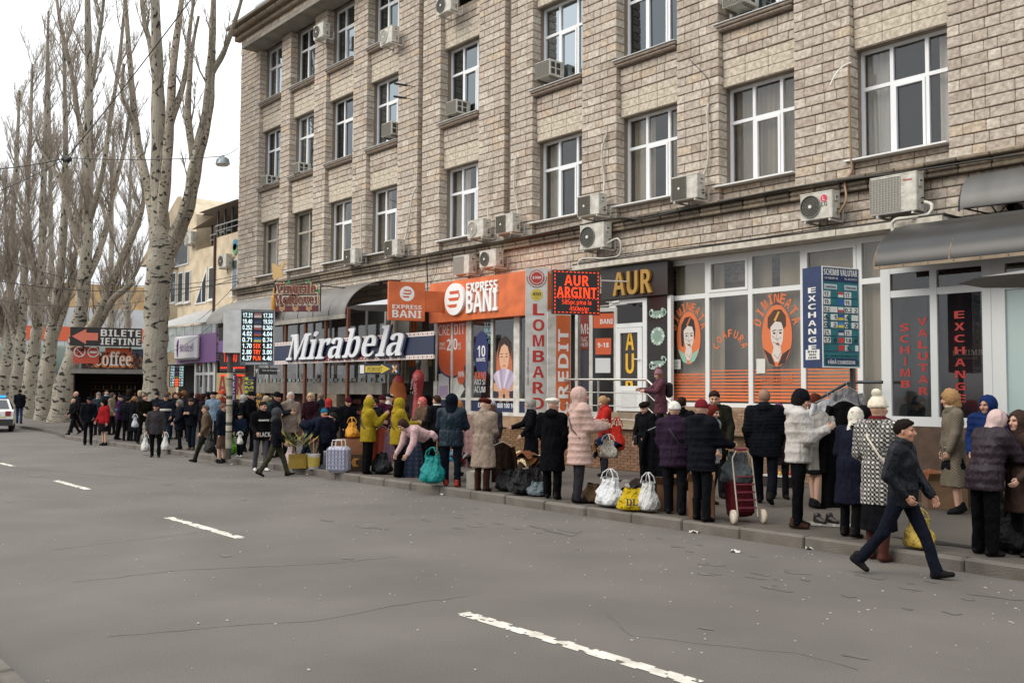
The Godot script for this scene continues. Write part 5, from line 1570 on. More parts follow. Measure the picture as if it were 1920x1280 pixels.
func mirabela() -> void:
	var o := thing("blue_shop_banner", "long navy shop banner with white script letters and a folk-pattern border", "sign", Vector3.ZERO)
	var z := -15.6
	var xl := -31.99
	var xr := -21.93
	var y1 := 3.54
	var y0 := 2.97
	boxp("panel", V(xl, y0, z - 0.06), V(xr, y1, z), mat("222a45", 0.5), o)
	for k in 2:
		var ya: float = y1 - 0.02 if k == 0 else y0 - 0.1
		boxp("border", V(xl, ya, z - 0.05), V(xr, ya + 0.12, z + 0.008), mat("d3c8c2", 0.6), o)
		var b := MB.new()
		var x := xl + 0.08
		var q := 0
		while x < xr - 0.05:
			b.prism(PackedVector2Array([W(x - 0.035, ya + 0.06), W(x, ya + 0.095), W(x + 0.035, ya + 0.06), W(x, ya + 0.025)]) if q % 2 == 0 else ellipse(x, ya + 0.06, 0.014, 0.014, 6), z + 0.009, z + 0.012)
			x += 0.11; q += 1
		part("cross_stitch", b.mesh(), mat("7d3034", 0.6), o).set_meta("kind", "stuff")
	var lx := [-29.47, -26.9]
	lettering(o, "lettering_edge", "Mirabela", font_serif_bold, V(-26.94, 3.44, -15.5) + V(0, 0, -0.06), -23.5 - (-31), 0.98, 0.04, mat("1b2340", 0.5), Basis(), 0.32)
	lt(o, "Mirabela", font_serif_bold, V(-26.94, 3.44, -15.5) + V(0, 0.015, -0.02), (-23.5 - (-31)) * 0.975, 0.92, 0.05, mat("d9dade", 0.45), Basis(), 0.32)
	lt(o, "TRADITIONAL", font_serif_bold, V(-27.13, 3, -15.6) + V(0, 0, 0.012), -25.51 - (-28.78), 0.16, 0.01, mat("9a3238", 0.6))
	var brown := worn("6b3f2c", 0.7, 1.4)
	var s := thing("textile_shop", "textile shop with a long grey-silled display window behind brown posts, under a curved awning", "shopfront", Vector3.ZERO)
	for x in [-31.06, -29.61, -28.21, -26.78]: boxp("post", V(x - 0.055, 0.15, -15.75), V(x + 0.055, 4.6, -15.66), brown, s)
	var zg := -16.7
	var gl := -35.61
	var gr := -26.13
	var sy := 1.96
	boxp("sill", V(gl, sy - 0.12, zg - 0.6), V(gr, sy + 0.25, zg + 0.12), worn("8b867e", 0.7, 1.2), s)
	for k in 30: boxp("folk_band", V(gl + 0.1 + k * (gr - gl - 0.2) / 30.0, sy + 0.3, zg + 0.02), V(gl + 0.1 + (k + 0.7) * (gr - gl - 0.2) / 30.0, sy + 0.42, zg + 0.03), mat("7f9a9c" if k % 2 else "8a7468", 0.5), s)
	boxp("display_floor", V(gl, sy + 0.251, -17.6), V(gr, sy + 0.27, zg), mat("8f8a80", 0.8), s)
	boxp("display_back", V(gl, sy, -17.66), V(gr, 4.7, -17.62), mat("77736a", 0.9), s)
	var n := 8
	for k in n + 1: boxp("mullion", V(lerpf(gl, gr, float(k) / n) - 0.035, sy + 0.25, zg - 0.04), V(lerpf(gl, gr, float(k) / n) + 0.035, 4.7, zg + 0.03), mat("9a9a96", 0.5), s)
	for k in n: boxp("pane", V(lerpf(gl, gr, float(k) / n) + 0.035, sy + 0.26, zg - 0.01), V(lerpf(gl, gr, float(k + 1) / n) - 0.035, 4.7, zg - 0.004), pane_mat("3a3c3c", 0.15, 0.9), s)
	var cl := ["c9c5bd", "7a2f2b", "a9a79f", "5b6f6a", "8a5a44", "b8b2b0", "3c3a3c", "96625a", "6a6f78", "c2b59a", "55322f", "9a9488"]
	for k in 20:
		var x := lerpf(gl + 0.3, gr - 0.3, (k + 0.5) / 20.0)
		var hh := 0.8 + 0.5 * fposmod(k * 0.37, 1.0)
		var yb := sy + 0.4 + 0.5 * fposmod(k * 0.61, 1.0)
		var b := MB.new()
		b.sheet(func(p: float, t: float) -> Vector3: return V((p - 0.5) * (0.36 + 0.22 * (1.0 - t)), t * hh, 0.04 * sin(p * 17.0 + k) * (1.2 - t)), 14, 3)
		part("hung_cloth", b.mesh(), worn(cl[k % 12], 0.9, 2.5), s, Transform3D(yaw(rng.randf_range(-25, 25)), V(x, yb, -17.0 - 0.25 * (k % 3))))
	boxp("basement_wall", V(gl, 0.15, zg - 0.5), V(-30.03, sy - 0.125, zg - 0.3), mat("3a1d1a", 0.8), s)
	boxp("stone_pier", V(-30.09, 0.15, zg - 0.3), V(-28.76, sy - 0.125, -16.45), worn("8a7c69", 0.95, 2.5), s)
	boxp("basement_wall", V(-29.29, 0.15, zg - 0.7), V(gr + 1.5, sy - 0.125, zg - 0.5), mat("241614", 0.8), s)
	for k in 3: lt(s, ["AUR", "DOAR", "REPET"][k], font_bold, [V(-35.53, 1.82, -16.95), V(-35.61, 1.4, -16.95), V(-31.46, 1.37, -16.95)][k], 0.8, 0.3, 0.02, mat("c2963a", 0.5))
	boxp("pawn_plate", V(-34.62, 1.66, -16.9), V(-33.78, 1.98, -16.9) + V(0, 0, 0.02), mat("2a3050", 0.5), s)
	lt(s, "LOMBARD", font_bold, V(-34.16, 1.82, -16.88) + V(0, 0, 0.006), 0.7, 0.26, 0.01, mat("c2a23a", 0.5))
	for k in 2:
		boxp("menu_plate", [V(-29.08, 1.66, -17.1), V(-28.82, 1.26, -17.1)][k], [V(-28.23, 1.55, -17.1), V(-28.22, 1.17, -17.1)][k] + V(0, 0, 0.02), mat("a39a94", 0.6), s)
		lt(s, ["Мозаика", "Шкаф"][k], font_bold, [V(-28.6, 1.6, -17.07), V(-28.48, 1.22, -17.07)][k], 0.75, 0.18, 0.01, mat("6d2a2c", 0.6))
	var cv := thing("curved_awning", "grey translucent curved awning over the script shop banner, cut open at its right end", "awning", Vector3.ZERO)
	half_canopy(cv, "sheet", -32.21, -26.84, 5.66, -17.68, 4.43, -15.62, worn("7b7874", 0.35, 0.7), 6, mat("3f342d", 0.6))
	boxp("valance", V(-32.21, 4.43 - 0.16, -15.65), V(-26.84, 4.43 - 0.015, -15.6), worn("a19c94", 0.7, 1.0), cv)
	var c2 := thing("left_curved_awning", "grey curved awning at the left end of the stone block, behind the rate board", "awning", Vector3.ZERO)
	half_canopy(c2, "sheet", -37.41, -31.46, 5.42 + 0.25, -17.68, 4.56, -15.4, worn("858380", 0.4, 0.7), 5, mat("4a4641", 0.6))
	var d := thing("shop_entrance", "dark shop entrance hung with lace and shawls, right of the display window", "doorway", Vector3.ZERO)
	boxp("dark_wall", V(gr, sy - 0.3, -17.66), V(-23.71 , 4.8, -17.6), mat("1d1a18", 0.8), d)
	for k in 9:
		var x := lerpf(gr + 0.2, -23.35, (k + 0.5) / 9.0)
		var b := MB.new()
		var hh := 1.5 - 0.4 * (k % 2)
		b.sheet(func(p: float, t: float) -> Vector3: return V((p - 0.5) * 0.3, t * hh, 0.06 * sin(p * 13.0 + k * 2.0) * (1.3 - t)), 14, 4)
		part("hung_shawl", b.mesh(), worn(["b8b0a8", "6a5a2e", "8a8378", "2c2724", "a0602f", "c9c2bb", "4a3a34", "8c7f55", "35302e"][k], 0.9, 2.5), d, Transform3D(yaw(10 * (k % 3)), V(x, sy + 1.2 - 0.45 * (k % 3), -16.8 - 0.15 * (k % 2))))
	for k in 2:
		var mq := thing("mannequin", ["mannequin in a long sequinned red dress at the shop entrance", "mannequin in a red dress with an orange shawl, nearer the display window"][k], "mannequin", [V(-22.67, 0.72, -15.6), V(-24.16, 0.65, -15.9)][k])
		mq.position.y = 0.15
		var b := MB.new()
		b.lathe([W(0.3, 0.1), W(0.24, 0.6), W(0.17, 1.15), W(0.14, 1.35), W(0.19, 1.6), W(0.2, 1.75), W(0.07, 1.86)], 18, Transform3D(Basis.from_scale(V(1, [1.3, 1.22][k], 0.75)), Vector3.ZERO))
		part("dress", b.mesh(), worn("8c1f22", 0.55, 2.5), mq)
		b = MB.new()
		b.lathe([W(0.05, 0), W(0.05, 0.1), W(0.085, 0.18), W(0.08, 0.28), W(0.0, 0.33)], 12, mv(V(0, [2.4, 2.25][k], 0)))
		part("head", b.mesh(), mat("17161a", 0.5), mq)
		if k == 0:
			b = MB.new()
			for q in 60: b.box(V(rng.randf_range(-0.16, 0.16), rng.randf_range(1.7, 2.25), 0.15), V(0.02, 0.02, 0.01))
			part("sequin", b.mesh(), mat("d8b8b4", 0.2, 0.6), mq).set_meta("kind", "stuff")
		else:
			b = MB.new()
			b.lathe([W(0.3, 1.55), W(0.27, 1.9), W(0.12, 2.2)], 16, Transform3D(Basis.from_scale(V(1, 1, 0.85)), Vector3.ZERO))
			part("shawl", b.mesh(), worn("a05a28", 0.9, 2.0), mq)
	var rp := sign_box("repair_sign", "small dark sign with a yellow arrow pointing right and crossed tools", V(-24.13, 2.6, -15.2), 1.61, 0.31, 14, 0.05, mat("1f2434", 0.5))
	var rw := 1.61
	var rh := 0.31
	poly_part("arrow", PackedVector2Array([W(-0.34, -0.3), W(0.06, -0.3), W(0.06, -0.45), W(0.28, 0.0), W(0.06, 0.45), W(0.06, 0.3), W(-0.34, 0.3)]), 0.001, 0.006, mat("c0a937", 0.5), rp, Transform3D(Basis.from_scale(V(rw, rh, 1)), Vector3.ZERO))
	lt(rp, "РЕМОНТ", font_serif_bold, V(-0.1 * rw, 0, 0.0065), rw * 0.38, rh * 0.4, 0.003, mat("5d5426"))
	poly_part("phone_icon", rect2(-0.48 * rw, -0.4 * rh, -0.37 * rw, 0.4 * rh), 0.001, 0.006, mat("d6d4d0", 0.5), rp)
	for k in 2: poly_part("tool_icon", rect2(-0.02 * rw, -0.42 * rh, 0.02 * rw, 0.42 * rh), 0.001 + k * 0.003, 0.004 + k * 0.003, mat(["b9bab9", "c77f35"][k], 0.5), rp, Transform3D(Basis(V(0, 0, 1), [0.7, -0.7][k]), V(0.39 * rw, 0, 0)))
	var wn := thing("wine_sign", "wine shop sign of cut-out maroon letters edged in cream on an iron frame", "sign", V(-28.25, 4.97, -14.6), deg_to_rad(40))
	var ww := 1.54
	var wh2 := 0.94
	for k in 2:
		var at := V(0, wh2 * (0.32 - 0.38 * k), 0)
		var mw: float = ww * [0.9, 0.98][k]
		lettering(wn, "lettering_edge", ["Vinurile", "Moldovei"][k], font_serif_bold, at + V(0, 0, -0.1), mw * 1.05, wh2 * 0.42, 0.09, mat("c9a46a", 0.5))
		lettering(wn, "lettering_edge", ["Vinurile", "Moldovei"][k], font_serif_bold, at + V(0, 0, -0.008), mw * 1.03, wh2 * 0.4, 0.016, mat("dccfb4", 0.5))
		lt(wn, ["Vinurile", "Moldovei"][k], font_serif_bold, at + V(0, 0, 0.009), mw, wh2 * 0.36, 0.01, mat("64202a", 0.5))
	for q in [-0.22, 0.22, 0.46]: poly_part("vine_leaf", PackedVector2Array([W(0, 0), W(0.12, 0.14), W(0.14, 0.02)]), 0.02, 0.03, mat("2f8a5c", 0.5), wn, mv(V(q * ww, wh2 * (0.46 if q < 0.4 else 0.14), 0)))
	boxp("maroon_strip", V(-ww * 0.48, -wh2 * 0.5, -0.05), V(ww * 0.5, -wh2 * 0.29, 0.0), mat("5a1f28", 0.5), wn)
	for k in 3:
		for q in 3: poly_part("chevron", PackedVector2Array([W(-0.1, 0.03), W(0, -0.05), W(0.1, 0.03), W(0.1, 0.055), W(0, -0.025), W(-0.1, 0.055)]), 0.001, 0.006, mat("cfa97a", 0.5), wn, mv(V(ww * (-0.3 + 0.3 * k), -wh2 * 0.39 + 0.05 * (q - 1), 0)))
	var fb2 := MB.new()
	fb2.line([V(-ww * 0.5, -wh2 * 0.6, -0.12), V(-ww * 0.5, wh2 * 0.75, -0.12)], 0.03); fb2.line([V(ww * 0.52, -wh2 * 0.5, -0.12), V(ww * 0.52, wh2 * 0.5, -0.12)], 0.02); fb2.line([V(-ww * 0.5, wh2 * 0.1, -0.12), V(ww * 0.52, wh2 * 0.1, -0.12)], 0.02); fb2.line([V(ww * 0.52, wh2 * 0.4, -0.12), V(ww * 0.9, wh2 * 0.55, -2.6)], 0.02); fb2.line([V(-ww * 0.5, wh2 * 0.3, -0.12), V(-ww * 0.1, wh2 * 0.5, -2.6)], 0.02)
	part("iron_frame", fb2.mesh(), mat("2c2623", 0.6), wn)
	var bb := MB.new()
	bb.lathe([W(0.0, 0), W(0.07, 0.01), W(0.075, 0.4), W(0.05, 0.5), W(0.025, 0.56), W(0.025, 0.75), W(0.0, 0.76)], 12, mv(V(-ww * 0.5, -wh2 * 0.48, -0.02)))
	part("gold_bottle", bb.mesh(), mat("c48a2c", 0.4), wn)
	var bird := PackedVector2Array([W(-0.18, 0.05), W(-0.2, 0.34), W(-0.02, 0.24), W(0.06, 0.2), W(0.2, 0.42), W(0.26, 0.4), W(0.12, 0.1), W(0.16, -0.12), W(0.2, -0.2), W(0.04, -0.14), W(-0.1, -0.25), W(-0.16, -0.16)])
	poly_part("gold_stork", bird, -0.05, 0.03, mat("d9b47c", 0.5), wn, Transform3D(yaw(15), V(-ww * 0.42, wh2 * 0.86, -0.05)))
	var k1 := sign_box("tasting_sign", "small black sign with a glass symbol hanging under the rate board", V(-27.88, 2.55, -13.5), 0.57, 0.2, 50, 0.04, mat("17171a", 0.5))
	lt(k1, "Sala de Degustare", font_sans, V(0.1, 0.02, 0.001), 0.55, 0.07, 0.002, mat("c9c9c6"))
	poly_part("glass_symbol", PackedVector2Array([W(-0.4, 0.06), W(-0.3, 0.06), W(-0.34, -0.01), W(-0.34, -0.06), W(-0.36, -0.06), W(-0.36, -0.01)]), 0.001, 0.004, mat("c9c9c6"), k1)
	var pr := thing("white_parasol", "pale square parasol behind the orange projecting sign", "umbrella", V(-24.69, 0.15, -15.9))
	var ty := 4.76 - 0.15
	var ly := 4.47 - 0.15
	var pm := MB.new()
	for k in 8:
		var a := TAU * k / 8.0 + 0.2; var a2 := TAU * (k + 1) / 8.0 + 0.2
		pm.tri(V(0, ty, 0), V(cos(a) * 1.35, ly, -sin(a) * 1.35), V(cos(a2) * 1.35, ly, -sin(a2) * 1.35))
	part("canopy", pm.mesh(), mat("bcbfc2", 0.8), pr)
	pm = MB.new()
	pm.rod(Vector3.ZERO, V(0, ty, 0), 0.025)
	part("pole", pm.mesh(), mat("8d8d8a", 0.5), pr)

func bark(key: String, hexa: String, dark: float) -> StandardMaterial3D:
	if mats.has(key): return mats[key]
	var m := StandardMaterial3D.new()
	m.albedo_color = Color(hexa); m.roughness = 0.95
	var a := FastNoiseLite.new(); a.seed = 31; a.frequency = 0.03; a.fractal_octaves = 3
	var c := FastNoiseLite.new(); c.seed = 33; c.frequency = 0.012; c.fractal_octaves = 4
	var im := Image.create(256, 512, false, Image.FORMAT_RGB8)
	for y in 512:
		for x in 256:
			var th := TAU * x / 256.0
			var p := V(cos(th) * 40.0, y * 0.9, sin(th) * 40.0)
			var v := 0.88 + 0.16 * c.get_noise_3dv(p)
			var marks := a.get_noise_3d(p.x * 0.8, p.y * 3.2, p.z * 0.8) + 0.25 * c.get_noise_3d(p.x, p.y + 900.0, p.z)
			if marks > 0.26 - dark: v *= lerpf(1.0, 0.3, clampf((marks - 0.26 + dark) * 8.0, 0.0, 1.0))
			im.set_pixel(x, y, Color(v, v * 0.985, v * 0.95))
	m.albedo_texture = ImageTexture.create_from_image(im)
	m.uv1_scale = V(1, 2.0, 1)
	m.heightmap_enabled = true; m.heightmap_texture = tex["stone_height"]; m.heightmap_scale = 3.0
	mats[key] = m
	return m

func limb(b: MB, pts: Array, sides := 9) -> void:
	var cv := Curve3D.new()
	for i in pts.size():
		var tn: Vector3 = (pts[mini(i + 1, pts.size() - 1)][0] - pts[maxi(i - 1, 0)][0]) / 6.0
		cv.add_point(pts[i][0], -tn, tn)
	var n := (pts.size() - 1) * 5
	var ps := PackedVector3Array()
	var rs := PackedFloat32Array()
	for k in n + 1:
		var t := float(k) / 5.0
		var i := mini(int(t), pts.size() - 2)
		ps.append(cv.sample(i, t - i))
		var r := lerpf(pts[i][1], pts[i + 1][1], t - i)
		rs.append(r * (1.0 + 0.07 * sin(k * 1.9 + r * 50.0)))
	b.tube(ps, rs, sides)

func sprout(bb: MB, tw: MB, p: Vector3, dir: Vector3, len: float, r: float, lvl: int, up: float, g: RandomNumberGenerator) -> void:
	var n := 4 if lvl > 1 else 2
	var ps := PackedVector3Array([p])
	var rs := PackedFloat32Array([r])
	var d := dir
	for k in n:
		d = (d + V(g.randfn(0, 0.12), up, g.randfn(0, 0.12))).normalized()
		ps.append(ps[k] + d * len / n)
		rs.append(maxf(r * (1.0 - (k + 1.0) / (n + 0.25)), 0.008))
	(bb if lvl > 1 else tw).tube(ps, rs, 6 if lvl > 1 else 3, false)
	if lvl == 0: return
	var kids := int(len * (5.0 if lvl == 1 else 5.0)) + 2
	for q in kids:
		var t := lerpf(0.12, 0.98, (q + g.randf()) / kids)
		var i := mini(int(t * n), n - 1)
		var at := ps[i].lerp(ps[i + 1], t * n - i)
		var ax := V(g.randfn(0, 1), g.randfn(0, 0.3), g.randfn(0, 1)).normalized()
		var nd := (d * 0.85 + ax * 0.45 + V(0, 0.25, 0)).normalized()
		sprout(bb, tw, at, nd, len * g.randf_range(0.28, 0.5) * (1.15 - 0.5 * t), r * 0.42, lvl - 1, up, g)

func poplar(label: String, at: Vector3, limbs: Array, seedv: int, crown_lo: float, crown_hi: float, spread: float, count: int, group: String, dark := 0.0) -> void:
	var o := thing("poplar_tree", label, "tree", at, 0.0, group)
	var g := RandomNumberGenerator.new()
	g.seed = seedv
	var tr := MB.new()
	var bb := MB.new()
	var tw := MB.new()
	var first := true
	for L in limbs:
		var local := []
		for q in L: local.append([q[0] - at, q[1]])
		if first:
			local.push_front([V(local[0][0].x, -0.1, local[0][0].z), local[0][1] * 1.25])
			limb(tr, local, 14)
		else: limb(bb, local, 9)
		first = false
		for k in int(count / limbs.size()):
			var i := g.randi() % (local.size() - 1)
			var t := g.randf()
			var p: Vector3 = local[i][0].lerp(local[i + 1][0], t)
			if p.y < crown_lo or p.y > crown_hi: continue
			var r := lerpf(local[i][1], local[i + 1][1], t)
			var a := g.randf() * TAU
			sprout(bb, tw, p, V(cos(a) * 0.5, 0.85, sin(a) * 0.5).normalized(), spread * g.randf_range(0.5, 1.15), minf(r * 0.34, 0.05), 2, 0.16, g)
	part("trunk", tr.mesh(), bark("bark%.2f" % dark, "aea89d", dark), o)
	part("branches", bb.mesh(), bark("bark_branch", "b3aa9d", 0.0), o).set_meta("kind", "stuff")
	part("twigs", tw.mesh(), mat("a3978a", 0.95), o).set_meta("kind", "stuff")

func left_side() -> void:
	cream_building()
	far_buildings()
	kiosk()
	trees()
	wires_and_lamp()
	police_car()

func trees() -> void:
	poplar("big pale many-stemmed poplar standing right of the coffee kiosk", V(-40.98, 0.36, -14.73) * V(1, 0, 1) + V(0, 0.15, 0), [
		[[V(-40.96, 1.04, -14.71), 0.52], [V(-40.9, 2.62, -14.65), 0.49], [V(-40.81, 4.43, -14.61), 0.5], [V(-40.7, 6.23, -14.6), 0.52], [V(-40.53, 7.82, -14.68), 0.57], [V(-40.54, 8.72, -14.59), 0.38], [V(-40.51, 10.98, -14.46), 0.33], [V(-40.42, 13.91, -14.33), 0.28], [V(-40.37, 16.4, -14.19), 0.23], [V(-40.33, 19.78, -13.97), 0.16]],
		[[V(-40.6, 7.14, -14.65), 0.41], [V(-40.11, 8.5, -15.12), 0.34], [V(-39.26, 9.65, -15.26), 0.29], [V(-38.48, 11.43, -15.27), 0.27], [V(-38.13, 13.41, -15.54), 0.23], [V(-37.98, 15.06, -15.58), 0.19], [V(-37.87, 16.72, -15.58), 0.14], [V(-37.72, 19.36, -15.55), 0.09]],
		[[V(-37.99, 14.95, -15.58), 0.15], [V(-37.61, 15.84, -15.95), 0.11], [V(-37.32, 16.94, -16.22), 0.09], [V(-37.05, 18.05, -16.44), 0.07], [V(-36.87, 19.37, -16.56), 0.05]],
		[[V(-40.67, 8.27, -14.47), 0.27], [V(-41.36, 10.19, -14.44), 0.23], [V(-41.99, 12.12, -14.16), 0.17], [V(-42.29, 13.79, -13.99), 0.15], [V(-42.33, 15.88, -13.77), 0.12], [V(-42.37, 18.21, -13.54), 0.1], [V(-42.39, 20.3, -13.35), 0.07]],
		[[V(-40.55, 8.49, -14.6), 0.27], [V(-39.73, 10.62, -14.47), 0.23], [V(-39.35, 12.8, -14.44), 0.19], [V(-39.15, 15.45, -14.47), 0.16], [V(-38.84, 18.11, -14.63), 0.11], [V(-38.7, 19.66, -14.67), 0.08]],
		[[V(-38.56, 11.43, -15.17), 0.16], [V(-38.35, 13.1, -14.83), 0.14], [V(-38.08, 14.35, -14.74), 0.11], [V(-37.95, 15.87, -14.78), 0.08], [V(-37.73, 17.18, -14.93), 0.05]],
		[[V(-39.34, 12.91, -14.45), 0.15], [V(-39.17, 14.41, -14.84), 0.12], [V(-39.14, 15.82, -15.07), 0.1], [V(-39.06, 16.93, -15.08), 0.08], [V(-38.84, 18.72, -15.2), 0.06]],
		[[V(-40.42, 14.36, -14.3), 0.16], [V(-41.03, 16.57, -14.17), 0.12], [V(-41.47, 17.83, -14.02), 0.1], [V(-41.53, 19.44, -13.81), 0.08]],
		[[V(-42.02, 13.04, -14.05), 0.09], [V(-42.18, 13.85, -13.79), 0.08], [V(-42.41, 14.66, -13.46), 0.07], [V(-42.3, 16.05, -13.48), 0.06]]], 11, 4.0, 19.0, 1.6, 70, "poplars along the pavement", -0.03)
	poplar("leaning poplar with white trunk whose low broken limbs reach over the ticket sign", V(-55.64, 0.22, -14.9) * V(1, 0, 1) + V(0, 0.13, 0), [
		[[V(-55.63, 0.45, -14.89), 0.61], [V(-55.4, 2.19, -15.02), 0.55], [V(-55.05, 3.92, -15.31), 0.43], [V(-54.83, 5.37, -15.46), 0.39], [V(-54.59, 7.39, -15.58), 0.35], [V(-54.35, 10.56, -15.62), 0.29], [V(-54.18, 14.31, -15.52), 0.25], [V(-54.01, 18.64, -15.38), 0.2], [V(-53.91, 22.97, -15.16), 0.16], [V(-53.84, 25.56, -15.04), 0.12]],
		[[V(-54.8, 4.5, -15.56), 0.35], [V(-53.68, 5.62, -16.02), 0.26], [V(-52.85, 7.31, -16.41), 0.23], [V(-52.03, 9.28, -16.92), 0.2], [V(-51.68, 10.41, -17.25), 0.17], [V(-51.38, 11.55, -17.51), 0.13], [V(-51.22, 12.96, -17.58), 0.09]],
		[[V(-54.47, 4.5, -15.95), 0.26], [V(-53.49, 5.77, -16.23), 0.23], [V(-52.74, 6.75, -16.58), 0.19], [V(-52.08, 7.3, -17.02), 0.16], [V(-51.61, 7.62, -17.24), 0.14]],
		[[V(-54.54, 7.68, -15.62), 0.2], [V(-54.65, 8.9, -16.17), 0.19], [V(-54.8, 10.44, -16.65), 0.17], [V(-54.57, 11.62, -16.83), 0.16], [V(-54.39, 12.79, -16.94), 0.13], [V(-53.93, 15.15, -17.31), 0.1], [V(-53.62, 17.5, -17.49), 0.07]],
		[[V(-54.47, 8.54, -15.63), 0.17], [V(-55.84, 10.43, -15.41), 0.14], [V(-56.69, 13.45, -14.78), 0.13], [V(-57.4, 14.8, -14.15), 0.09], [V(-57.7, 15.86, -13.7), 0.06]],
		[[V(-54.28, 10.85, -15.67), 0.17], [V(-52.71, 13.23, -15.8), 0.14], [V(-52.34, 16.06, -16.02), 0.12], [V(-51.92, 19.18, -16.27), 0.1], [V(-51.64, 22.01, -16.38), 0.07], [V(-51.45, 24.27, -16.43), 0.06]],
		[[V(-54.21, 13.45, -15.55), 0.17], [V(-55.26, 16.55, -15.3), 0.14], [V(-55.67, 19.54, -14.89), 0.12], [V(-55.96, 22.19, -14.34), 0.1], [V(-56.12, 25.12, -13.92), 0.07]],
		[[V(-54.08, 17.2, -15.41), 0.13], [V(-54.53, 20.07, -15.89), 0.1], [V(-54.42, 22.79, -16.12), 0.09], [V(-54.18, 25.44, -16.2), 0.06]]], 12, 5.0, 25.0, 2.6, 150, "poplars along the pavement", 0.0)
	var more := [
		["poplar with split white trunk, second from the ticket sign", V(-59.52, 0.05, -14.97), [[V(-59.51, 0.27, -14.96), 0.46], [V(-59.36, 1.89, -15.01), 0.46], [V(-59.13, 4.02, -15.12), 0.4], [V(-58.91, 5.86, -15.24), 0.31], [V(-58.57, 8.6, -15.42), 0.24], [V(-58.3, 11.96, -15.48), 0.2], [V(-58.13, 15.63, -15.39), 0.15], [V(-58.03, 19.59, -15.2), 0.11], [V(-57.97, 22.34, -15.05), 0.06]], [[V(-59.12, 4.18, -15.12), 0.24], [V(-58.81, 5.25, -15.4), 0.2], [V(-58.35, 7.08, -15.8), 0.17], [V(-57.99, 9.53, -16.04), 0.14], [V(-57.71, 11.97, -16.18), 0.11], [V(-57.44, 15.02, -16.25), 0.08]], 13],
		["stout-trunked poplar third from the ticket sign, beside the pedestrian in blue jeans", V(-63.33, 0.01, -15.11), [[V(-63.32, 0.2, -15.11), 0.43], [V(-63.22, 1.87, -15.09), 0.43], [V(-62.98, 4.13, -15.21), 0.37], [V(-62.69, 6.38, -15.37), 0.31], [V(-62.46, 9.28, -15.41), 0.24], [V(-62.29, 13.14, -15.31), 0.19], [V(-62.06, 17.33, -15.26), 0.14], [V(-61.82, 21.83, -15.19), 0.1], [V(-61.67, 24.73, -15.13), 0.05]], [[V(-63.09, 3.16, -15.15), 0.23], [V(-62.8, 4.45, -15.39), 0.18], [V(-62.74, 7.35, -15.24), 0.16], [V(-62.84, 10.24, -14.88), 0.13], [V(-62.91, 13.14, -14.58), 0.1], [V(-62.75, 16.35, -14.5), 0.06]], 14],
		["poplar directly behind the police car", V(-67.12, -0.03, -15.27), [[V(-67.07, 0.17, -15.32), 0.41], [V(-67, 2.2, -15.24), 0.41], [V(-66.79, 4.57, -15.31), 0.34], [V(-66.56, 7.28, -15.36), 0.27], [V(-66.37, 10.33, -15.35), 0.22], [V(-66.16, 13.71, -15.33), 0.17], [V(-65.88, 18.11, -15.32), 0.12], [V(-65.64, 22.51, -15.26), 0.07]], [[V(-66.84, 4.23, -15.27), 0.2], [V(-67.08, 6.26, -14.83), 0.17], [V(-67.11, 8.97, -14.57), 0.14], [V(-67.08, 12.35, -14.34), 0.1], [V(-67.02, 15.4, -14.18), 0.07]], 15],
		["poplar at the left edge, half out of view", V(-70.93, -0.07, -15.42), [[V(-70.92, 0.15, -15.41), 0.43], [V(-70.78, 2.92, -15.37), 0.39], [V(-70.56, 5.05, -15.45), 0.32], [V(-70.35, 8.6, -15.43), 0.25], [V(-70.12, 12.51, -15.39), 0.2], [V(-69.78, 17.13, -15.43), 0.14], [V(-69.48, 21.74, -15.42), 0.07]], [[V(-70.68, 4.34, -15.37), 0.21], [V(-70.84, 6.47, -15.02), 0.18], [V(-70.89, 10.02, -14.67), 0.14], [V(-70.79, 14.28, -14.45), 0.09]], 16]]
	for q in more:
		poplar(q[0], q[1] * V(1, 0, 1) + V(0, 0.13, 0), [q[2], q[3]], q[4], 4.5, 24.0, 2.4, 130, "poplars along the pavement", 0.0)
	var far := [["thin young poplar far behind the white store, left of the big trunk", V(-88.11, 0.44, -27.63), [[V(-88.07, 1.39, -27.59), 0.33], [V(-87.78, 7.99, -27.42), 0.28], [V(-87.55, 13.65, -27.24), 0.21], [V(-87.24, 20.72, -27.05), 0.14], [V(-87.03, 24.97, -26.96), 0.07]], 17], ["far poplar seen between the ticket sign's tree and the big trunk", V(-92.22, 0.36, -30.51), [[V(-92.19, 1.36, -30.48), 0.33], [V(-91.94, 8.35, -30.22), 0.28], [V(-91.65, 14.84, -30.05), 0.2], [V(-91.35, 20.84, -29.94), 0.12], [V(-91.07, 25.83, -29.87), 0.08]], 18], ["far poplar whose top shows between the trunks left of the leaning tree", V(-85.93, 0.51, -22.43), [[V(-85.9, 1.39, -22.4), 0.31], [V(-85.74, 7.61, -22.1), 0.27], [V(-85.59, 14.27, -21.75), 0.2], [V(-85.37, 23.14, -21.32), 0.13], [V(-85.16, 30.69, -20.97), 0.07]], 19]]
	for q in far: poplar(q[0], q[1] * V(1, 0, 1), [q[2]], q[3], 5.0, 30.0, 2.6, 70, "poplars far behind")

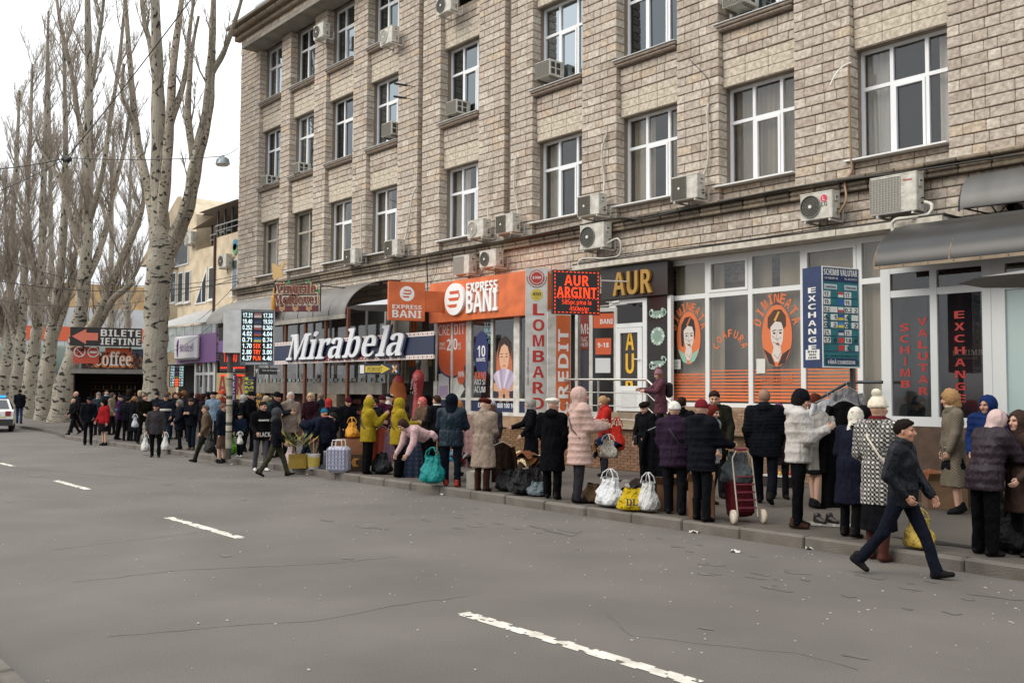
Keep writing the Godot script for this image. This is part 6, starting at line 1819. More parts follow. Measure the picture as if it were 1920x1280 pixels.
func cream_building() -> void:
	var cream := worn("dccbb0", 0.9, 0.4)
	var o := thing("cream_building", "cream plastered house with slanted metal roof and recessed dark balcony, left of the stone block", "building", Vector3.ZERO)
	var zr := -18.4
	var zl := -19.2
	var xj := -43.76
	var xl := -50.5
	var yb := 9.15
	var ylb := 9.1
	boxp("right_wing", V(xj, 0.0, -30.0), V(-40.42, yb, zr), cream, o)
	boxp("left_wing", V(xl, 0.0, -30.0), V(xj - 0.003, ylb, zl), cream, o)
	var dark := mat("2c2a28", 0.6)
	boxp("balcony_back", V(xj, yb, -29.0), V(-40.42, yb + 1.5, zr - 1.0), dark, o)
	boxp("balcony_back", V(xj - 2.6, ylb, -29.0), V(xj - 0.003, ylb + 1.3, zl - 0.9), dark, o)
	var roofm := mat("8f9498", 0.45, 0.3)
	var b := MB.new()
	b.quad(V(xj - 0.9, yb + 1.28, zr + 0.5), V(-40.42, yb + 1.28, zr + 0.5), V(-40.42, yb + 2.1, zr - 2.6), V(xj - 0.9, yb + 2.1, zr - 2.6))
	b.quad(V(xj - 0.9, yb + 1.26, zr - 2.6), V(-40.42, yb + 1.26, zr - 2.6), V(-40.42, yb + 1.26, zr + 0.5), V(xj - 0.9, yb + 1.26, zr + 0.5))
	part("balcony_roof", b.mesh(), mat("6e6257", 0.7), o)
	b = MB.new()
	b.quad(V(xj - 3.9, ylb + 0.95, zl + 0.5), V(xj - 0.05, ylb + 1.35, zl + 0.5), V(xj - 0.05, ylb + 2.0, zl - 2.0), V(xj - 3.9, ylb + 1.6, zl - 2.0))
	part("balcony_roof", b.mesh(), mat("7a6b5d", 0.7), o)
	for q in [[xj, -40.42, yb, zr], [xj - 2.6, xj - 0.05, ylb, zl]]:
		for k in 5: boxp("balcony_post", V(lerpf(q[0], q[1] - 0.08, k / 4.0), q[2], q[3] - 0.12), V(lerpf(q[0], q[1] - 0.08, k / 4.0) + 0.08, q[2] + (1.26 if q[3] > -18.8 else 1.1), q[3] - 0.04), mat("4b4b4a", 0.5), o)
		b = MB.new()
		b.rod(V(q[0], q[2] + 0.55, q[3] + 0.02), V(q[1], q[2] + 0.55, q[3] + 0.02), 0.035); b.rod(V(q[0], q[2] + 0.3, q[3] + 0.02), V(q[1], q[2] + 0.3, q[3] + 0.02), 0.02)
		part("balcony_rail", b.mesh(), mat("a5a9ab", 0.4, 0.3), o)
	b = MB.new()
	var gx0 := -53.3 - 2.0
	var gx1 := -48.17
	var gy := 12.3
	var gmx := -50.53
	b.prism(PackedVector2Array([W(gx0 - 1.5, ylb - 0.01), W(gx1, ylb - 0.01), W(gx1, ylb + 1.9), W(gmx, gy), W(gmx - 0.4, gy)]), -29.5, zl - 0.002)
	part("gable", b.mesh(), cream, o)
	b = MB.new()
	var ridge := 13.54
	b.quad(V(gmx, ylb + 1.9, zl - 0.3), V(-40.42, ylb + 1.9, zl - 0.3), V(-40.42, ridge, -25.0), V(gmx, ridge, -25.0))
	b.quad(V(-40.42, ylb + 1.0, zl - 0.4), V(-40.42, ylb + 1.0, -30.0), V(-40.42, ridge, -25.0), V(-40.42, ylb + 1.9, zl - 0.3))
	part("roof", b.mesh(), roofm, o)
	for k in 26:
		var x := lerpf(gmx + 0.2, -40.6, k / 25.0)
		b = MB.new()
		b.rod(V(x, ylb + 1.92, zl - 0.3), V(x, ridge + 0.02, -25.0), 0.03, 4)
		part("roof_seam", b.mesh(), roofm, o)
	var frw := mat("d8d8d4", 0.5)
	for q in [[W(-52.31, 7.47), 0.72], [W(-51.1, 7.38), 0.72], [W(-50.08, 7.3), 0.72], [W(-49.12, 7.28), 0.72], [W(-46.03, 7.2), 0.66], [W(-41.47, 7.06), 0.6]]:
		var z: float = zl if q[1] > 0.61 else zr
		var w := holder("window", o, mv(V(q[0].x, q[0].y, z)))
		boxp("frame", V(-q[1] / 2.0, -0.8, 0.002), V(q[1] / 2.0, 0.85, 0.05), frw, w)
		boxp("pane", V(-q[1] / 2.0 + 0.07, -0.73, 0.051), V(q[1] / 2.0 - 0.07, 0.78, 0.056), mat("6d777c", 0.05, 0.6), w)
		boxp("sill", V(-q[1] / 2.0 - 0.06, -0.88, 0.0), V(q[1] / 2.0 + 0.06, -0.8, 0.14), frw, w)
	var tw := holder("window", o, mv(V(-47.16, 7.13, -19.2)))
	poly_part("frame", PackedVector2Array([W(-1.0, -0.85), W(0.55, -0.85), W(0.55, 1.0)]), 0.002, 0.05, frw, tw)
	poly_part("pane", PackedVector2Array([W(-0.74, -0.77), W(0.47, -0.77), W(0.47, 0.72)]), 0.051, 0.056, mat("59626a", 0.05, 0.6), tw)
	boxp("glazing_bar", V(-0.04, -0.77, 0.056), V(0.03, 0.2, 0.07), frw, tw)
	for k in 2:
		var w := holder("window", o, mv([V(-49.99, 9.48, -19.2), V(-52.27, 9.23, -19.2)][k]))
		boxp("frame", V(-1.0, -1.0, 0.002), V(0.9, 0.9, 0.05), frw, w)
		boxp("pane", V(-0.92, -0.92, 0.051), V(0.82, 0.82, 0.056), mat("8f989e", 0.05, 0.6), w)
	b = MB.new()
	b.rod(V(xj + 0.02, 3.2, zr + 0.06), V(xj + 0.02, yb + 0.1, zr + 0.06), 0.06)
	part("downpipe", b.mesh(), mat("4a2f28", 0.6), o)
	for k in 2: poly_part("round_mark", ellipse(0, 0, 0.24, 0.26), 0.0, 0.05, mat(["2f86a8", "5f9a6c"][k], 0.5), o, mv([V(-41.52, 8.56, -18.4), V(-41.51, 8.36, -18.4)][k]))
	ac_unit("small air conditioner with round fan on the cream wall", V(-42.52, 7.54, -18), 0.9, 0.6, "round", -18.4)
	ac_unit("air conditioner high on the cream wall beside the pale forked trunk", V(-48.73, 9.41, -18.8), 0.85, 0.62, "white_round", -19.2)
	var s := thing("purple_shopfront", "phone shop with a purple fascia and white rounded panel, under a translucent lean-to roof", "shopfront", Vector3.ZERO)
	var za := -16.4
	var xa := -45.52 - 2.0
	var xb := -39.51
	var yf := 4.84
	b = MB.new()
	b.quad(V(xa, yf, za), V(xb, yf, za), V(xb, yf + 1.05, zl + 0.01), V(xa, yf + 1.05, zl + 0.01))
	part("lean_to_roof", b.mesh(), mat("b9babb", 0.5), s)
	for k in 16:
		b = MB.new()
		b.rod(V(lerpf(xa, xb, k / 15.0), yf + 0.02, za), V(lerpf(xa, xb, k / 15.0), yf + 1.07, zl + 0.02), 0.025, 5)
		part("roof_bar", b.mesh(), mat("e2e2e0", 0.5), s)
	boxp("poster_band", V(xa, 3.65, -16.6), V(-39.08, yf - 0.05, -16.5), worn("9fa7a6", 0.6, 0.6), s)
	for k in 9: boxp("band_joint", V(lerpf(xa, xb, k / 8.0), 3.77, -16.499), V(lerpf(xa, xb, k / 8.0) + 0.04, yf - 0.06, -16.49), mat("7d8686", 0.6), s)
	var pl := -42.59
	var pr := -38.26
	var p0 := 3.1
	var p1 := 4.32
	boxp("fascia", V(pl, p0, -16.5), V(pr, p1, -16.2), mat("6b4a78", 0.5), s)
	b = MB.new()
	var cc := V(-41.11, 3.76, -16.2)
	var cw := -39.87 - (-42.34)
	b.bevel(V(cc.x, cc.y, -16.08), V(cw, (p1 - p0) * 0.86, 0.22), 0.08)
	part("rounded_panel", b.mesh(), mat("c2c0c2", 0.4), s)
	lt(s, "Moldcell", font_sans, V(cc.x + cw * 0.1, cc.y, -15.965), cw * 0.6, 0.36, 0.004, mat("6b4080", 0.5))
	for k in 3: poly_part("logo_petal", ellipse(0, 0, 0.1, 0.2, 14), 0, 0.004, mat("6b4080", 0.5), s, Transform3D(Basis(V(0, 0, 1), -0.5 + 0.3 * k), V(cc.x - cw * 0.32, cc.y + 0.2 - 0.2 * k, -15.965)))
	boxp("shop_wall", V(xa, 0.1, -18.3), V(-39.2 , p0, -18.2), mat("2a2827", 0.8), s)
	boxp("soffit", V(xa, p0 + 0.0, -18.2), V(pr, p0 + 0.06, -16.62), mat("8b8887", 0.8), s)
	for x in [-40.89, -40.01, -39.44, -38.83]: boxp("door_post", V(x - 0.07, 0.15, -16.48), V(x + 0.07, p0, -16.38), mat("c5c4c1", 0.5), s)
	boxp("door_rail", V(-40.89, 2.57, -16.47), V(-38.83, 2.57 + 0.12, -16.39), mat("c5c4c1", 0.5), s)
	boxp("pane", V(-40.89, 0.3, -16.46), V(-38.83, p0, -16.45), pane_mat("4a4d4c", 0.3), s)
	var l := sign_box("small_rate_board", "second board of glowing rates, small, beneath the purple fascia", V(-41.46, 2.53, -15.8), 0.65, 0.93, 50, 0.1, mat("171a1c", 0.4))
	var lw := 0.65
	var lh := 0.93
	for k in 8:
		for q in 2: lettering(l, "rate_digits", ["17.31", "19.40", "0.252", "4.02", "0.71", "1.70", "2.80", "4.37"][k], font_bold, V((-0.3 if q == 0 else 0.3) * lw, lh * (0.42 - 0.12 * k), 0.001), lw * 0.26, lh * 0.085, 0.004, glow("bfe0e4", 0.8))
		boxp("flag", V(-0.12 * lw, lh * (0.38 - 0.12 * k), 0.001), V(0.12 * lw, lh * (0.47 - 0.12 * k), 0.005), glow("ff5a2a", 0.8) if k > 4 else mat(["7a5a62", "2f3a5c", "8a4a4a", "35427a", "a8883f"][k], 0.5), l)
	var a := sign_box("aur_banner", "yellow banner with big red letters AUR, left of the rate-board post", V(-34.49, 2.1, -15.2), 1.29, 0.98, 30, 0.05, worn("bda873", 0.7, 1.0))
	lt(a, "AUR", font_bold, V(0, 0.05, 0.001), 1.29 * 0.86, 0.98 * 0.75, 0.01, mat("8c2b2c", 0.6))
	var f := sign_box("purple_fr_sign", "small purple sign with white letters FR, half hidden by the rate board", V(-34.01, 3.56, -14.8), 0.73, 0.42, 30, 0.08, mat("6f4f86", 0.5))
	lt(f, "FRIZERIE", font_sans, V(0.62, 0.0, 0.001), 0.73 * 1.7, 0.42, 0.006, mat("dcd9de"))
	var e := sign_box("red_dot_board", "black board of red dots below the purple FR sign", V(-33.89, 2.96, -15), 1.17, 0.67, 30, 0.08, mat("1a1112", 0.4))
	var ew := 1.17
	lt(e, "17:40", font_mono, V(-ew * 0.1, 0.22, 0.001), ew * 0.5, 0.4, 0.004, glow("ff3a1c", 0.8))
	for k in 14:
		for q in 2: boxp("dot_dash", V(-ew * 0.46 + k * ew * 0.066, -0.22 - q * 0.28, 0.001), V(-ew * 0.46 + (k + 0.6) * ew * 0.066, -0.16 - q * 0.28, 0.004), glow("ff3a1c", 0.8), e)
	var n1 := sign_box("narrow_upright_sign", "narrow navy upright sign with yellow letters beside the rate-board post", V(-31.59, 1.9, -14.6), 0.32, 1.04, 50, 0.35, mat("1f2a4d", 0.5))
	var nh := 1.04
	for k in 7: lt(n1, "LOMBARD"[k], font_bold, V(0, nh * (0.43 - 0.145 * k), 0.001), 0.3, nh * 0.1, 0.006, mat("b8b03c"))
	var n2 := sign_box("narrow_upright_sign", "narrow purple upright sign with pale letters in front of the yellow banner", V(-33.64, 2.05, -14.9), 0.22, 1.02, 50, 0.1, mat("4a3566", 0.5))
	for k in 6: lt(n2, "FRIZER"[k], font_bold, V(0, 0.6 - 0.24 * k, 0.001), 0.16, 0.15, 0.006, mat("c9c4d2"))
	var n3 := sign_box("dark_upright_panel", "dark upright panel with faint letters between purple fascia and rate board", V(-37.81, 3.98, -16.3), 1.07, 1.06, 10, 0.1, mat("231c22", 0.5))
	for k in 5: lt(n3, "FRIZE"[k], font_bold, V(-0.4, 0.75 - 0.36 * k, 0.001), 0.3, 0.24, 0.006, mat("5a4f58"))
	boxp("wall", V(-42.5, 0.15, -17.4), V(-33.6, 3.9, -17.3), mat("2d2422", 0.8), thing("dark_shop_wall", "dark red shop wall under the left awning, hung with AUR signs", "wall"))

func far_buildings() -> void:
	var wht := worn("c9cbcd", 0.6, 0.1)
	var o := thing("white_store", "far white flat-roofed store with an orange stripe, behind the coffee kiosk", "building", V(-107.95, 7.07, -34.62) * V(1, 0, 1), deg_to_rad(78))
	boxp("wall", V(-9.5, 0, -20), V(4.5, 10.6, 0), wht, o)
	boxp("orange_stripe", V(-9.5, 7.0, 0.0), V(4.5, 8.5, 0.06), mat("d2603c", 0.6), o)
	for k in 8: boxp("panel_joint", V(-9.4 + k * 2.0, 0, 0.0), V(-9.34 + k * 2.0, 10.6, 0.012), mat("9a9c9e"), o)
	boxp("downpipe", V(-0.9, 0, 0.07), V(-0.7, 8.7, 0.22), mat("7d8084"), o)
	boxp("roof_room", V(-6.0, 10.6, -8), V(3.6, 13.4, -2), worn("c2a070", 0.8, 0.2), o)
	boxp("roof_stack", V(-9.0, 10.6, -8), V(-7.0, 13.0, -3), worn("b08a5c", 0.8, 0.2), o)
	boxp("corner_tower", V(4.6, 0, -12), V(7.6, 16.6, -1), worn("b7a487", 0.8, 0.2), o)
	var g := thing("painted_wall", "wall covered in graffiti behind the thick tree trunks", "wall", V(-78.11, 0.65, -19.27) * V(1, 0, 1), deg_to_rad(72))
	boxp("wall", V(-8, 0, -0.3), V(8, 3.0, 0), worn("8a877f", 0.9, 0.5), g)
	var r := RandomNumberGenerator.new(); r.seed = 5
	for k in 40:
		var e := ellipse(0, 0, r.randf_range(0.15, 0.6), r.randf_range(0.15, 0.5), 9)
		for i in e.size(): e[i] *= r.randf_range(0.6, 1.3)
		poly_part("graffiti", e, 0.001 + k * 0.0003, 0.0012 + k * 0.0003, mat(["31507a", "8d3f38", "b3a04c", "c4c2bb", "4e7280", "6b6660"][k % 6], 0.7), g, mv(V(r.randf_range(-7, 7), r.randf_range(0.5, 2.6), 0)))
	var t := thing("green_market_roof", "row of dark green rounded market roofs behind the tree trunks", "roof", V(-84.56, 2.27, -20.81) * V(1, 0, 1), deg_to_rad(72))
	for k in 5:
		var b := MB.new()
		b.sheet(func(s: float, q: float) -> Vector3: return V(-9.0 + k * 3.8 + s * 3.7, 3.0 + 2.6 * sin(q * PI * 0.5), -3.0 * (1.0 - cos(q * PI * 0.5))), 2, 8)
		part("roof_bay", b.mesh(), mat("4c574f", 0.6), t)
	var low := thing("low_grey_house", "far low house with a grey tiled roof at the left edge", "house", V(-154.62, 7.11, -33.62) * V(1, 0, 1), deg_to_rad(75))
	boxp("wall", V(-12, 0, -10), V(8, 7.2, 0), worn("a9a294", 0.9, 0.2), low)
	var rb := MB.new()
	rb.prism(PackedVector2Array([W(-10.6, 7.2), W(0.6, 7.2), W(-5, 13.0)]), -12.5, 8.5, Transform3D(Basis(Vector3.UP, PI / 2.0), V(0, 0, 0)))
	part("roof", rb.mesh(), worn("8a7f78", 0.9, 0.2), low)
	var red := thing("red_store", "far store with an orange-red band seen between the trunks at the left edge", "building", V(-130.45, 4.41, -31.44) * V(1, 0, 1), deg_to_rad(75))
	boxp("wall", V(-14, 0, -8), V(6, 6.2, 0), worn("a8a6a2", 0.8, 0.2), red)
	boxp("red_band", V(-14, 3.2, 0), V(6, 4.3, 0.08), mat("c05038", 0.6), red)
	var blk := thing("far_flats", "distant pale block of flats behind the bare crowns, left", "building", V(-251.67, 6.6, -58.3) * V(1, 0, 1), deg_to_rad(75))
	boxp("wall", V(-20, 0, -12), V(24, 19, 0), worn("a7a49e", 0.9, 0.1), blk)
	for k in 11:
		for q in 5: boxp("window", V(-18 + k * 3.8, 2.5 + q * 3.3, 0.0), V(-16.4 + k * 3.8, 4.2 + q * 3.3, 0.05), mat("5f666b", 0.3), blk)

func kiosk() -> void:
	var c := V(-47.7, 0.65, -14.97) * V(1, 0, 1)
	var o := thing("coffee_kiosk", "dark coffee kiosk with a coffee-bean fascia, left of the big pale trunk", "kiosk", c + V(0, 0.13, 0), deg_to_rad(70))
	var s := 46.0 / 1800.0
	boxp("back", V(-64 * s, 0, -2.4), V(64 * s, 2.55, -2.3), mat("2b1d19", 0.8), o)
	boxp("side", V(-64 * s, 0, -2.3), V(-62 * s, 2.55, 0), mat("3a201c", 0.8), o)
	boxp("side", V(62 * s, 0, -2.3), V(64 * s, 2.55, 0), mat("3a201c", 0.8), o)
	boxp("counter", V(-62 * s, 0, -0.6), V(62 * s, 1.15, -0.02), mat("331d1a", 0.7), o)
	boxp("roof", V(-66 * s, 2.551, -2.4), V(66 * s, 2.75, 0.45), worn("8f8a86", 0.8, 1.0), o)
	for k in 3: boxp("shelf", V(-40 * s, 1.4 + 0.36 * k, -2.25), V(50 * s, 1.43 + 0.36 * k, -1.95), mat("6b5340", 0.7), o)
	for k in 24:
		var b := MB.new()
		b.lathe([W(0, 0), W(0.04, 0), W(0.04, 0.16), W(0.015, 0.21), W(0, 0.24)], 8, mv(V(-38 * s + (k % 12) * 7.2 * s, 1.431 + 0.36 * int(k / 12), -2.1)))
		part("bottle", b.mesh(), mat(["5a3a22", "8a6a3a", "3c4a3a", "9a8a6a"][k % 4], 0.3), o)
	var y0 := 2.76
	boxp("fascia", V(-50 * s, y0, 0.3), V(63 * s, y0 + 32 * s, 0.42), mat("3a211c", 0.6), o)
	boxp("fascia_top", V(-10 * s, y0 + 22 * s, 0.421), V(36 * s, y0 + 40 * s, 0.43), mat("c2532e", 0.6), o)
	boxp("blue_plate", V(36.5 * s, y0 + 26 * s, 0.421), V(56 * s, y0 + 38 * s, 0.43), mat("27506a", 0.6), o)
	var r := RandomNumberGenerator.new(); r.seed = 3
	for k in 170:
		var p := W(r.randf_range(-48, 61), r.randf_range(2, 30)) * s
		poly_part("coffee_bean", ellipse(0, 0, 0.075, 0.048, 8), 0, 0.012, mat(["5b3a30", "6f4a3e", "84604f", "4a2c26"][k % 4], 0.5), o, Transform3D(Basis(V(0, 0, 1), r.randf() * 3.0), V(p.x, y0 + p.y, 0.42 + k * 0.00004)))
	lettering(o, "lettering_edge", "Coffee", font_serif_bold, V(4 * s, y0 + 19 * s, 0.44), 70 * s, 32 * s, 0.02, mat("d98a3a", 0.5))
	lettering(o, "lettering_edge", "Coffee", font_serif_bold, V(4 * s, y0 + 19 * s, 0.461), 68 * s, 30 * s, 0.006, mat("d87a30", 0.5))
	lt(o, "Coffee", font_serif_bold, V(4 * s, y0 + 19.5 * s, 0.468), 63 * s, 26 * s, 0.01, mat("e9dfd4", 0.5))
	lt(o, "Fast&Tasty", font_sans, V(46 * s, y0 + 32 * s, 0.4305), 16 * s, 3.4 * s, 0.004, mat("c07a3a"))
	boxp("red_notice", V(-64 * s, y0 + 10 * s, 0.5), V(-20 * s, y0 + 41 * s, 0.53), mat("c0503c", 0.6), o)
	var wm := mat("dedad4", 0.5)
	for k in 2:
		var t := mv(V((-53 + 23 * k) * s, y0 + 31 * s, 0.531))
		var b := MB.new()
		var pts := []
		for q in 25: pts.append(V(cos(TAU * q / 24.0) * 9 * s, sin(TAU * q / 24.0) * 9 * s, 0.01))
		b.line(pts, 0.028, 5)
		part("road_symbol", b.mesh(), wm, o, t)
		if k == 1: poly_part("road_symbol_bar", rect2(-6 * s, -2 * s, 6 * s, 2 * s), 0, 0.012, wm, o, t)
		else:
			poly_part("road_symbol_arrow", PackedVector2Array([W(-2, -5), W(0, -5), W(0, 2), W(3, 2), W(3, 0), W(6, 3), W(3, 6), W(3, 4), W(-2, 4)]), 0, 0.012, mat("2a2626"), o, t * Transform3D(Basis.from_scale(V(s, s, 1)), Vector3.ZERO))
			poly_part("road_symbol_bar", rect2(-8 * s, -0.7 * s, 8 * s, 0.7 * s), 0, 0.014, wm, o, t * Transform3D(Basis(V(0, 0, 1), -0.8), Vector3.ZERO))
	var tk := sign_box("ticket_sign", "long black sign with a salmon arrow and white BILETE IEFTINE, over the coffee kiosk", c + V(0, 0.13, 0) + yaw(70) * V(-8 * s, y0 + 59 * s, 0.9), 122 * s, 34 * s, 70, 0.2, mat("252424", 0.5))
	poly_part("arrow", PackedVector2Array([W(-58, 0), W(-34, 14), W(-34, 7), W(-14, 7), W(-14, -7), W(-34, -7), W(-34, -14)]), 0.001, 0.01, mat("d9765e", 0.5), tk, Transform3D(Basis.from_scale(V(s, s, 1)), Vector3.ZERO))
	lt(tk, "BILETE", font_bold, V(25 * s, 7.6 * s, 0.001), 69 * s, 12.5 * s, 0.012, wm)
	lt(tk, "IEFTINE", font_bold, V(25 * s, -8 * s, 0.001), 69 * s, 12.5 * s, 0.012, wm)
	boxp("strut", V(-40 * s, -25 * s, -0.4), V(-38 * s, -17 * s, -0.2), mat("2a2626"), tk)
	boxp("strut", V(40 * s, -25 * s, -0.4), V(42 * s, -17 * s, -0.2), mat("2a2626"), tk)

func sag(a: Vector3, b: Vector3, s: float) -> Array:
	var p := []
	for k in 15:
		var t := k / 14.0
		p.append(a.lerp(b, t) - V(0, 4.0 * s * t * (1.0 - t), 0))
	return p

func wires_and_lamp() -> void:
	var m := mat("3b3a39", 0.6)
	var hub := V(-38.03, 10.6, -10.12)
	var wires := [["overhead wire from the left edge to the black junction among the bare crowns", V(-38.18, 9.65, -6.91), hub, 0.1, 0.02], ["second overhead wire reaching the black junction from the left edge, lower", V(-38.22, 8.52, -6.96), hub, 0.1, 0.015], ["overhead wire from the junction across the trees to the hanging street lamp", hub, V(-37.11, 11.42, -15.81), 0.1, 0.015], ["overhead wire rising from the junction out of the top of the view", hub, V(-28.75, 14.65, -11.49), 0.1, 0.02], ["wire from the hanging street lamp to the stone block", V(-37.11, 11.42, -15.81), V(-40.07, 12.69, -17.8), 0.05, 0.012], ["lowest overhead cable from the left edge to the iron bracket on the building corner", V(-42.54, 6.33, -8.21), V(-39.39, 6.65, -17.6), 0.5, 0.018], ["middle overhead cable to the building corner, crossing the cream wall", V(-47.05, 5.95, -9.1), V(-39.4, 6.82, -17.6), 0.8, 0.014], ["upper overhead cable to the building corner, above the triangular window", V(-44.74, 7.67, -8.6), V(-39.4, 6.91, -17.6), 0.9, 0.014], ["cable from the ticket sign's tree over the purple fascia to the building corner", V(-50.04, 5.11, -14.94), V(-39.39, 6.63, -17.6), 1.6, 0.012], ["thin cable from the big pale trunk across the cream wall", V(-40.03, 3.39, -14.54), V(-36.99, 5.64, -16.41), 0.4, 0.01]]
	for w in wires:
		var b := MB.new()
		b.line(sag(w[1], w[2], w[3]), w[4], 5)
		tag(part("overhead_wire", b.mesh(), m, self), w[0], "cable", "overhead wires")
	var j := thing("wire_junction", "black cluster of wire clamps among the bare poplar crowns", "junction", hub)
	for k in 4:
		var b := MB.new()
		b.lathe([W(0, -0.12), W(0.09, -0.08), W(0.09, 0.08), W(0, 0.12)], 8, Transform3D(Basis(V(1, 0, k).normalized(), 1.2), V(-0.3 + 0.2 * k, 0.06 * (k % 2) - 0.05 * k, 0)))
		part("clamp", b.mesh(), mat("1d1c1c", 0.6), j)
	var l := thing("hanging_street_lamp", "grey domed street lamp hanging from a wire before the sky", "street lamp", V(-37.12, 11.2, -15.82), 0.6)
	var b := MB.new()
	b.lathe([W(0.0, 0.28), W(0.06, 0.27), W(0.07, 0.2), W(0.16, 0.18), W(0.27, 0.1), W(0.31, -0.1), W(0.29, -0.12)], 18, Transform3D(Basis.from_scale(V(1, 1, 0.7)), Vector3.ZERO))
	part("hood", b.mesh(), mat("8d9498", 0.4, 0.3), l)
	b = MB.new()
	b.lathe([W(0.285, -0.11), W(0.24, -0.17), W(0.0, -0.19)], 18, Transform3D(Basis.from_scale(V(1, 1, 0.7)), Vector3.ZERO))
	part("diffuser", b.mesh(), mat("c5c0b4", 0.3), l)

func police_car() -> void:
	var o := thing("police_car", "white patrol car with a blue roof light, seen from behind at the left edge", "car", V(-49.47, 0, -10.33), deg_to_rad(-14))
	var white := mat("cfd0cc", 0.25)
	var b := MB.new()
	var low := PackedVector2Array([W(-2.15, 0.32), W(-2.2, 0.62), W(-2.05, 0.82), W(-1.2, 0.95), W(1.95, 1.0), W(2.15, 0.92), W(2.2, 0.6), W(2.12, 0.32)])
	b.prism(low, -0.86, 0.86)
	part("body", b.mesh(), white, o)
	b = MB.new()
	for k in 1:
		var r0 := [V(-1.25, 0.95, 0.8), V(-0.55, 1.42, 0.62), V(1.15, 1.46, 0.62), V(1.85, 1.0, 0.8)]
		for i in 3: b.quad(r0[i], r0[i + 1], V(r0[i + 1].x, r0[i + 1].y, -r0[i + 1].z), V(r0[i].x, r0[i].y, -r0[i].z))
		b.quad(r0[0], r0[3], r0[2], r0[1])
		b.quad(V(r0[3].x, r0[3].y, -r0[3].z), V(r0[0].x, r0[0].y, -r0[0].z), V(r0[1].x, r0[1].y, -r0[1].z), V(r0[2].x, r0[2].y, -r0[2].z))
	part("cabin", b.mesh(), white, o)
	b = MB.new()
	b.quad(V(1.22, 1.41, -0.55), V(1.22, 1.41, 0.55), V(1.8, 1.04, 0.68), V(1.8, 1.04, -0.68))
	for i in b.v.size(): b.v[i] += V(0.02, 0.015, 0)
	part("rear_window", b.mesh(), mat("1c2226", 0.1), o)
	for s in [-1.0, 1.0]:
		var k := MB.new()
		k.quad(V(-1.1, 1.0, s * 0.79), V(1.6, 1.03, s * 0.79), V(1.08, 1.38, s * 0.655), V(-0.55, 1.36, s * 0.655))
		part("side_window", k.mesh(), mat("1c2226", 0.1), o)
		for x in [-1.35, 1.35]:
			var wl := holder("wheel", o, Transform3D(Basis(Vector3.RIGHT, PI / 2.0), V(x, 0.32, s * 0.76)))
			k = MB.new()
			k.lathe([W(0.18, -0.1), W(0.3, -0.1), W(0.32, -0.06), W(0.32, 0.06), W(0.3, 0.1), W(0.18, 0.1)], 20)
			part("tyre", k.mesh(), mat("1b1b1b", 0.9), wl)
			k = MB.new()
			k.lathe([W(0.0, -0.07), W(0.19, -0.08), W(0.19, 0.08), W(0.0, 0.07)], 16)
			part("rim", k.mesh(), mat("8b8d8f", 0.4, 0.6), wl)
		boxp("tail_light", V(2.12, 0.72, s * 0.86 - s * 0.2 - 0.1), V(2.205, 0.94, s * 0.86 - s * 0.2 + 0.12), mat("8c2426", 0.3), o)
		boxp("yellow_stripe", V(-2.0, 0.5, s * 0.861), V(2.1, 0.58, s * 0.866), mat("c2b84a", 0.4), o)
	boxp("bumper", V(2.1, 0.3, -0.85), V(2.27, 0.58, 0.85), mat("2a2b2c", 0.6), o)
	boxp("number_plate", V(2.271, 0.42, -0.26), V(2.277, 0.53, 0.26), mat("d4d4d0", 0.5), o)
	boxp("rear_stripe", V(2.19, 0.66, -0.55), V(2.206, 0.7, 0.55), mat("c2b84a", 0.4), o)
	boxp("light_bar", V(0.2, 1.47, -0.5), V(0.5, 1.52, 0.5), mat("303234", 0.5), o)
	boxp("blue_light", V(0.22, 1.521, 0.1), V(0.48, 1.62, 0.48), glow("2f8fff", 1.2), o)
	boxp("blue_light", V(0.22, 1.521, -0.48), V(0.48, 1.62, -0.1), glow("2f8fff", 1.2), o)
	lt(o, "POLIȚIA", font_bold, V(2.21, 0.8, 0.0), 0.7, 0.1, 0.003, mat("3a3d40"), yaw(90))

var heads := {}
var garment_cache := {}
var fold := FastNoiseLite.new()

func cloth_mat(hexa: String, pat := "") -> StandardMaterial3D:
	var key := "cloth_" + hexa + pat
	if mats.has(key): return mats[key]
	var m := StandardMaterial3D.new()
	m.albedo_color = Color(hexa); m.roughness = 0.85 if pat != "shiny" else 0.45
	m.metallic_specular = 0.12 if pat != "shiny" else 0.3
	m.uv1_triplanar = true; m.uv1_scale = V(2.2, 1.1, 2.2)
	m.heightmap_enabled = true; m.heightmap_texture = noise_tex("cloth_folds", 256, 0.02, 4, Color.BLACK, Color.WHITE, 44); m.heightmap_scale = 2.4
	if pat == "check" or pat == "tweed" or pat == "camo" or pat == "floral":
		var n := 64
		var im := Image.create(n, n, false, Image.FORMAT_RGB8)
		for y in n:
			for x in n:
				var c := Color(hexa)
				if pat == "check": c = Color("17171a") if (x / 4 + y / 4) % 2 == 0 or ((x / 4) % 2 == 0 and (x + y) % 4 < 2) else Color("d5d0c8")
				elif pat == "tweed": c = Color("4d463c") if (x / 3 + y / 3) % 2 else Color("8f8575")
				elif pat == "camo":
					var q := fold.get_noise_2d(x * 9.0, y * 9.0)
					c = Color("2f3025") if q > 0.15 else Color("4b4a38") if q > -0.12 else Color("23221c")
				else:
					var q := W(x % 16 - 8 + 3 * (y / 16 % 2), y % 16 - 8).length()
					c = Color(hexa).lerp(Color("8c3a3c"), 0.6) if q < 2.6 else Color(hexa).lerp(Color("5f7a55"), 0.5) if q < 3.6 else Color(hexa)
				im.set_pixel(x, y, c)
		m.albedo_color = Color.WHITE
		m.albedo_texture = ImageTexture.create_from_image(im)
		m.uv1_scale = Vector3.ONE * (2.6 if pat != "camo" else 1.5)
		m.heightmap_enabled = false
	mats[key] = m
	return m

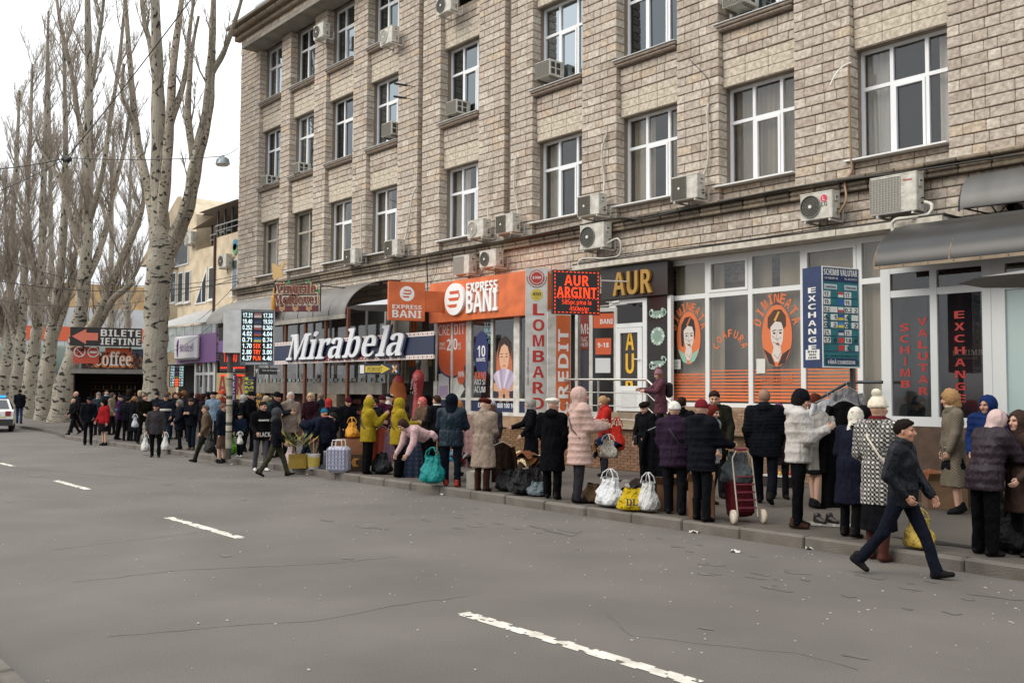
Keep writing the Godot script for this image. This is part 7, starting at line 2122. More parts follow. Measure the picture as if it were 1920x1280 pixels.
func dull(hexa: String, rough: float) -> StandardMaterial3D:
	var m := mat(hexa, rough + 0.001)
	m.metallic_specular = 0.15
	return m

func make_heads() -> void:
	fold.seed = 77; fold.frequency = 1.0; fold.fractal_octaves = 3
	var f := Field.new(V(-0.11, -0.19, -0.14), V(0.11, 0.15, 0.15), 0.0065)
	f.ball(V(0, 0.02, -0.01), V(0.075, 0.098, 0.094), 0.01)
	f.ball(V(0, -0.05, 0.025), V(0.056, 0.06, 0.064), 0.04)
	f.ball(V(0, -0.092, 0.058), V(0.026, 0.02, 0.026), 0.025)
	f.cone(V(0, 0.018, 0.088), V(0, -0.024, 0.108), 0.009, 0.016, 0.014)
	for s in [-1.0, 1.0]:
		f.ball(V(s * 0.031, 0.03, 0.08), V(0.026, 0.009, 0.014), 0.014)
		f.ball(V(s * 0.045, -0.025, 0.066), V(0.022, 0.022, 0.02), 0.02)
		f.ball(V(s * 0.077, -0.004, -0.006), V(0.011, 0.03, 0.018), 0.008)
		f.ball(V(s * 0.031, 0.008, 0.097), V(0.018, 0.01, 0.014), 0.008, -1.0)
	f.ball(V(0, -0.054, 0.085), V(0.024, 0.009, 0.012), 0.008)
	f.cone(V(0, -0.07, -0.015), V(0, -0.18, -0.03), 0.05, 0.058, 0.03)
	var m := f.nets()
	for i in m[0].size():
		var p: Vector3 = m[0][i]
		var c := Color.WHITE
		for s in [-1.0, 1.0]:
			if ((p - V(s * 0.031, 0.008, 0.085)) * V(1, 1.8, 1)).length() < 0.016: c = Color(0.16, 0.12, 0.11)
			elif ((p - V(s * 0.032, 0.032, 0.09)) * V(1, 3.4, 1)).length() < 0.024: c = Color(0.3, 0.23, 0.2)
		if ((p - V(0, -0.054, 0.095)) * V(1, 2.4, 1)).length() < 0.025: c = Color(0.72, 0.4, 0.38)
		elif p.z > 0.03 and p.y < 0.0 and p.y > -0.05 and absf(p.x) > 0.02: c = Color(1.0, 0.86, 0.82)
		m[2][i] = c
	heads.head = m
	f = Field.new(V(-0.06, -0.22, -0.07), V(0.06, 0.03, 0.09), 0.0045)
	f.cone(V(0, 0.01, 0), V(0, -0.04, 0), 0.026, 0.03, 0.01)
	f.cone(V(0, -0.03, 0), V(0, -0.085, 0.0), 0.036, 0.037, 0.01, 0.45, V(0, 0, 1))
	for k in 4:
		var z := 0.03 - 0.02 * k
		var L: float = [0.9, 1.0, 0.94, 0.75][k]
		var a := V(0, -0.088, z)
		var c := a + V(-0.01, -0.038 * L, z * 0.12)
		var d := c + V(-0.017, -0.022 * L, 0)
		var e := d + V(-0.018, -0.012 * L, 0)
		f.cone(a, c, 0.0095, 0.009, 0.003); f.cone(c, d, 0.009, 0.0085, 0.003); f.cone(d, e, 0.0085, 0.0075, 0.003)
	f.cone(V(0, -0.035, 0.026), V(-0.014, -0.066, 0.053), 0.014, 0.011, 0.008); f.cone(V(-0.014, -0.066, 0.053), V(-0.02, -0.1, 0.05), 0.0105, 0.0085, 0.004)
	heads.hand = f.nets()
	for kind in ["short", "bob", "curly", "long", "bun", "fringe", "beanie", "pom", "beret", "cap", "hood", "scarf", "shoe", "boot", "beard"]: heads[kind] = arrays_mesh(head_piece(kind))

func head_piece(k: String) -> Array:
	var f := Field.new(V(-0.16, -0.32, -0.2), V(0.16, 0.24, 0.22), 0.0095)
	var face := V(0, -0.05, 0.1)
	var fr := V(0.07, 0.105, 0.075)
	match k:
		"short":
			f.ball(V(0, 0.03, -0.016), V(0.085, 0.1, 0.1), 0.01); f.ball(V(0, 0.075, 0.03), V(0.07, 0.05, 0.065), 0.03)
			f.half(V(0, -0.04, -0.06), V(0, -0.75, 0.62).normalized())
			f.ball(face + V(0, 0.012, 0.02), V(0.085, 0.118, 0.085), 0.01, -1.0)
		"fringe", "bob", "curly", "long", "bun":
			var g := 1.0 if k != "curly" else 1.18
			f.ball(V(0, 0.025, -0.02), V(0.094, 0.108, 0.105) * g, 0.01)
			if k != "bun": f.cone(V(0, -0.02, -0.03), V(0, -0.09 if k != "long" else -0.24, -0.05), 0.095 * g, 0.085 * g, 0.03, 0.85)
			if k == "bun": f.ball(V(0, 0.0, -0.14), V(0.045, 0.045, 0.04), 0.02); f.half(V(0, -0.07, 0), Vector3.DOWN)
			if k != "long": f.half(V(0, -0.12, 0), Vector3.DOWN)
			f.ball(face + V(0, 0.0, 0.01), fr * 1.04, 0.012, -1.0)
		"beanie", "pom":
			f.ball(V(0, 0.04, -0.012), V(0.096, 0.112, 0.108), 0.01)
			f.half(V(0, 0.02, 0), V(0, -1, -0.12).normalized())
			f.cone(V(0, 0.022, -0.012), V(0, 0.055, -0.012), 0.1, 0.1, 0.006, 1.1, Vector3.RIGHT, true)
			if k == "pom": f.ball(V(0, 0.175, -0.03), Vector3.ONE * 0.05, 0.01)
		"beret":
			f.ball(V(0.01, 0.088, -0.02), V(0.128, 0.05, 0.13), 0.01); f.cone(V(0, 0.035, -0.01), V(0, 0.08, -0.01), 0.09, 0.095, 0.02, 1.1, Vector3.RIGHT, true)
		"cap":
			f.ball(V(0, 0.05, -0.012), V(0.094, 0.085, 0.107), 0.01); f.half(V(0, 0.032, 0), Vector3.DOWN)
			f.ball(V(0, 0.04, 0.1), V(0.07, 0.011, 0.07), 0.012)
		"hood":
			f.ball(V(0, 0.02, -0.035), V(0.12, 0.135, 0.135), 0.01)
			f.cone(V(0, -0.03, -0.03), V(0, -0.2, -0.05), 0.11, 0.135, 0.04, 0.9)
			f.half(V(0, -0.22, 0), Vector3.DOWN); f.ball(V(0, -0.01, 0.125), V(0.078, 0.1, 0.11), 0.015, -1.0)
		"scarf":
			f.ball(V(0, 0.02, -0.014), V(0.1, 0.116, 0.114), 0.01)
			f.cone(V(0, -0.03, -0.02), V(0, -0.16, -0.03), 0.09, 0.1, 0.04, 0.85); f.ball(V(0, -0.19, -0.1), V(0.1, 0.1, 0.028), 0.04); f.ball(V(0, -0.125, 0.06), V(0.04, 0.03, 0.03), 0.02)
			f.ball(V(0, -0.015, 0.12), V(0.06, 0.082, 0.075), 0.012, -1.0)
		"beard":
			f.ball(V(0, -0.09, 0.06), V(0.05, 0.07, 0.05), 0.01); f.cone(V(0, -0.1, 0.07), V(0, -0.19, 0.075), 0.04, 0.022, 0.03)
			f.ball(V(0, -0.052, 0.115), V(0.026, 0.012, 0.03), 0.01, -1.0)
		"shoe", "boot":
			f.cone(V(0, -0.045, -0.045), V(0, -0.055, 0.13), 0.042, 0.034, 0.02, 0.9); f.ball(V(0, -0.035, 0.02), V(0.042, 0.045, 0.075), 0.02)
			f.cone(V(0, -0.03, -0.02), V(0, 0.02 if k == "shoe" else 0.23, -0.02), 0.044, 0.047 if k == "shoe" else 0.062, 0.02, 1.15)
			f.half(V(0, -0.08, 0), Vector3.DOWN)
	var m := f.nets()
	if k not in ["cap", "shoe", "boot"]:
		var amp: float = {"curly": 0.034, "pom": 0.012, "short": 0.012, "bob": 0.016, "long": 0.016, "bun": 0.012, "fringe": 0.018, "beard": 0.012}.get(k, 0.007)
		for i in m[0].size(): m[0][i] += m[1][i] * amp * fold.get_noise_3dv(m[0][i] * (24.0 if amp > 0.01 else 12.0))
	return m

func finish(f: Field, puff: float, pn: float, amp: float) -> ArrayMesh:
	var m := f.nets()
	var vs: PackedVector3Array = m[0]
	var ns: PackedVector3Array = m[1]
	for i in vs.size():
		var p := vs[i]
		var d := amp * fold.get_noise_3d(p.x * 5.0 + pn, p.y * 2.6, p.z * 5.0)
		if puff > 0.0: d += 0.016 * (sqrt(absf(sin(PI * (p.y + 0.012 * sin(p.x * 5.0)) / puff))) - 0.75)
		vs[i] = p + ns[i] * d
	m[0] = vs
	var st := SurfaceTool.new()
	var a := []
	a.resize(Mesh.ARRAY_MAX)
	a[Mesh.ARRAY_VERTEX] = vs; a[Mesh.ARRAY_NORMAL] = ns; a[Mesh.ARRAY_INDEX] = m[3]
	var am := ArrayMesh.new()
	am.add_surface_from_arrays(Mesh.PRIMITIVE_TRIANGLES, a)
	st.create_from(am, 0)
	st.generate_normals()
	return st.commit()

func pp(label: String, at: Vector3, h: float, deg: float, o: Dictionary) -> void:
	var P := thing("person", label, "person", at, deg_to_rad(deg), "people along the kerb market")
	var s := h / 1.72
	P.scale = Vector3.ONE * s
	var cell: float = (0.021 if at.x > -21.0 else 0.03) / s
	var w: float = o.get("w", 1.0)
	var ln: float = deg_to_rad(o.get("ln", 0.0))
	var hip := V(0, 0.93, 0)
	var jr := RandomNumberGenerator.new()
	jr.seed = hash(label)
	var j := func(v: float) -> float: return roundf(jr.randf_range(-v, v))
	var st: Array = o.get("st", [4 + j.call(5), 6 + j.call(5), -3 + j.call(4), 4 + j.call(4)])
	var legs := []
	var lowest := 9.0
	for q in 2:
		var sx := 1.0 if q == 0 else -1.0
		var a := deg_to_rad(st[q * 2]); var k := deg_to_rad(st[q * 2 + 1])
		var hp := V(sx * 0.092 * w, 0.9, 0)
		var kn := hp + V(sx * 0.012, -cos(a), sin(a)) * 0.435
		var an := kn + V(0, -cos(a - k), sin(a - k)) * 0.4
		legs.append([hp, kn, an, a - k])
		lowest = minf(lowest, an.y)
	var dy := 0.085 - lowest
	hip.y += dy
	for L in legs:
		for i in 3: L[i].y += dy
	var tilt := Basis(Vector3.RIGHT, ln)
	var up := func(p: Vector3) -> Vector3: return hip + tilt * (p - V(0, 0.93, 0))
	var chest: Vector3 = up.call(V(0, 1.27, 0))
	var neck: Vector3 = up.call(V(0, 1.44, -0.005))
	var hd: Array = o.get("hd", [j.call(24), 4 + j.call(9)])
	var hb := Basis(Vector3.UP, deg_to_rad(hd[0])) * Basis(Vector3.RIGHT, ln * 0.75 + deg_to_rad(hd[1]))
	var hc: Vector3 = neck + tilt * V(0, 0.05, 0) + hb * V(0, 0.105, 0.03)
	var ht := Transform3D(hb, hc)
	var arms := []
	for q in 2:
		var sx := 1.0 if q == 0 else -1.0
		var A: Array = o.get("l" if q == 0 else "r", [2 + j.call(10), 10 + j.call(3), 30 + j.call(26), 10 + j.call(9)])
		var a := deg_to_rad(A[0]); var ot := deg_to_rad(A[1]); var e := deg_to_rad(A[0] + A[2]); var i2 := deg_to_rad(A[3])
		var sh: Vector3 = up.call(V(sx * 0.178 * lerpf(1.0, w, 0.6), 1.385, 0))
		var el := sh + V(sx * sin(ot), -cos(a) * cos(ot), sin(a) * cos(ot)) * 0.285
		var fd := V(-sx * sin(i2), -cos(e) * cos(i2), sin(e) * cos(i2))
		arms.append([sh, el, el + fd * 0.25, fd])
	var b := MB.new()
	b.add(heads.head, ht)
	b.tube(PackedVector3Array([hc + hb * V(0, -0.15, -0.03), neck, chest, hip, hip - V(0, 0.08, 0)]), PackedFloat32Array([0.055, 0.06, 0.11, 0.1, 0.09]), 8)
	for q in 2:
		var A: Array = arms[q]
		b.tube(PackedVector3Array([neck.lerp(A[0], 0.5), A[0], A[1], A[2]]), PackedFloat32Array([0.05, 0.045, 0.036, 0.027]), 7)
		var y2: Vector3 = -A[3]
		var z2: Vector3 = (V(0, 0.3, 1) - y2 * y2.dot(V(0, 0.3, 1))).normalized()
		if absf(y2.dot(V(0, 0.3, 1))) > 0.9: z2 = (V(0, 1, 0) - y2 * y2.y).normalized()
		var bs := Basis(y2.cross(z2), y2, z2)
		if q == 1: bs = bs * Basis.from_scale(V(-1, 1, 1))
		b.add(heads.hand, Transform3D(bs * Basis.from_scale(Vector3.ONE * 0.92), A[2]))
		var L: Array = legs[q]
		b.tube(PackedVector3Array([hip + V(L[0].x * 0.5, -0.03, 0), L[0], L[0].lerp(L[1], 0.5), L[1], L[1].lerp(L[2], 0.3) - V(0, 0, 0.012), L[2]]), PackedFloat32Array([0.06, 0.06, 0.05, 0.036, 0.036, 0.03] if o.get("lo", "p") == "p" else [0.08, 0.08, 0.068, 0.05, 0.053, 0.034]), 9)
	var skin := StandardMaterial3D.new()
	var sk: String = o.get("sk", "c29a83")
	if mats.has("skin" + sk): skin = mats["skin" + sk]
	skin.albedo_color = Color(sk); skin.vertex_color_use_as_albedo = true; skin.roughness = 0.6; skin.subsurf_scatter_enabled = true; skin.subsurf_scatter_strength = 0.1
	mats["skin" + sk] = skin
	part("body", b.mesh(), skin, P)
	var hem: float = o.get("hem", 0.76)
	var puff: float = o.get("pf", 0.0)
	var key := str([hem, puff, w, ln, st, arms, cell, o.get("fl", 1.0), o.get("nape", 0)])
	if not garment_cache.has(key):
		var t: float = 0.012 + (0.02 if puff > 0.0 else 0.0)
		var lo: Vector3 = (hip - V(0.42 * w, 0, 0.36)).min(chest - V(0.4, 0.2, 0.3))
		var hi: Vector3 = (hip + V(0.42 * w, 0, 0.36)).max(neck + V(0.4, 0.14, 0.25))
		for A in arms:
			for i in 3:
				lo = lo.min(A[i] - Vector3.ONE * 0.13); hi = hi.max(A[i] + Vector3.ONE * 0.13)
		lo.y = minf(lo.y, hem + dy - 0.05)
		var f := Field.new(lo, hi, cell)
		var fw := lerpf(1.0, w, 0.8)
		f.cone(hip + V(0, 0.02, 0), chest, (0.15 + t) * w, (0.158 + t) * fw, 0.05, 0.74)
		f.cone(chest, neck - tilt * V(0, 0.03, 0), (0.16 + t) * fw, 0.085 + t, 0.06, 0.72)
		f.cone(arms[0][0], arms[1][0], 0.066 + t, 0.066 + t, 0.07)
		f.cone(neck - tilt * V(0, 0.02, 0), neck + tilt * V(0, 0.045, 0.008), 0.082, 0.075, 0.03)
		if o.get("nape", 0): f.ball(neck + tilt * V(0, 0.015, -0.085), V(0.12, 0.075, 0.075), 0.04)
		var hy := hem + dy
		var drop := V(0, hy, sin(ln) * -0.03)
		if o.get("lift", 0): drop = up.call(V(0, hem, 0))
		f.cone(hip + V(0, 0.08, 0), drop, (0.155 + t) * w, (0.165 + t + (0.9 - hem) * 0.09) * w * o.get("fl", 1.0), 0.06, 0.76, Vector3.RIGHT, true)
		for A in arms:
			f.cone(A[0], A[1], 0.066 + t, 0.056 + t, 0.045); f.cone(A[1], A[2], 0.056 + t, 0.043 + t * 0.6, 0.03)
		if not o.get("lift", 0): f.half(V(0, hy, 0), Vector3.DOWN)
		garment_cache[key] = finish(f, puff, at.x * 3.1, 0.021 if puff == 0.0 else 0.01)
	part("coat", garment_cache[key], cloth_mat(o.get("c", "2a2b30"), o.get("pat", "")), P)
	if at.x > -22.0 and o.get("hat", "") != "hood" and not o.get("lift", 0):
		var cm := cloth_mat(o.get("c", "2a2b30"), o.get("pat", ""))
		b = MB.new()
		b.lathe([W(0.082, -0.035), W(0.112, -0.03), W(0.104, 0.045), W(0.092, 0.05), W(0.09, 0.0)], 16, Transform3D(tilt * Basis.from_scale(V(1.06, 1, 1)), neck + tilt * V(0, 0.0, 0.005)))
		part("collar", b.mesh(), cm, P)
		for q in [-1.0, 1.0]:
			b = MB.new()
			b.bevel(Vector3.ZERO, V(0.15, 0.035, 0.02), 0.008)
			part("pocket_flap", b.mesh(), cm, P, Transform3D(Basis(Vector3.UP, q * 0.5), hip + V(q * 0.105 * w, -0.02 if hem < 0.7 else 0.06, 0.137 * w)))
	var lo_kind: String = o.get("lo", "p")
	var lw: float = o.get("lw", 1.0)
	key = str(["leg", lo_kind, lw, w, st, cell, o.get("lh", 0.0)])
	if not garment_cache.has(key):
		var f := Field.new(V(-0.36, 0.02, -0.62), V(0.36, hip.y + 0.12, 0.62), cell)
		if lo_kind == "p":
			f.cone(hip + V(-0.05, -0.02, 0) * w, hip + V(0.05, -0.02, 0) * w, 0.115 * w, 0.115 * w, 0.05)
			for L in legs:
				f.cone(L[0], L[1], 0.088 * w, 0.068 * lw, 0.03); f.cone(L[1], L[2] - V(0, 0.02, 0), 0.066 * lw, 0.06 * lw, 0.02)
			f.half(V(0, minf(legs[0][2].y, legs[1][2].y) - 0.05, 0), Vector3.DOWN)
		else:
			f.cone(hip + V(0, 0.05, 0), V(0, o.get("lh", 0.45) + dy, 0), 0.145 * w, 0.2 * w * lw, 0.03, 0.8, Vector3.RIGHT, true)
		garment_cache[key] = finish(f, 0.0, at.x, 0.013)
	part("trousers" if lo_kind == "p" else "skirt", garment_cache[key], cloth_mat(o.get("lc", "1a1a1d"), o.get("lpat", "")), P)
	var shoe: String = "boot" if o.get("bt", 0) else "shoe"
	for L in legs:
		part(shoe, heads[shoe], dull(o.get("sc", "1c1a1a"), 0.5), P, Transform3D(Basis(Vector3.UP, (0.16 if L[0].x > 0 else -0.16)) * Basis(Vector3.RIGHT, -L[3] * 0.7), L[2]))
	if o.has("hair"): part("hair", heads[o.hair], dull(o.get("rc", "3a2c24"), 0.7), P, ht)
	if o.has("hat"): part({"hood": "hood", "scarf": "headscarf"}.get(o.hat, "hat"), heads[o.hat], cloth_mat(o.get("hc", o.get("c", "2a2b30")), o.get("hpat", "")), P, ht)
	if o.get("beard"): part("beard", heads.beard, dull(o.beard, 0.9), P, ht)
	if o.get("neckscarf"):
		b = MB.new()
		b.lathe([W(0.07, -0.03), W(0.098, -0.01), W(0.098, 0.035), W(0.07, 0.055)], 14, Transform3D(tilt, neck + tilt * V(0, 0.03, 0.01)))
		part("neck_scarf", b.mesh(), cloth_mat(o.neckscarf), P)
	if o.get("strap"):
		b = MB.new()
		var d := 0.155 * w
		b.tube(PackedVector3Array([up.call(V(0.13, 1.43, 0.02)), up.call(V(0.04, 1.3, -d * 0.98)), up.call(V(-0.1, 1.1, -d * 1.02)), up.call(V(-0.2, 0.96, -0.06))]), PackedFloat32Array([0.012, 0.012, 0.012, 0.012]), 5)
		part("bag_strap", b.mesh(), mat(o.strap, 0.6), P)
	if o.get("sbag"):
		b = MB.new()
		b.bevel(Vector3.ZERO, V(0.1, 0.22, 0.26), 0.04)
		part("shoulder_bag", b.mesh(), mat(o.sbag, 0.6), P, mv(up.call(V(-0.23 * w, 0.88, 0.0))))
	if o.get("pack"):
		b = MB.new()
		b.bevel(Vector3.ZERO, V(0.28, 0.38, 0.15), 0.06)
		part("backpack", b.mesh(), cloth_mat(o.pack), P, Transform3D(tilt, up.call(V(0, 1.2, -0.23))))
	if o.get("glasses"):
		b = MB.new()
		for q in [-1.0, 1.0]:
			var ring := []
			for i in 13: ring.append(V(q * 0.032 + cos(TAU * i / 12) * 0.021, 0.008 + sin(TAU * i / 12) * 0.016, 0.1))
			b.line(ring, 0.003, 4)
			b.rod(V(q * 0.053, 0.01, 0.098), V(q * 0.078, 0.01, 0.0), 0.003, 4)
		part("glasses", b.mesh(), mat("1c1c1e", 0.4), P, ht)
	if o.get("front"):
		for q in o.front: lettering(P, "chest_print", q[0], font_bold, up.call(V(0, q[1], 0.165 * w)), q[2], q[3], 0.012, mat(q[4], 0.8), tilt)
	if o.get("belt"):
		b = MB.new()
		b.lathe([W(0.18 * w, -0.04), W(0.2 * w, -0.03), W(0.2 * w, 0.03), W(0.18 * w, 0.04)], 20, Transform3D(Basis.from_scale(V(1, 1, 0.78)), up.call(V(0, o.belt[1], 0))))
		part("chest_stripe", b.mesh(), cloth_mat(o.belt[0]), P)

func people() -> void:
	make_heads()
	pp("man in navy jacket striding right across the gutter, face in profile", V(-5.32, 0.00, -10.08), 1.75, 100, {c = "15181f", lc = "181b25", hair = "short", rc = "1f1916", st = [25,6,-24,18], r = [-14,12,52,16], l = [16,8,20,5], hd = [8,2], sk = "b98a72", hem = 0.8, pat = "shiny", w = 1.05})
	pp("woman in houndstooth coat and white knitted cap, seen from behind at the kerb", V(-6.02, 0.00, -10.83), 1.92, -179, {c = "777777", pat = "check", hat = "pom", hc = "d8cfbb", lo = "s", lh = 0.3, lc = "131316", bt = 1, sc = "4a2c26", hem = 0.58, neckscarf = "5a2024", strap = "c8bfae", r = [15,10,80,10]})
	pp("woman in flower-printed white headscarf and navy coat, bent away from the street", V(-6.68, 0.15, -11.36), 1.65, -180, {c = "181a26", hat = "scarf", hc = "cfc9bd", hpat = "floral", hem = 0.42, ln = 12, lc = "131315", w = 1.12})
	pp("woman in plum puffer jacket and pale pink headscarf, reaching right", V(-4.98, 0.15, -11.32), 1.66, 152, {c = "2b2229", pf = 0.1, hat = "scarf", hc = "c4aba6", ln = 14, l = [35,8,30,0], r = [40,6,35,0], w = 1.2, lw = 1.25, hem = 0.74, lc = "0f0f11", pat = "shiny"})
	pp("blonde woman in long checked beige coat, sunglasses on her hair", V(-6.99, 0.15, -14.82), 1.87, -47, {c = "8c8272", pat = "tweed", hem = 0.36, hair = "curly", rc = "a8845c", neckscarf = "c9bca8", lo = "s", lh = 0.6, sk = "c9a08a", sc = "1b1a1c"})
	pp("elderly man in black flat cap and dark green coat near the booth", V(-8.28, 0.15, -16.37), 1.79, -18, {c = "20282a", hat = "cap", hc = "141416", hem = 0.5, glasses = 1, hd = [0,18], sk = "b18873"})
	pp("person in royal blue hooded jacket standing before the booth", V(-6.35, 0.15, -14.60), 1.78, 11, {c = "1c2c55", pf = 0.09, hat = "hood", sk = "b58a78", w = 1.05, hem = 0.7})
	pp("woman in brown hood at the right edge, facing left", V(-4.71, 0.15, -11.60), 1.62, -28, {c = "3c2f2a", hat = "hood", hem = 0.5, sk = "c19b88"})
	pp("person in bright red hood behind the clothes rack", V(-7.95, 0.15, -14.30), 1.68, -6, {c = "1c1d22", hat = "hood", hc = "b43a44", sk = "b98d7c"})
	pp("person in beige jacket with curly black hair, back turned, beside the rack", V(-7.22, 0.15, -12.60), 1.62, -165, {c = "a08f7f", hat = "beanie", hc = "141416", hair = "curly", rc = "151315", hem = 0.7, w = 1.1})
	pp("woman in silver-white puffer jacket, black beanie and glasses, holding a phone", V(-7.58, 0.15, -11.53), 1.86, 133, {c = "b5b0ab", pf = 0.12, hat = "beanie", hc = "15171b", hair = "bob", rc = "1c191a", glasses = 1, r = [20,10,95,18], l = [25,10,90,20], hem = 0.8, lc = "101013", sc = "3b2a22", nape = 1, w = 1.05, sk = "c9a28e"})
	pp("auburn-haired woman in white jacket and black skirt behind the silver-jacketed woman", V(-8.69, 0.15, -13.70), 1.80, 152, {c = "c9c5bf", hair = "bob", rc = "56291f", lo = "s", lh = 0.5, lc = "141316", hem = 0.82, sk = "b89480", r = [20,8,60,15]})
	pp("woman in purple knitted hat and dark scarf facing the street", V(-9.84, 0.15, -14.40), 1.62, 42, {c = "2c2226", hat = "beanie", hc = "6c3a5c", hem = 0.6, sk = "c09683"})
	pp("bald man in ribbed black down jacket walking away", V(-9.49, 0.15, -13.48), 1.88, -153, {c = "14161a", pf = 0.055, hair = "short", rc = "8f7261", w = 1.18, nape = 1, st = [14,4,-12,22], hem = 0.72, lc = "14161d", sk = "b98d76"})
	pp("woman in maroon beanie and black puffer gripping the trolley handle", V(-8.81, 0.15, -10.98), 1.70, 179, {c = "15161b", pf = 0.1, hat = "beanie", hc = "6a2029", nape = 1, r = [24,8,55,-8], l = [10,8,30,8], hem = 0.7, lc = "15161a", bt = 1, sc = "151417", w = 1.1})
	pp("tall brown-haired man in dark green parka facing the street", V(-10.62, 0.15, -13.60), 1.86, 48, {c = "26261f", hair = "short", rc = "2f231d", hd = [-10,18], w = 1.12, hem = 0.65, neckscarf = "7d7f80"})
	pp("red-haired woman in pale grey jacket, between the parka man and the trolley", V(-9.99, 0.15, -12.70), 1.62, 98, {c = "8f9091", hair = "bob", rc = "5a221c", hem = 0.7, hd = [0,15]})
	pp("woman in white beanie and plum padded jacket, a black bag slung across her back", V(-9.55, 0.15, -11.27), 1.66, -152, {c = "2d2130", pf = 0.13, hat = "beanie", hc = "cfcbc3", hem = 0.72, lw = 1.25, lc = "17171b", strap = "131215", sbag = "17161a", w = 1.15, sc = "18171a"})
	pp("dark-haired man in black coat, back turned, below the handrail", V(-11.86, 0.15, -14.20), 1.72, -150, {c = "121216", hair = "short", rc = "2a1f1a", hem = 0.55})
	pp("girl in dusty pink bobble hat and mauve coat with a backpack on the steps", V(-13.61, 1.00, -15.60), 1.45, -34, {c = "5b3a44", hat = "pom", hc = "8d666c", hair = "long", rc = "7a5b45", hem = 0.6, pack = "2c2a2e", l = [40,10,50,5], r = [50,5,40,5]})
	pp("old woman in black beret, black coat and shoulder bag, looking down", V(-13.32, 0.15, -14.82), 1.61, 7, {c = "141417", hat = "beret", hc = "17130f", hd = [0,20], hem = 0.72, lc = "121214", strap = "2a211c", sbag = "2a211c", sk = "c0998a", r = [0,16,18,0]})
	pp("fair-haired woman in red coat holding carrier bags", V(-14.68, 0.15, -15.02), 1.73, -26, {c = "a52a26", hair = "bun", rc = "a58661", hd = [0,20], hem = 0.78, lc = "2c2b2f", lw = 1.25, l = [30,8,70,10], r = [20,8,80,10], sk = "c9a48f"})
	pp("woman in pale pink hooded puffer coat with a grey scarf, side-on", V(-11.52, 0.15, -11.18), 1.87, 156, {c = "b89b91", pf = 0.1, hat = "hood", hc = "b89b91", neckscarf = "2f3133", hem = 0.56, lc = "2d2a2f", strap = "3a3434", r = [20,8,75,12], l = [30,5,70,8], w = 1.08, sc = "141415"})
	pp("woman in round white hat and long black coat, back turned", V(-12.20, 0.15, -11.19), 1.70, -148, {c = "101013", hat = "beret", hc = "cdc8bb", hem = 0.46, nape = 1, lc = "0e0e10", lw = 1.2, w = 1.1})
	pp("woman in black coat and grey patterned headscarf gesturing left", V(-15.44, 0.15, -13.55), 1.66, -31, {c = "111216", hat = "scarf", hc = "8b8a86", hair = "fringe", rc = "a07a55", hem = 0.32, r = [30,10,45,5], l = [18,14,20,0], fl = 1.1})
	pp("woman in long taupe coat and rust-brown beret, back half turned", V(-13.93, 0.15, -11.06), 1.68, -158, {c = "8a7a6c", hat = "beret", hc = "4a2019", hem = 0.42, pat = "shiny", bt = 1, sc = "33201b", l = [15,6,70,25], r = [10,6,60,25], w = 1.14, fl = 1.05, lc = "33201b"})
	pp("girl in pale grey knitted hat behind the taupe coat", V(-16.72, 0.15, -13.50), 1.60, -149, {c = "35323a", hat = "beanie", hc = "a8a6b0", hem = 0.6, hair = "long", rc = "6a4f40"})
	pp("heavy person in hooded teal-navy jacket and orange-red shoes, back turned", V(-14.91, 0.15, -11.05), 1.74, -139, {c = "172530", hat = "hood", hc = "11171e", pat = "shiny", w = 1.28, hem = 0.74, lc = "151a23", sc = "9a3b30", r = [15,12,60,15], l = [15,12,60,15]})
	pp("bending woman in pale pink top and black trousers, white shoes", V(-15.79, 0.15, -11.10), 1.60, -5, {c = "bf9fa0", ln = 66, lift = 1, lc = "121214", sc = "c9c4b6", hair = "bob", rc = "3a2a22", l = [12,5,20,0], r = [12,5,20,0], w = 1.15, hd = [0,-10], hem = 0.84})
	pp("ginger-haired woman in dark plum jacket behind the hooded teal jacket", V(-16.75, 0.15, -12.60), 1.60, 173, {c = "2e1a24", hair = "bob", rc = "9a6a45", hem = 0.6})
	pp("brown-haired person in black with a white collar, left of the hooded teal jacket", V(-18.38, 0.15, -13.20), 1.70, -96, {c = "17171b", hair = "short", rc = "3a281f", neckscarf = "c5c0ba"})
	pp("laughing woman in brown hooded coat and coral headscarf", V(-18.97, 0.15, -13.20), 1.66, -5, {c = "5a483a", hat = "scarf", hc = "c46a66", hair = "fringe", rc = "1c1614", hem = 0.6, w = 1.12, l = [25,6,65,10], r = [25,6,65,10], nape = 1})
	pp("right-hand woman of two in matching mustard hooded quilted coats", V(-17.21, 0.15, -11.35), 1.64, 162, {c = "8f7a22", pf = 0.05, hat = "hood", hem = 0.7, lw = 1.5, lc = "0e0e10", strap = "1a1814", r = [25,8,75,10], l = [25,8,70,10], w = 1.18, sc = "141414"})
	pp("left-hand woman of two in matching mustard hooded quilted coats", V(-18.26, 0.15, -11.25), 1.63, 163, {c = "8f7a22", pf = 0.05, hat = "hood", hem = 0.72, lw = 1.5, lc = "0e0e10", strap = "1a1814", r = [35,8,100,5], l = [25,8,70,10], w = 1.16, sc = "141414"})
	pp("person in khaki coat facing left behind the right mustard coat", V(-18.97, 0.15, -12.70), 1.50, -24, {c = "2e2c22", hair = "bob", rc = "2a211c"})
	pp("old man in black flat cap and white jacket looking right", V(-22.05, 0.15, -14.20), 1.72, 137, {c = "b5aea6", hat = "cap", hc = "15161a", hair = "short", rc = "b8b2aa"})
	pp("person in maroon hooded puffer, back turned, between the mustard coats", V(-20.77, 0.15, -13.20), 1.68, -142, {c = "3c1825", pf = 0.1, hat = "beanie", hc = "3a1620", nape = 1, w = 1.15})
	pp("dark-haired woman with patterned neck scarf facing the left mustard coat", V(-20.18, 0.15, -12.60), 1.62, 28, {c = "1b1b20", hair = "bun", rc = "2a2220", neckscarf = "8d7c86"})
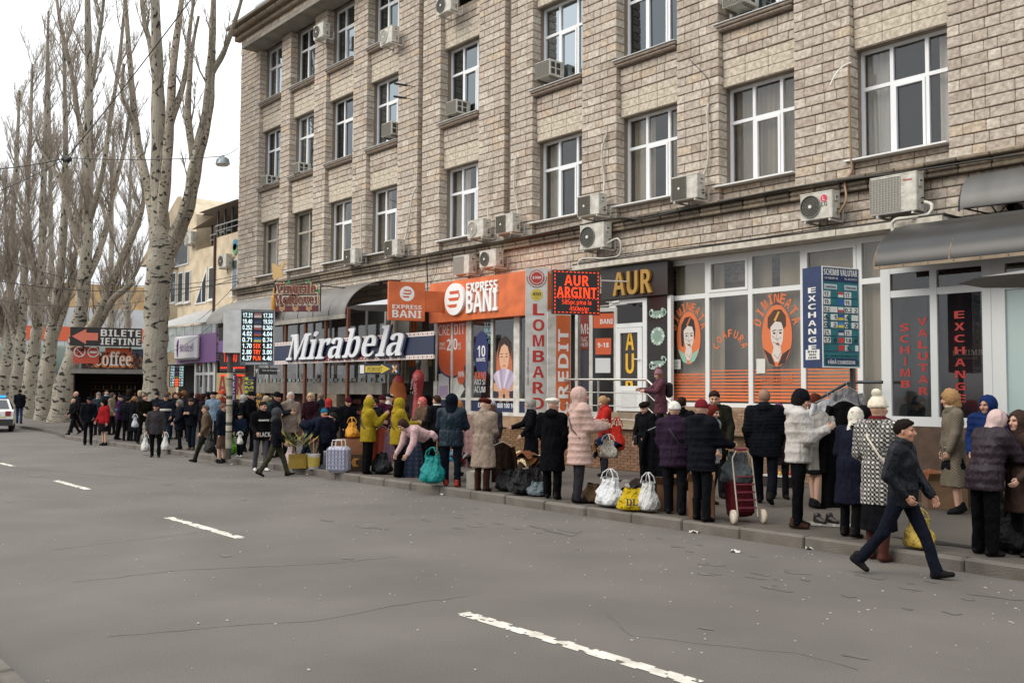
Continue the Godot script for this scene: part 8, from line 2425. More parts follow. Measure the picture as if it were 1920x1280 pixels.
	pp("blonde head showing above the left mustard hood", V(-22.65, 0.15, -14.00), 1.68, -52, {c = "35333a", hair = "bob", rc = "b7926b"})
	pp("woman in dark red beanie and black coat, an orange strap across her", V(-22.50, 0.15, -13.20), 1.62, 75, {c = "131317", hat = "beanie", hc = "4a1822", hem = 0.5, hd = [10,18], strap = "a5502a"})
	pp("person in red flowered headscarf and dark padded coat, back turned", V(-21.72, 0.15, -12.20), 1.60, -139, {c = "17191e", pf = 0.11, hat = "scarf", hc = "a03030", hpat = "floral", hem = 0.45, w = 1.12})
	pp("boy in teal beanie and navy tracksuit", V(-19.94, 0.15, -11.12), 1.38, -89, {c = "191c28", hat = "beanie", hc = "1c6079", hem = 0.72, lc = "15171f", sc = "5a6a7a", neckscarf = "b5694a"})
	pp("person in navy bending right over", V(-21.16, 0.15, -11.31), 1.72, 172, {c = "161c28", ln = 70, lift = 1, lc = "1a2330", hair = "short", rc = "2a2220", l = [10,5,20,0], r = [10,5,20,0], st = [12,4,-10,10], hem = 0.82, sc = "1a1a1c"})
	pp("bald man in dark teal coat, back turned, before the stone pier", V(-25.38, 0.15, -14.00), 1.72, -129, {c = "142228", hair = "short", rc = "75655a", sk = "b38c77"})
	pp("woman with curly light blonde hair and a deep maroon coat", V(-25.25, 0.15, -13.60), 1.70, 37, {c = "241319", hair = "curly", rc = "b39a7c", sk = "c7a08c"})
	pp("stout white-bearded man in beige zipped jacket", V(-24.18, 0.15, -12.40), 1.74, 88, {c = "84776c", beard = "a9a39b", hair = "fringe", rc = "b5aca2", w = 1.22, hem = 0.62, nape = 1, sk = "bd8f7c", st = [3,3,-3,3]})
	pp("man in black beanie and dark jacket raising a phone", V(-24.06, 0.15, -11.90), 1.74, 139, {c = "1d1e24", hat = "beanie", hc = "15161b", r = [40,5,50,0], l = [30,5,80,10], sk = "b0856f"})
	pp("hooded teenager in camouflage trousers walking right along the gutter", V(-20.37, 0.00, -10.10), 1.58, 149, {c = "15171d", hat = "hood", hc = "3c3d3f", lpat = "camo", lc = "3a3a2c", st = [22,4,-22,12], l = [-10,8,15,5], r = [14,8,20,5]})
	pp("dark-haired man in black sweatshirt with white print and grey jeans, white sneakers", V(-21.90, 0.00, -10.46), 1.68, 84, {c = "121214", hair = "short", rc = "241c18", lc = "4b4b4e", sc = "c9c6c0", front = [["BLACK",0.9,0.34,0.11,"c9c7c2"],["~~~~",1.25,0.26,0.05,"c9c7c2"]], st = [8,4,-8,6], hd = [25,8], sk = "b98e78"})
	pp("light-haired woman in teal scarf behind the printed sweatshirt", V(-25.19, 0.15, -12.20), 1.64, 4, {c = "22282b", hair = "bun", rc = "a8977f", neckscarf = "2a7a6c"})
	pp("child in navy jacket and beanie with a white paper bag", V(-24.66, 0.15, -11.18), 1.19, 36, {c = "17202e", hat = "beanie", hc = "15161d", sc = "c5c2bd", lc = "16181d"})
	pp("man in black beanie beside the lamp-post", V(-26.74, 0.15, -12.40), 1.74, 125, {c = "131418", hat = "beanie", hc = "15161a", w = 1.1})
	pp("woman in pale grey headscarf by the lamp-post", V(-26.77, 0.15, -12.20), 1.66, -34, {c = "15151a", hat = "scarf", hc = "9d9a98"})
	pp("person in long dark coat just left of the lamp-post, back turned", V(-26.83, 0.15, -11.80), 1.70, -129, {c = "15161b", hem = 0.45, hair = "short", rc = "7d675a"})
	pp("woman in brown knee skirt and navy hooded jacket by the gutter", V(-24.85, 0.00, -10.74), 1.59, 127, {c = "191f2b", lo = "s", lh = 0.42, lc = "53443a", hair = "bun", rc = "6a5040", hem = 0.78, nape = 1, sk = "c59e8a", sc = "1b1b1e"})
	pp("man in tan jacket carrying a bag, stepping off the kerb leftward", V(-25.46, 0.00, -10.55), 1.58, -28, {c = "5f5141", hair = "short", rc = "5f564e", st = [24,6,-20,16], lc = "22221f", w = 1.1})
	pp("bearded man in dark jacket looking down at his hands", V(-28.49, 0.15, -11.35), 1.56, 38, {c = "15171c", hair = "short", rc = "3a2a22", hd = [0,30], l = [20,5,85,25], r = [20,5,85,25], lc = "1a2029", sc = "6b5243", beard = "4a382c"})
	pp("grey curly-haired woman in dark puffer with a black handbag", V(-28.94, 0.15, -11.15), 1.47, -11, {c = "191b22", pf = 0.1, hair = "curly", rc = "77746f", hem = 0.66, w = 1.12, sbag = "121214"})
	pp("man in grey cap and navy sweater with a broad white band", V(-31.66, 0.15, -11.73), 1.63, 60, {c = "1c2029", hat = "cap", hc = "33363f", belt = ["b9b5ae",1.18], lc = "1e2c3c", w = 1.12, sk = "b98d79"})
	pp("old man in grey jacket and dark cap carrying two white bags, in the road", V(-28.06, 0.00, -10.11), 1.53, 62, {c = "393638", hat = "cap", hc = "1c1c20", lc = "131316", hem = 0.72, w = 1.18, l = [2,14,6,0], r = [2,14,6,0], sk = "b0846e"})
	pp("big fair-haired man in black-brown jacket facing right", V(-32.36, 0.15, -11.26), 1.63, 101, {c = "17140f", hair = "short", rc = "57432f", w = 1.2, hd = [15,0], st = [8,4,-8,8]})
	pp("woman in long dark coat looking away right, blonde hair tied", V(-34.16, 0.15, -11.55), 1.54, -139, {c = "15161b", hair = "bun", rc = "8a6a48", hem = 0.35, r = [30,8,60,10]})
	pp("person in black hooded jacket left of the long dark coat", V(-34.64, 0.15, -11.46), 1.50, -133, {c = "15171d", hair = "short", rc = "15130f", w = 1.08})
	pp("man in purple and turquoise sports jacket", V(-35.50, 0.15, -11.48), 1.58, 152, {c = "3f2348", hat = "cap", hc = "20202a", belt = ["1f7f92",1.15], lc = "17181c"})
	pp("short woman in red jacket and black skirt in the gutter", V(-34.76, 0.00, -10.72), 1.57, 13, {c = "8c1f23", hair = "curly", rc = "15110f", lo = "s", lh = 0.52, lc = "15151a", hem = 0.8, w = 1.2, nape = 1, sc = "19191b"})
	pp("man in black cap and black jacket facing the camera in the gutter", V(-35.38, 0.00, -10.39), 1.66, 74, {c = "111318", hat = "cap", hc = "121216", lc = "121319", sk = "8f6656"})
	pp("bald man in black coat walking left at the end of the kerb", V(-40.06, 0.15, -11.19), 1.44, 14, {c = "131317", lc = "1b1d1c", st = [20,4,-20,14], sk = "b58a76"})
	pp("second bald man walking just behind the first at the end of the kerb", V(-42.22, 0.15, -11.90), 1.72, 14, {c = "17171b", st = [20,4,-20,14], sk = "b98f80"})
	pp("woman in grey cap and pale blue scarf before the kiosk", V(-39.33, 0.15, -11.90), 1.64, 53, {c = "2a3238", hat = "beanie", hc = "6f6a64", neckscarf = "8fa0a8", hem = 0.6})
	pp("person in light blue shirt and dark vest at the kiosk counter", V(-43.20, 0.15, -13.40), 1.74, 88, {c = "222831", hair = "short", rc = "2a221d", neckscarf = "8fa8c0"})
	pp("woman with grey hair and beige cardigan beside the kiosk", V(-39.31, 0.15, -12.40), 1.64, 142, {c = "857969", hair = "bob", rc = "4a403a"})
	pp("pedestrian in blue jeans among the thick trunks", V(-53.77, 0.15, -12.40), 1.72, -113, {c = "14161b", hair = "short", rc = "1c1815", lc = "2a3d58"})
	pp("black cap showing in the crowd near the coffee kiosk", V(-35.75, 0.15, -12.90), 1.66, -140, {c = "1b1c22", hat = "cap", hc = "16171c"})
	pp("loose brown hair showing among the crowd before the purple shop", V(-35.33, 0.15, -13.40), 1.69, 89, {c = "22252c", hair = "long", rc = "4a3020"})
	pp("fair wavy hair showing among the crowd before the purple shop", V(-35.69, 0.15, -13.90), 1.72, 39, {c = "2d2024", hair = "curly", rc = "7a5a3c"})
	pp("black hair showing among the crowd before the purple shop", V(-32.50, 0.15, -12.90), 1.75, -132, {c = "191a1e", hair = "bob", rc = "1c1817"})
	pp("auburn hair and mauve jacket showing among the crowd before the purple shop", V(-33.12, 0.15, -13.40), 1.66, -92, {c = "4a2c36", hair = "bob", rc = "4a2620"})
	pp("black hood showing among the crowd before the purple shop", V(-33.48, 0.15, -13.90), 1.69, -123, {c = "17181d", hat = "hood", hc = "16171c"})
	pp("black beret and light blue shirt showing among the crowd before the purple shop", V(-30.59, 0.15, -12.90), 1.72, 47, {c = "6f8294", hat = "beret", hc = "16161a"})
	pp("bright orange hat showing among the crowd before the purple shop", V(-31.11, 0.15, -13.40), 1.75, 77, {c = "8a3a22", hat = "beanie", hc = "b54a28"})
	pp("brown fur hat showing among the crowd before the purple shop", V(-31.93, 0.15, -13.90), 1.66, -144, {c = "1c1a1a", hat = "beret", hc = "3a2a22"})
	pp("orange collar and brown hair showing among the crowd before the purple shop", V(-34.73, 0.15, -12.90), 1.69, 130, {c = "23221f", hair = "long", rc = "5a3a24"})
	pp("yellow-white hat showing in the crowd near the coffee kiosk", V(-39.02, 0.15, -13.40), 1.72, 31, {c = "2a2c30", hat = "beanie", hc = "a59a80"})
	pp("dark curls showing in the crowd near the coffee kiosk", V(-41.85, 0.15, -13.90), 1.75, -128, {c = "1a1b20", hair = "curly", rc = "2a211d"})
	pp("dark brown bob showing among the crowd before the purple shop", V(-31.48, 0.15, -12.90), 1.66, 168, {c = "201c22", hair = "bob", rc = "2a1d18"})
	pp("chestnut ponytail showing among the crowd before the purple shop", V(-34.82, 0.15, -13.40), 1.69, -21, {c = "2b2622", hair = "bun", rc = "4a2f20"})

func sack(label: String, cat: String, at: Vector3, s: Vector3, hexa: String, pat := "", handles := true, turn := 0.0, called := "plastic_bag", group := "") -> Node3D:
	var o := thing(called, label, cat, at, turn, group)
	if not heads.has("sack"):
		var sh := MB.new()
		sh.sheet(func(p: float, q: float) -> Vector3:
			var a := TAU * p
			var r := (0.44 + 0.1 * sin(minf(q * 1.5, 1.0) * PI)) * (1.0 - 0.42 * pow(q, 2.2)) * minf(1.0, sqrt(q * 9.0))
			r *= 1.0 + (0.02 + 0.1 * q) * sin(a * 7.0 + 5.0 * q) + 0.05 * sin(a * 3.0 - 9.0 * q) + 0.16 * fold.get_noise_3d(cos(a) * 1.6, q * 3.0, sin(a) * 1.6)
			return V(cos(a) * r, q * 0.92 + 0.04 * sin(a * 2.0 + 1.0) * q, sin(a) * r * (1.0 - 0.35 * q)), 44, 22)
		var m := [sh.v, sh.n, sh.c, sh.ix]
		for i in m[1].size(): m[1][i] = -m[1][i]
		for i in range(0, m[3].size(), 3):
			var tmp: int = m[3][i]
			m[3][i] = m[3][i + 1]; m[3][i + 1] = tmp
		heads.sack = arrays_mesh(m)
	var cm := cloth_mat(hexa, pat)
	part("bag", heads.sack, cm, o, Transform3D(Basis.from_scale(s), Vector3.ZERO))
	if handles:
		for q in [-1.0, 1.0]:
			var b := MB.new()
			b.line([V(-0.27 * s.x, 0.88 * s.y, q * 0.06), V(-0.2 * s.x, 1.08 * s.y, q * 0.05), V(-0.04 * s.x, 1.2 * s.y, q * 0.02), V(0.06 * s.x, 1.2 * s.y, q * 0.02), V(0.2 * s.x, 1.08 * s.y, q * 0.05), V(0.26 * s.x, 0.88 * s.y, q * 0.06)], 0.011, 5)
			part("handle", b.mesh(), cm, o)
	return o

func carton(label: String, at: Vector3, s: Vector3, turn: float, hexa := "8a6a4c", flaps := true) -> Node3D:
	var o := thing("cardboard_box", label, "box", at, deg_to_rad(turn))
	var m := worn(hexa, 0.9, 2.0)
	for q in [[V(-s.x / 2, 0, -s.z / 2), V(s.x / 2, s.y, -s.z / 2 + 0.008)], [V(-s.x / 2, 0, s.z / 2 - 0.008), V(s.x / 2, s.y, s.z / 2)], [V(-s.x / 2, 0, -s.z / 2 + 0.008), V(-s.x / 2 + 0.008, s.y, s.z / 2 - 0.008)], [V(s.x / 2 - 0.008, 0, -s.z / 2 + 0.008), V(s.x / 2, s.y, s.z / 2 - 0.008)]]: boxp("side", q[0], q[1], m, o)
	boxp("base", V(-s.x / 2 + 0.008, 0.002, -s.z / 2 + 0.008), V(s.x / 2 - 0.008, s.y * (0.2 if flaps else 0.97), s.z / 2 - 0.008), m, o)
	if flaps:
		for k in 2: part("flap", unit_box, m, o, Transform3D(Basis(Vector3.RIGHT, 0.7 if k else -0.8) * Basis.from_scale(V(s.x, 0.16, 0.006)), V(0, s.y + 0.05, (s.z / 2 + 0.05) * (1 if k else -1))))
	return o

func garment(label: String, at: Vector3, h: float, w: float, deg: float, hexa: String, pat := "", sleeves := true) -> void:
	var o := thing("hanging_garment", label, "garment", at, deg_to_rad(deg), "clothes for sale along the kerb")
	var m := cloth_mat(hexa, pat)
	for q in [1.0, -1.0]:
		var b := MB.new()
		b.sheet(func(s: float, t: float) -> Vector3:
			var x: float = (s - 0.5) * w * q
			var shoulder := 0.12 * pow(absf(s - 0.5) * 2.0, 1.5)
			return V(x * lerpf(1.15, 0.92, t), -h + (h - shoulder) * t, q * (0.07 * cos((s - 0.5) * PI) + 0.022 * sin(s * 19.0 + h * 9.0) * (1.1 - t))), 22, 8)
		part("front" if q > 0 else "back", b.mesh(), m, o)
	if sleeves:
		for q in [-1.0, 1.0]:
			var b := MB.new()
			b.tube(PackedVector3Array([V(q * w * 0.42, -0.08, 0), V(q * w * 0.56, -0.3, 0.02), V(q * w * 0.6, -minf(0.62, h * 0.8), 0.05)]), PackedFloat32Array([0.075, 0.062, 0.055]), 9, false, 0.6)
			part("sleeve", b.mesh(), m, o)
	var hk := MB.new()
	hk.line([V(-w * 0.4, -0.06, 0), V(0, 0.03, 0), V(w * 0.4, -0.06, 0)], 0.006, 5); hk.line([V(0, 0.03, 0), V(0, 0.09, 0), V(0.03, 0.12, 0), V(0.04, 0.09, 0)], 0.004, 5)
	part("hanger", hk.mesh(), mat("a5a29c", 0.4, 0.3), o)

func heap(label: String, called: String, cat: String, at: Vector3, r: float, h: float, cols: Array, n: int, sd: int) -> void:
	var o := thing(called, label, cat, at)
	var g := RandomNumberGenerator.new(); g.seed = sd
	for k in n:
		var a := g.randf() * TAU
		var d := sqrt(g.randf()) * r
		var b := MB.new()
		var ph := g.randf() * 9.0
		var len := g.randf_range(0.28, 0.5)
		b.sheet(func(s: float, t: float) -> Vector3: return V((s - 0.5) * len, 0.06 * cos((s - 0.5) * 5.0 + ph * 0.2) + 0.035 * sin(s * 11.0 + t * 7.0 + ph) - 0.1 * pow(absf(t - 0.5) * 2.0, 2.0), (t - 0.5) * len * 0.8), 10, 8)
		part("garment", b.mesh(), cloth_mat(cols[k % cols.size()]), o, Transform3D(Basis(Vector3.UP, g.randf() * 6.0) * Basis(Vector3.RIGHT, g.randfn(0, 0.35)), V(cos(a) * d, h * (1.0 - 0.6 * d / r) * (0.35 + 0.65 * k / n) + 0.04, sin(a) * d * 0.6)))

func goods() -> void:
	var wb := "c9c8c4"
	sack("white plastic bag in the old man's right hand, on the left", "carrier bag", V(-29.12, 0, -10.19) + V(0, 0.1, 0), V(0.36, 0.46, 0.24), wb)
	sack("white plastic bag with an orange mark in the old man's left hand, on the right", "carrier bag", V(-29.01, 0, -10.75) + V(0, 0.1, 0), V(0.33, 0.48, 0.24), "d2cfca")
	sack("small white bag hanging before the long dark coat, near the crowd's left", "carrier bag", V(-30.98, 0.74, -10.5), V(0.26, 0.36, 0.2), "b3b5ba")
	sack("bright green bag behind the skirted woman by the gutter", "carrier bag", V(-25.81, 0.15, -11.42), V(0.4, 0.5, 0.3), "4f8a2c")
	sack("white paper bag in the child's hand by the lamp-post", "carrier bag", V(-23.42, 0.56, -10.6), V(0.22, 0.28, 0.14), "c9c6c0")
	sack("black bag carried by the man stepping off the kerb", "handbag", V(-24.38, 0.3, -10.2), V(0.42, 0.52, 0.26), "1c1c19", "shiny")
	sack("pinkish white shopping bag between the camouflage trousers and the bending figure", "carrier bag", V(-20.81, 0.15, -10.71), V(0.42, 0.55, 0.3), "b5a1a0")
	sack("full turquoise bag hanging beside the heavy hooded figure", "carrier bag", V(-15.13, 0.15, -10.76) + V(0, 0.05, 0), V(0.5, 0.58, 0.4), "157a78", "shiny", true, 0.4)
	sack("white carrier bag with a blue letter standing on the kerb by the pink coat", "carrier bag", V(-10.8, 0.15, -11.16), V(0.52, 0.5, 0.42), "c9cbcc", "shiny")
	lt(sack("blue-and-yellow round-printed shopping bag on the kerb, beside the white quilted one", "shopping bag", V(-10.2, 0.15, -11.06), V(0.48, 0.38, 0.36), "b59a24", "", false, 0.5), "DL", font_serif_bold, V(0.03, 0.16, 0.215), 0.17, 0.1, 0.02, mat("1d2850"), yaw(8))
	sack("white quilted bag leaning at the kerb left of the plum padded jacket", "shopping bag", V(-9.97, 0.15, -11.14), V(0.36, 0.5, 0.34), "c5c4c2")
	heap("heap of zebra-striped and dark rugs behind the yellow round-printed bag", "rug_heap", "rugs", V(-11.34, 0.15, -12.32), 0.4, 0.4, ["2a2624", "b9b2a8", "3b3431", "8d857c"], 12, 3)
	sack("red carrier bag with white print on the red-coated woman's arm", "carrier bag", V(-11.93, 0.92, -12.5), V(0.36, 0.5, 0.16), "a52c22")
	sack("cream cloth bag hanging below the pink coat's hand", "cloth bag", V(-11.36, 0.86, -11.7), V(0.36, 0.34, 0.2), "c9c2b4")
	sack("brown canvas rucksack on the pavement behind the pink coat", "rucksack", V(-11.38, 0.15, -11.36), V(0.42, 0.34, 0.36), "50402f", "", false)
	for k in 4: sack(["black rubbish bag, leftmost of the shiny ones behind the taupe coat", "black rubbish bag in the middle of those behind the taupe coat", "black rubbish bag nearest the long black coat", "grey-blue plastic bundle beside the black rubbish bags"][k], "rubbish bag", [V(-13.67, 0.15, -11.4), V(-13, 0.15, -11.24), V(-13.34, 0.15, -11.84), V(-12.65, 0.15, -11.28)][k], [V(0.5, 0.42, 0.4), V(0.55, 0.5, 0.45), V(0.5, 0.46, 0.4), V(0.4, 0.28, 0.3)][k], ["121214", "141416", "131315", "5f6a70"][k], "shiny", false, k * 1.3, "rubbish_bag", "rubbish bags behind the taupe coat" if k < 3 else "")
	heap("fur collars and hats, brown and cream, on a low stand behind the taupe coat", "fur_heap", "furs", V(-14.62, 0.15, -12.68) + V(0, 0.35, 0), 0.5, 0.25, ["8a5f3f", "c2ab8a", "3d2a20", "b5a998", "4a4a4c", "6e4630"], 12, 7)
	carton("white box under the heap of clothes left of the taupe coat", V(-14.35, 0.15, -11.29), V(0.42, 0.32, 0.3), 40, "b5b0a8", false)
	heap("heap of striped, black and red clothes between the hooded jacket and taupe coat", "clothes_heap", "clothes", V(-15.74, 0.15, -12.13) + V(0, 0.3, 0), 0.5, 0.5, ["15161a", "c5c3c0", "2c3036", "7a2028", "2a6a80", "8b8a88", "1d1e22"], 22, 9)
	garment("dusty rose coat hanging between the hooded teal jacket and the taupe coat", V(-15.52, 1.44, -12), 1.0, 0.42, 60, "b08a88")
	garment("long dark brown fur coat hanging right of the taupe coat", V(-14.28, 0.99, -11.8), 0.75, 0.45, 50, "251b16")
	garment("flowered red and green dress hanging between the mustard coats", V(-18.25, 1.17, -11.6), 0.9, 0.4, 60, "a04a3a", "floral", false)
	garment("mauve shawl hanging right of the flowered dress", V(-18.13, 1.1, -11.7), 0.7, 0.24, 60, "8f7080", "", false)
	garment("dark blue patterned skirt hanging right of the right mustard coat", V(-16.95, 1.08, -11.6), 0.95, 0.42, 60, "28364a", "floral", false)
	for k in 2: sack(["black bag with pale blue plastic spilling out between the mustard coats", "blue and black bag under the bending woman's pink top"][k], "bag", [V(-18.08, 0.15, -11.49), V(-17.25, 0.15, -11.73)][k], [V(0.6, 0.5, 0.4), V(0.5, 0.6, 0.4)][k], ["15171a", "1c3a55"][k], "shiny", false, k * 1.0)
	sack("crumpled pale blue plastic on the black bag between the mustard coats", "plastic sheet", V(-18.99, 0.15, -12.17) + V(0, 0.32, 0), V(0.45, 0.22, 0.3), "7fa0a8", "shiny", false, 0.8)
	carton("large brown cardboard box with dark printed base, left of the mustard coats", V(-19.18, 0.15, -11.4), V(0.62, 0.38, 0.45), 45, "4b3526", false)
	carton("brown cardboard box stacked on the printed one, left of the mustard coats", V(-19.18, 0.15, -11.4) + V(0, 0.382, 0), V(0.6, 0.34, 0.43), 45, "85573c", false)
	for k in 2: poly_part("printed_moon", PackedVector2Array([W(0.09, 0.09), W(-0.05, 0.1), W(-0.11, 0.0), W(-0.05, -0.1), W(0.08, -0.08), W(0.0, -0.03), W(0.0, 0.04)]), 0, 0.004, mat("b8803a"), get_node("cardboard_box_001") as Node3D, mv(V(-0.12 + 0.26 * k, 0.2, 0.227)))
	sack("orange plastic bag of fruit on the stacked cardboard boxes", "carrier bag", V(-19.18, 0.15, -11.4) + V(-0.03, 0.73, 0), V(0.38, 0.4, 0.3), "c58a2a", "shiny")
	var pl := thing("plaid_bag", "square plaid shopping bag in blue, grey and white on the kerb", "shopping bag", V(-18.87, 0.15, -10.87), 0.7)
	var b := MB.new()
	b.bevel(V(0, 0.29, 0), V(0.5, 0.58, 0.34), 0.07)
	part("bag", b.mesh(), cloth_mat("a9a7b3"), pl)
	for k in 12:
		boxp("plaid_stripe", V(-0.21 + (k % 6) * 0.08, 0.06, 0.171 if k < 6 else -0.173), V(-0.21 + (k % 6) * 0.08 + 0.03, 0.53, 0.173 if k < 6 else -0.171), mat("5a5f7c", 0.8), pl)
		boxp("plaid_stripe", V(-0.2, 0.08 + (k % 6) * 0.08, 0.1735 if k < 6 else -0.175), V(0.2, 0.08 + (k % 6) * 0.08 + 0.028, 0.175 if k < 6 else -0.1735), mat("84879a", 0.8), pl)
	for q in [-0.12, 0.12]:
		b = MB.new()
		b.line([V(-0.12, 0.57, q), V(-0.1, 0.72, q), V(0.1, 0.72, q), V(0.12, 0.57, q)], 0.014, 6)
		part("handle", b.mesh(), mat("c9c6c0"), pl)
	for k in 2:
		var bk := thing("paint_bucket", ["white plastic bucket with a blue and yellow label, full of flower stems", "white plastic bucket standing behind the boy's legs"][k], "bucket", [V(-20.08, 0.15, -10.92), V(-20.61, 0.15, -11.52)][k])
		b = MB.new()
		b.lathe([W(0.0, 0.0), W(0.13, 0.0), W(0.155, 0.32), W(0.165, 0.33), W(0.165, 0.36), W(0.15, 0.36), W(0.13, 0.05)], 20)
		part("pail", b.mesh(), mat("c9c8c4", 0.4), bk)
		b = MB.new()
		b.lathe([W(0.141, 0.06), W(0.159, 0.28)], 20)
		part("label_band", b.mesh(), mat("b9a24a" if k == 0 else "9fa3ab", 0.5), bk)
		if k == 0:
			for q in 9:
				b = MB.new()
				b.line([V(0.0, 0.2, 0.0), V(0.12 * cos(q * 0.7), 0.62 + 0.05 * (q % 3), 0.12 * sin(q * 0.7))], 0.022, 5)
				part("stem_bunch", b.mesh(), mat(["7a8a5a", "b5a898", "a05a50"][q % 3], 0.9), bk)
	var fl := thing("flower_stand", "green leaves and yellow flowers for sale beside the bending figure", "flowers", V(-20.45, 0.15, -10.67) + V(0, 0.35, 0))
	for q in 44:
		var a := q * 2.4
		b = MB.new()
		var d := V(cos(a), 0.5 + 0.5 * fposmod(q * 0.37, 1.0), sin(a))
		b.tri(Vector3.ZERO, d * 0.32 + V(0.07, 0.0, 0.04), d * 0.36 + V(-0.07, 0.03, -0.04))
		part("leaf", b.mesh(), mat(["3c4a24", "55602c", "2f3a20", "a3912c"][q % 4], 0.8), fl, mv(V(0.3 * cos(q * 1.3), 0.15, 0.15 * sin(q * 1.7))))
	carton("yellow printed box under the flowers by the kerb", V(-20.56, 0.15, -10.78), V(0.42, 0.32, 0.3), 50, "a58a3a", false)
	carton("open cardboard box between the plum jacket and the quilted bag", V(-9.93, 0.15, -11.4) + V(0, 0, -0.25), V(0.4, 0.42, 0.4), 30, "7d5c40")
	carton("tall open cardboard box between the two dark padded jackets", V(-9.07, 0.15, -11.11) + V(0, 0, -0.2), V(0.36, 0.55, 0.36), 35, "8a6446")
	carton("cardboard box with a white label, fur and a hanger on top, behind the walking man", V(-7.41, 0.15, -15.38), V(0.6, 0.46, 0.4), 40, "9a7a5e")
	heap("brown fur lying on the labelled cardboard box", "fur_piece", "fur", V(-7.41, 0.15, -15.38) + V(0, 0.46, 0), 0.22, 0.1, ["7a4a34", "8a5a40"], 4, 4)
	carton("cardboard crate at the right edge beside the brown hood", V(-6.32, 0.15, -15.39), V(0.5, 0.5, 0.4), 35, "7a5f48", false)
	sack("black shiny bag on the pavement at the right edge", "bag", V(-4.84, 0.15, -11.8), V(0.6, 0.6, 0.5), "101012", "shiny", false)
	sack("yellow plastic bag behind the walking man's legs", "carrier bag", V(-5.65, 0.15, -11.08), V(0.36, 0.4, 0.26), "b59a4a", "shiny")
	var t := thing("shopping_trolley", "maroon two-wheeled shopping trolley at the hand of the maroon-beanie woman", "trolley", V(-8.32, 0.15, -11.34), deg_to_rad(62))
	var lean := Basis(Vector3.RIGHT, -0.22)
	var fm := mat("b5aa9c", 0.4, 0.4)
	for q in [-0.15, 0.15]:
		b = MB.new()
		b.line([lean * V(q, 0.08, 0.1), lean * V(q, 0.9, 0.1), lean * V(q * 0.5, 1.02, 0.1)], 0.012, 6)
		part("upright", b.mesh(), fm, t)
		var wl := holder("wheel", t, Transform3D(Basis(V(0, 0, 1), PI / 2.0), V(q * 1.5, 0.1, 0.1)))
		b = MB.new()
		b.lathe([W(0.07, -0.02), W(0.1, -0.018), W(0.1, 0.018), W(0.07, 0.02)], 20)
		part("tyre", b.mesh(), mat("b8ac98", 0.7), wl)
		b = MB.new()
		b.lathe([W(0, -0.015), W(0.075, -0.018), W(0.075, 0.018), W(0, 0.015)], 16)
		part("rim", b.mesh(), mat("d5cdbf", 0.5), wl)
	b = MB.new()
	b.rod(lean * V(-0.09, 1.03, 0.1), lean * V(0.09, 1.03, 0.1), 0.02)
	part("grip", b.mesh(), mat("7a2a3c", 0.6), t)
	for k in 5: part("cross_bar", unit_box, mat("6a1f30", 0.5), t, Transform3D(lean * Basis.from_scale(V(0.3, 0.02, 0.02)), lean * V(0, 0.2 + 0.11 * k, 0.1)))
	b = MB.new()
	b.bevel(V(0, 0.36, -0.12), V(0.34, 0.52, 0.3), 0.05, Transform3D(lean, Vector3.ZERO))
	part("bag", b.mesh(), cloth_mat("4a1a1e"), t)
	sack("grey cloth bag strapped on top of the maroon trolley", "bag", t.transform * V(0.02, 0.5, -0.3), V(0.5, 0.5, 0.4), "54585a", "", false)
	heap("hats in navy and tan held out between the pink coat and red coat", "hat_stack", "hats", V(-11.66, 0.92, -11.9), 0.16, 0.3, ["1a2238", "1d2740", "8a6a4c", "2a2226", "9a4a30"], 9, 12)
	garment("pale striped shirt on a hanger left of the exchange-board pole", V(-8.03, 1.9, -13), 0.62, 0.46, 40, "b5b5b8")
	garment("black jacket with a white tag hung beside the striped shirt", V(-7.75, 1.87, -13), 0.8, 0.5, 40, "121214")
	garment("shiny grey jacket hung highest, beside the exchange-board pole", V(-7.83, 2.06, -13.2), 0.5, 0.44, 40, "77777a", "shiny")
	garment("long black coat held up behind the silver jacket", V(-7.27, 1.53, -11.9), 1.1, 0.36, 70, "111113")
	garment("cream white jacket held up in front of the auburn-haired woman", V(-7.41, 1.74, -11.8), 0.8, 0.4, 75, "c5c0b8")
	garment("black coat with white buttons draped between the old woman and plum jacket", V(-10.39, 1.42, -11.9), 1.05, 0.5, 30, "0f0f12")
	var nw := thing("newspaper", "newspaper sheet under dark shoes on the pavement by the silver jacket", "newspaper", V(-7.48, 0.15, -12.08), 0.5)
	boxp("sheet", V(-0.3, 0.004, -0.18), V(0.3, 0.01, 0.18), mat("b5b1a8", 0.9), nw)
	for k in 6: boxp("print_column", V(-0.27 + (k % 3) * 0.19, 0.0105, -0.15 + (k / 3) * 0.17), V(-0.12 + (k % 3) * 0.19, 0.0115, -0.02 + (k / 3) * 0.17), mat("8a867e", 0.9), nw)
	for k in 2:
		var sh := thing("loafer", ["dark loafer lying on the newspaper, the nearer one", "second dark loafer on the newspaper, farther back"][k], "shoe", nw.position + V(-0.16 + 0.1 * k, 0.09, -0.02 - 0.15 * k), 1.3)
		part("shoe", heads.shoe, mat("1d1715", 0.4), sh)
	var ty := thing("toy_tray", "white tray of small red and yellow things on the pavement behind the silver jacket", "tray", V(-11.07, 0.15, -16.2))
	boxp("tray", V(-0.3, 0.2, -0.2), V(0.3, 0.23, 0.2), mat("c5c3be", 0.5), ty)
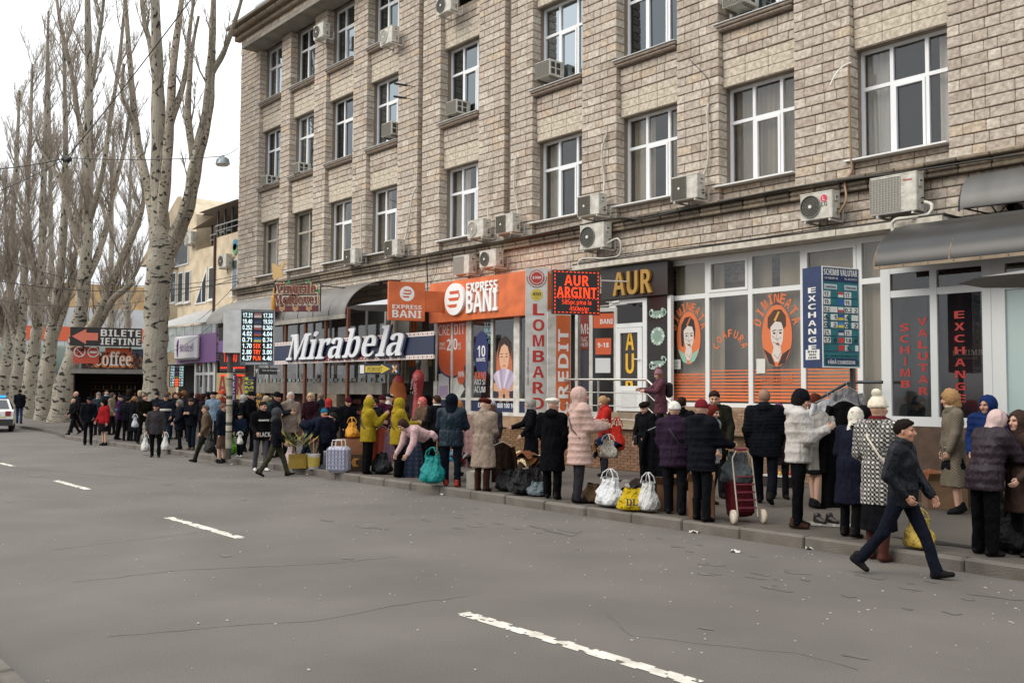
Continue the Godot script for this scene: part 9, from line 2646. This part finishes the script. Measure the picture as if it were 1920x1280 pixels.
	boxp("crate", V(-0.26, 0, -0.18), V(0.26, 0.199, 0.18), mat("2a2624", 0.8), ty)
	for k in 7:
		b = MB.new()
		b.lathe([W(0, 0), W(0.03, 0), W(0.034, 0.06), W(0, 0.08)], 8, mv(V(-0.22 + 0.07 * k, 0.23, 0.08 * sin(k * 2.0))))
		part("jar", b.mesh(), mat(["a52a22", "c2a03a", "b5582a"][k % 3], 0.4), ty)
	var hole := thing("broken_pavement", "dark broken edge of asphalt behind the kerb near the walking man", "pothole", V(-5.53, 0.15, -11.73))
	var pts := PackedVector2Array()
	for k in 16: pts.append(W(cos(TAU * k / 16.0) * 0.75 * (1.0 + 0.25 * sin(k * 2.7)), sin(TAU * k / 16.0) * 0.13 * (1.0 + 0.4 * sin(k * 4.1))))
	poly_part("dark_patch", pts, 0.003, 0.007, worn("2c2926", 0.95, 2.0), hole, Transform3D(PLAN, Vector3.ZERO))
	var k2 := 0
	for p in [V(-7.42, 0, -9.91), V(-6.97, 0, -10.86), V(-20.91, 0, -10.8), V(-21.37, 0, -10.93), V(-20.31, 0, -10.89), V(-8.81, 0, -10.81), V(-24.16, 0, -10.75), V(-27.82, 0, -10.83), V(-14.92, 0, -10.84), V(-11.92, 0, -11.26)]:
		b = MB.new()
		b.sheet(func(s: float, q: float) -> Vector3: return V((s - 0.5) * 0.13, 0.02 + 0.018 * sin(s * 7.0 + q * 5.0 + k2), (q - 0.5) * 0.08), 4, 3)
		tag(part("paper_scrap", b.mesh(), mat("c5c1b8", 0.9), self, Transform3D(yaw(k2 * 40.0), p)), ["largest scrap of white paper on the road, before the trolley", "white scrap in the gutter left of the houndstooth coat", "white scrap by the camouflage trousers, nearest the kerb", "brownish scrap just left of the white one by the camouflage trousers", "white scrap in the gutter below the bucket", "white scrap in the gutter below the tall cardboard box", "white scrap in the gutter beside the skirted woman", "litter in the gutter beside the old man's bags", "white scrap in the gutter under the hooded teal jacket", "white scrap in the gutter below the long black coat"][k2], "litter", "paper litter in the gutter")
		k2 += 1
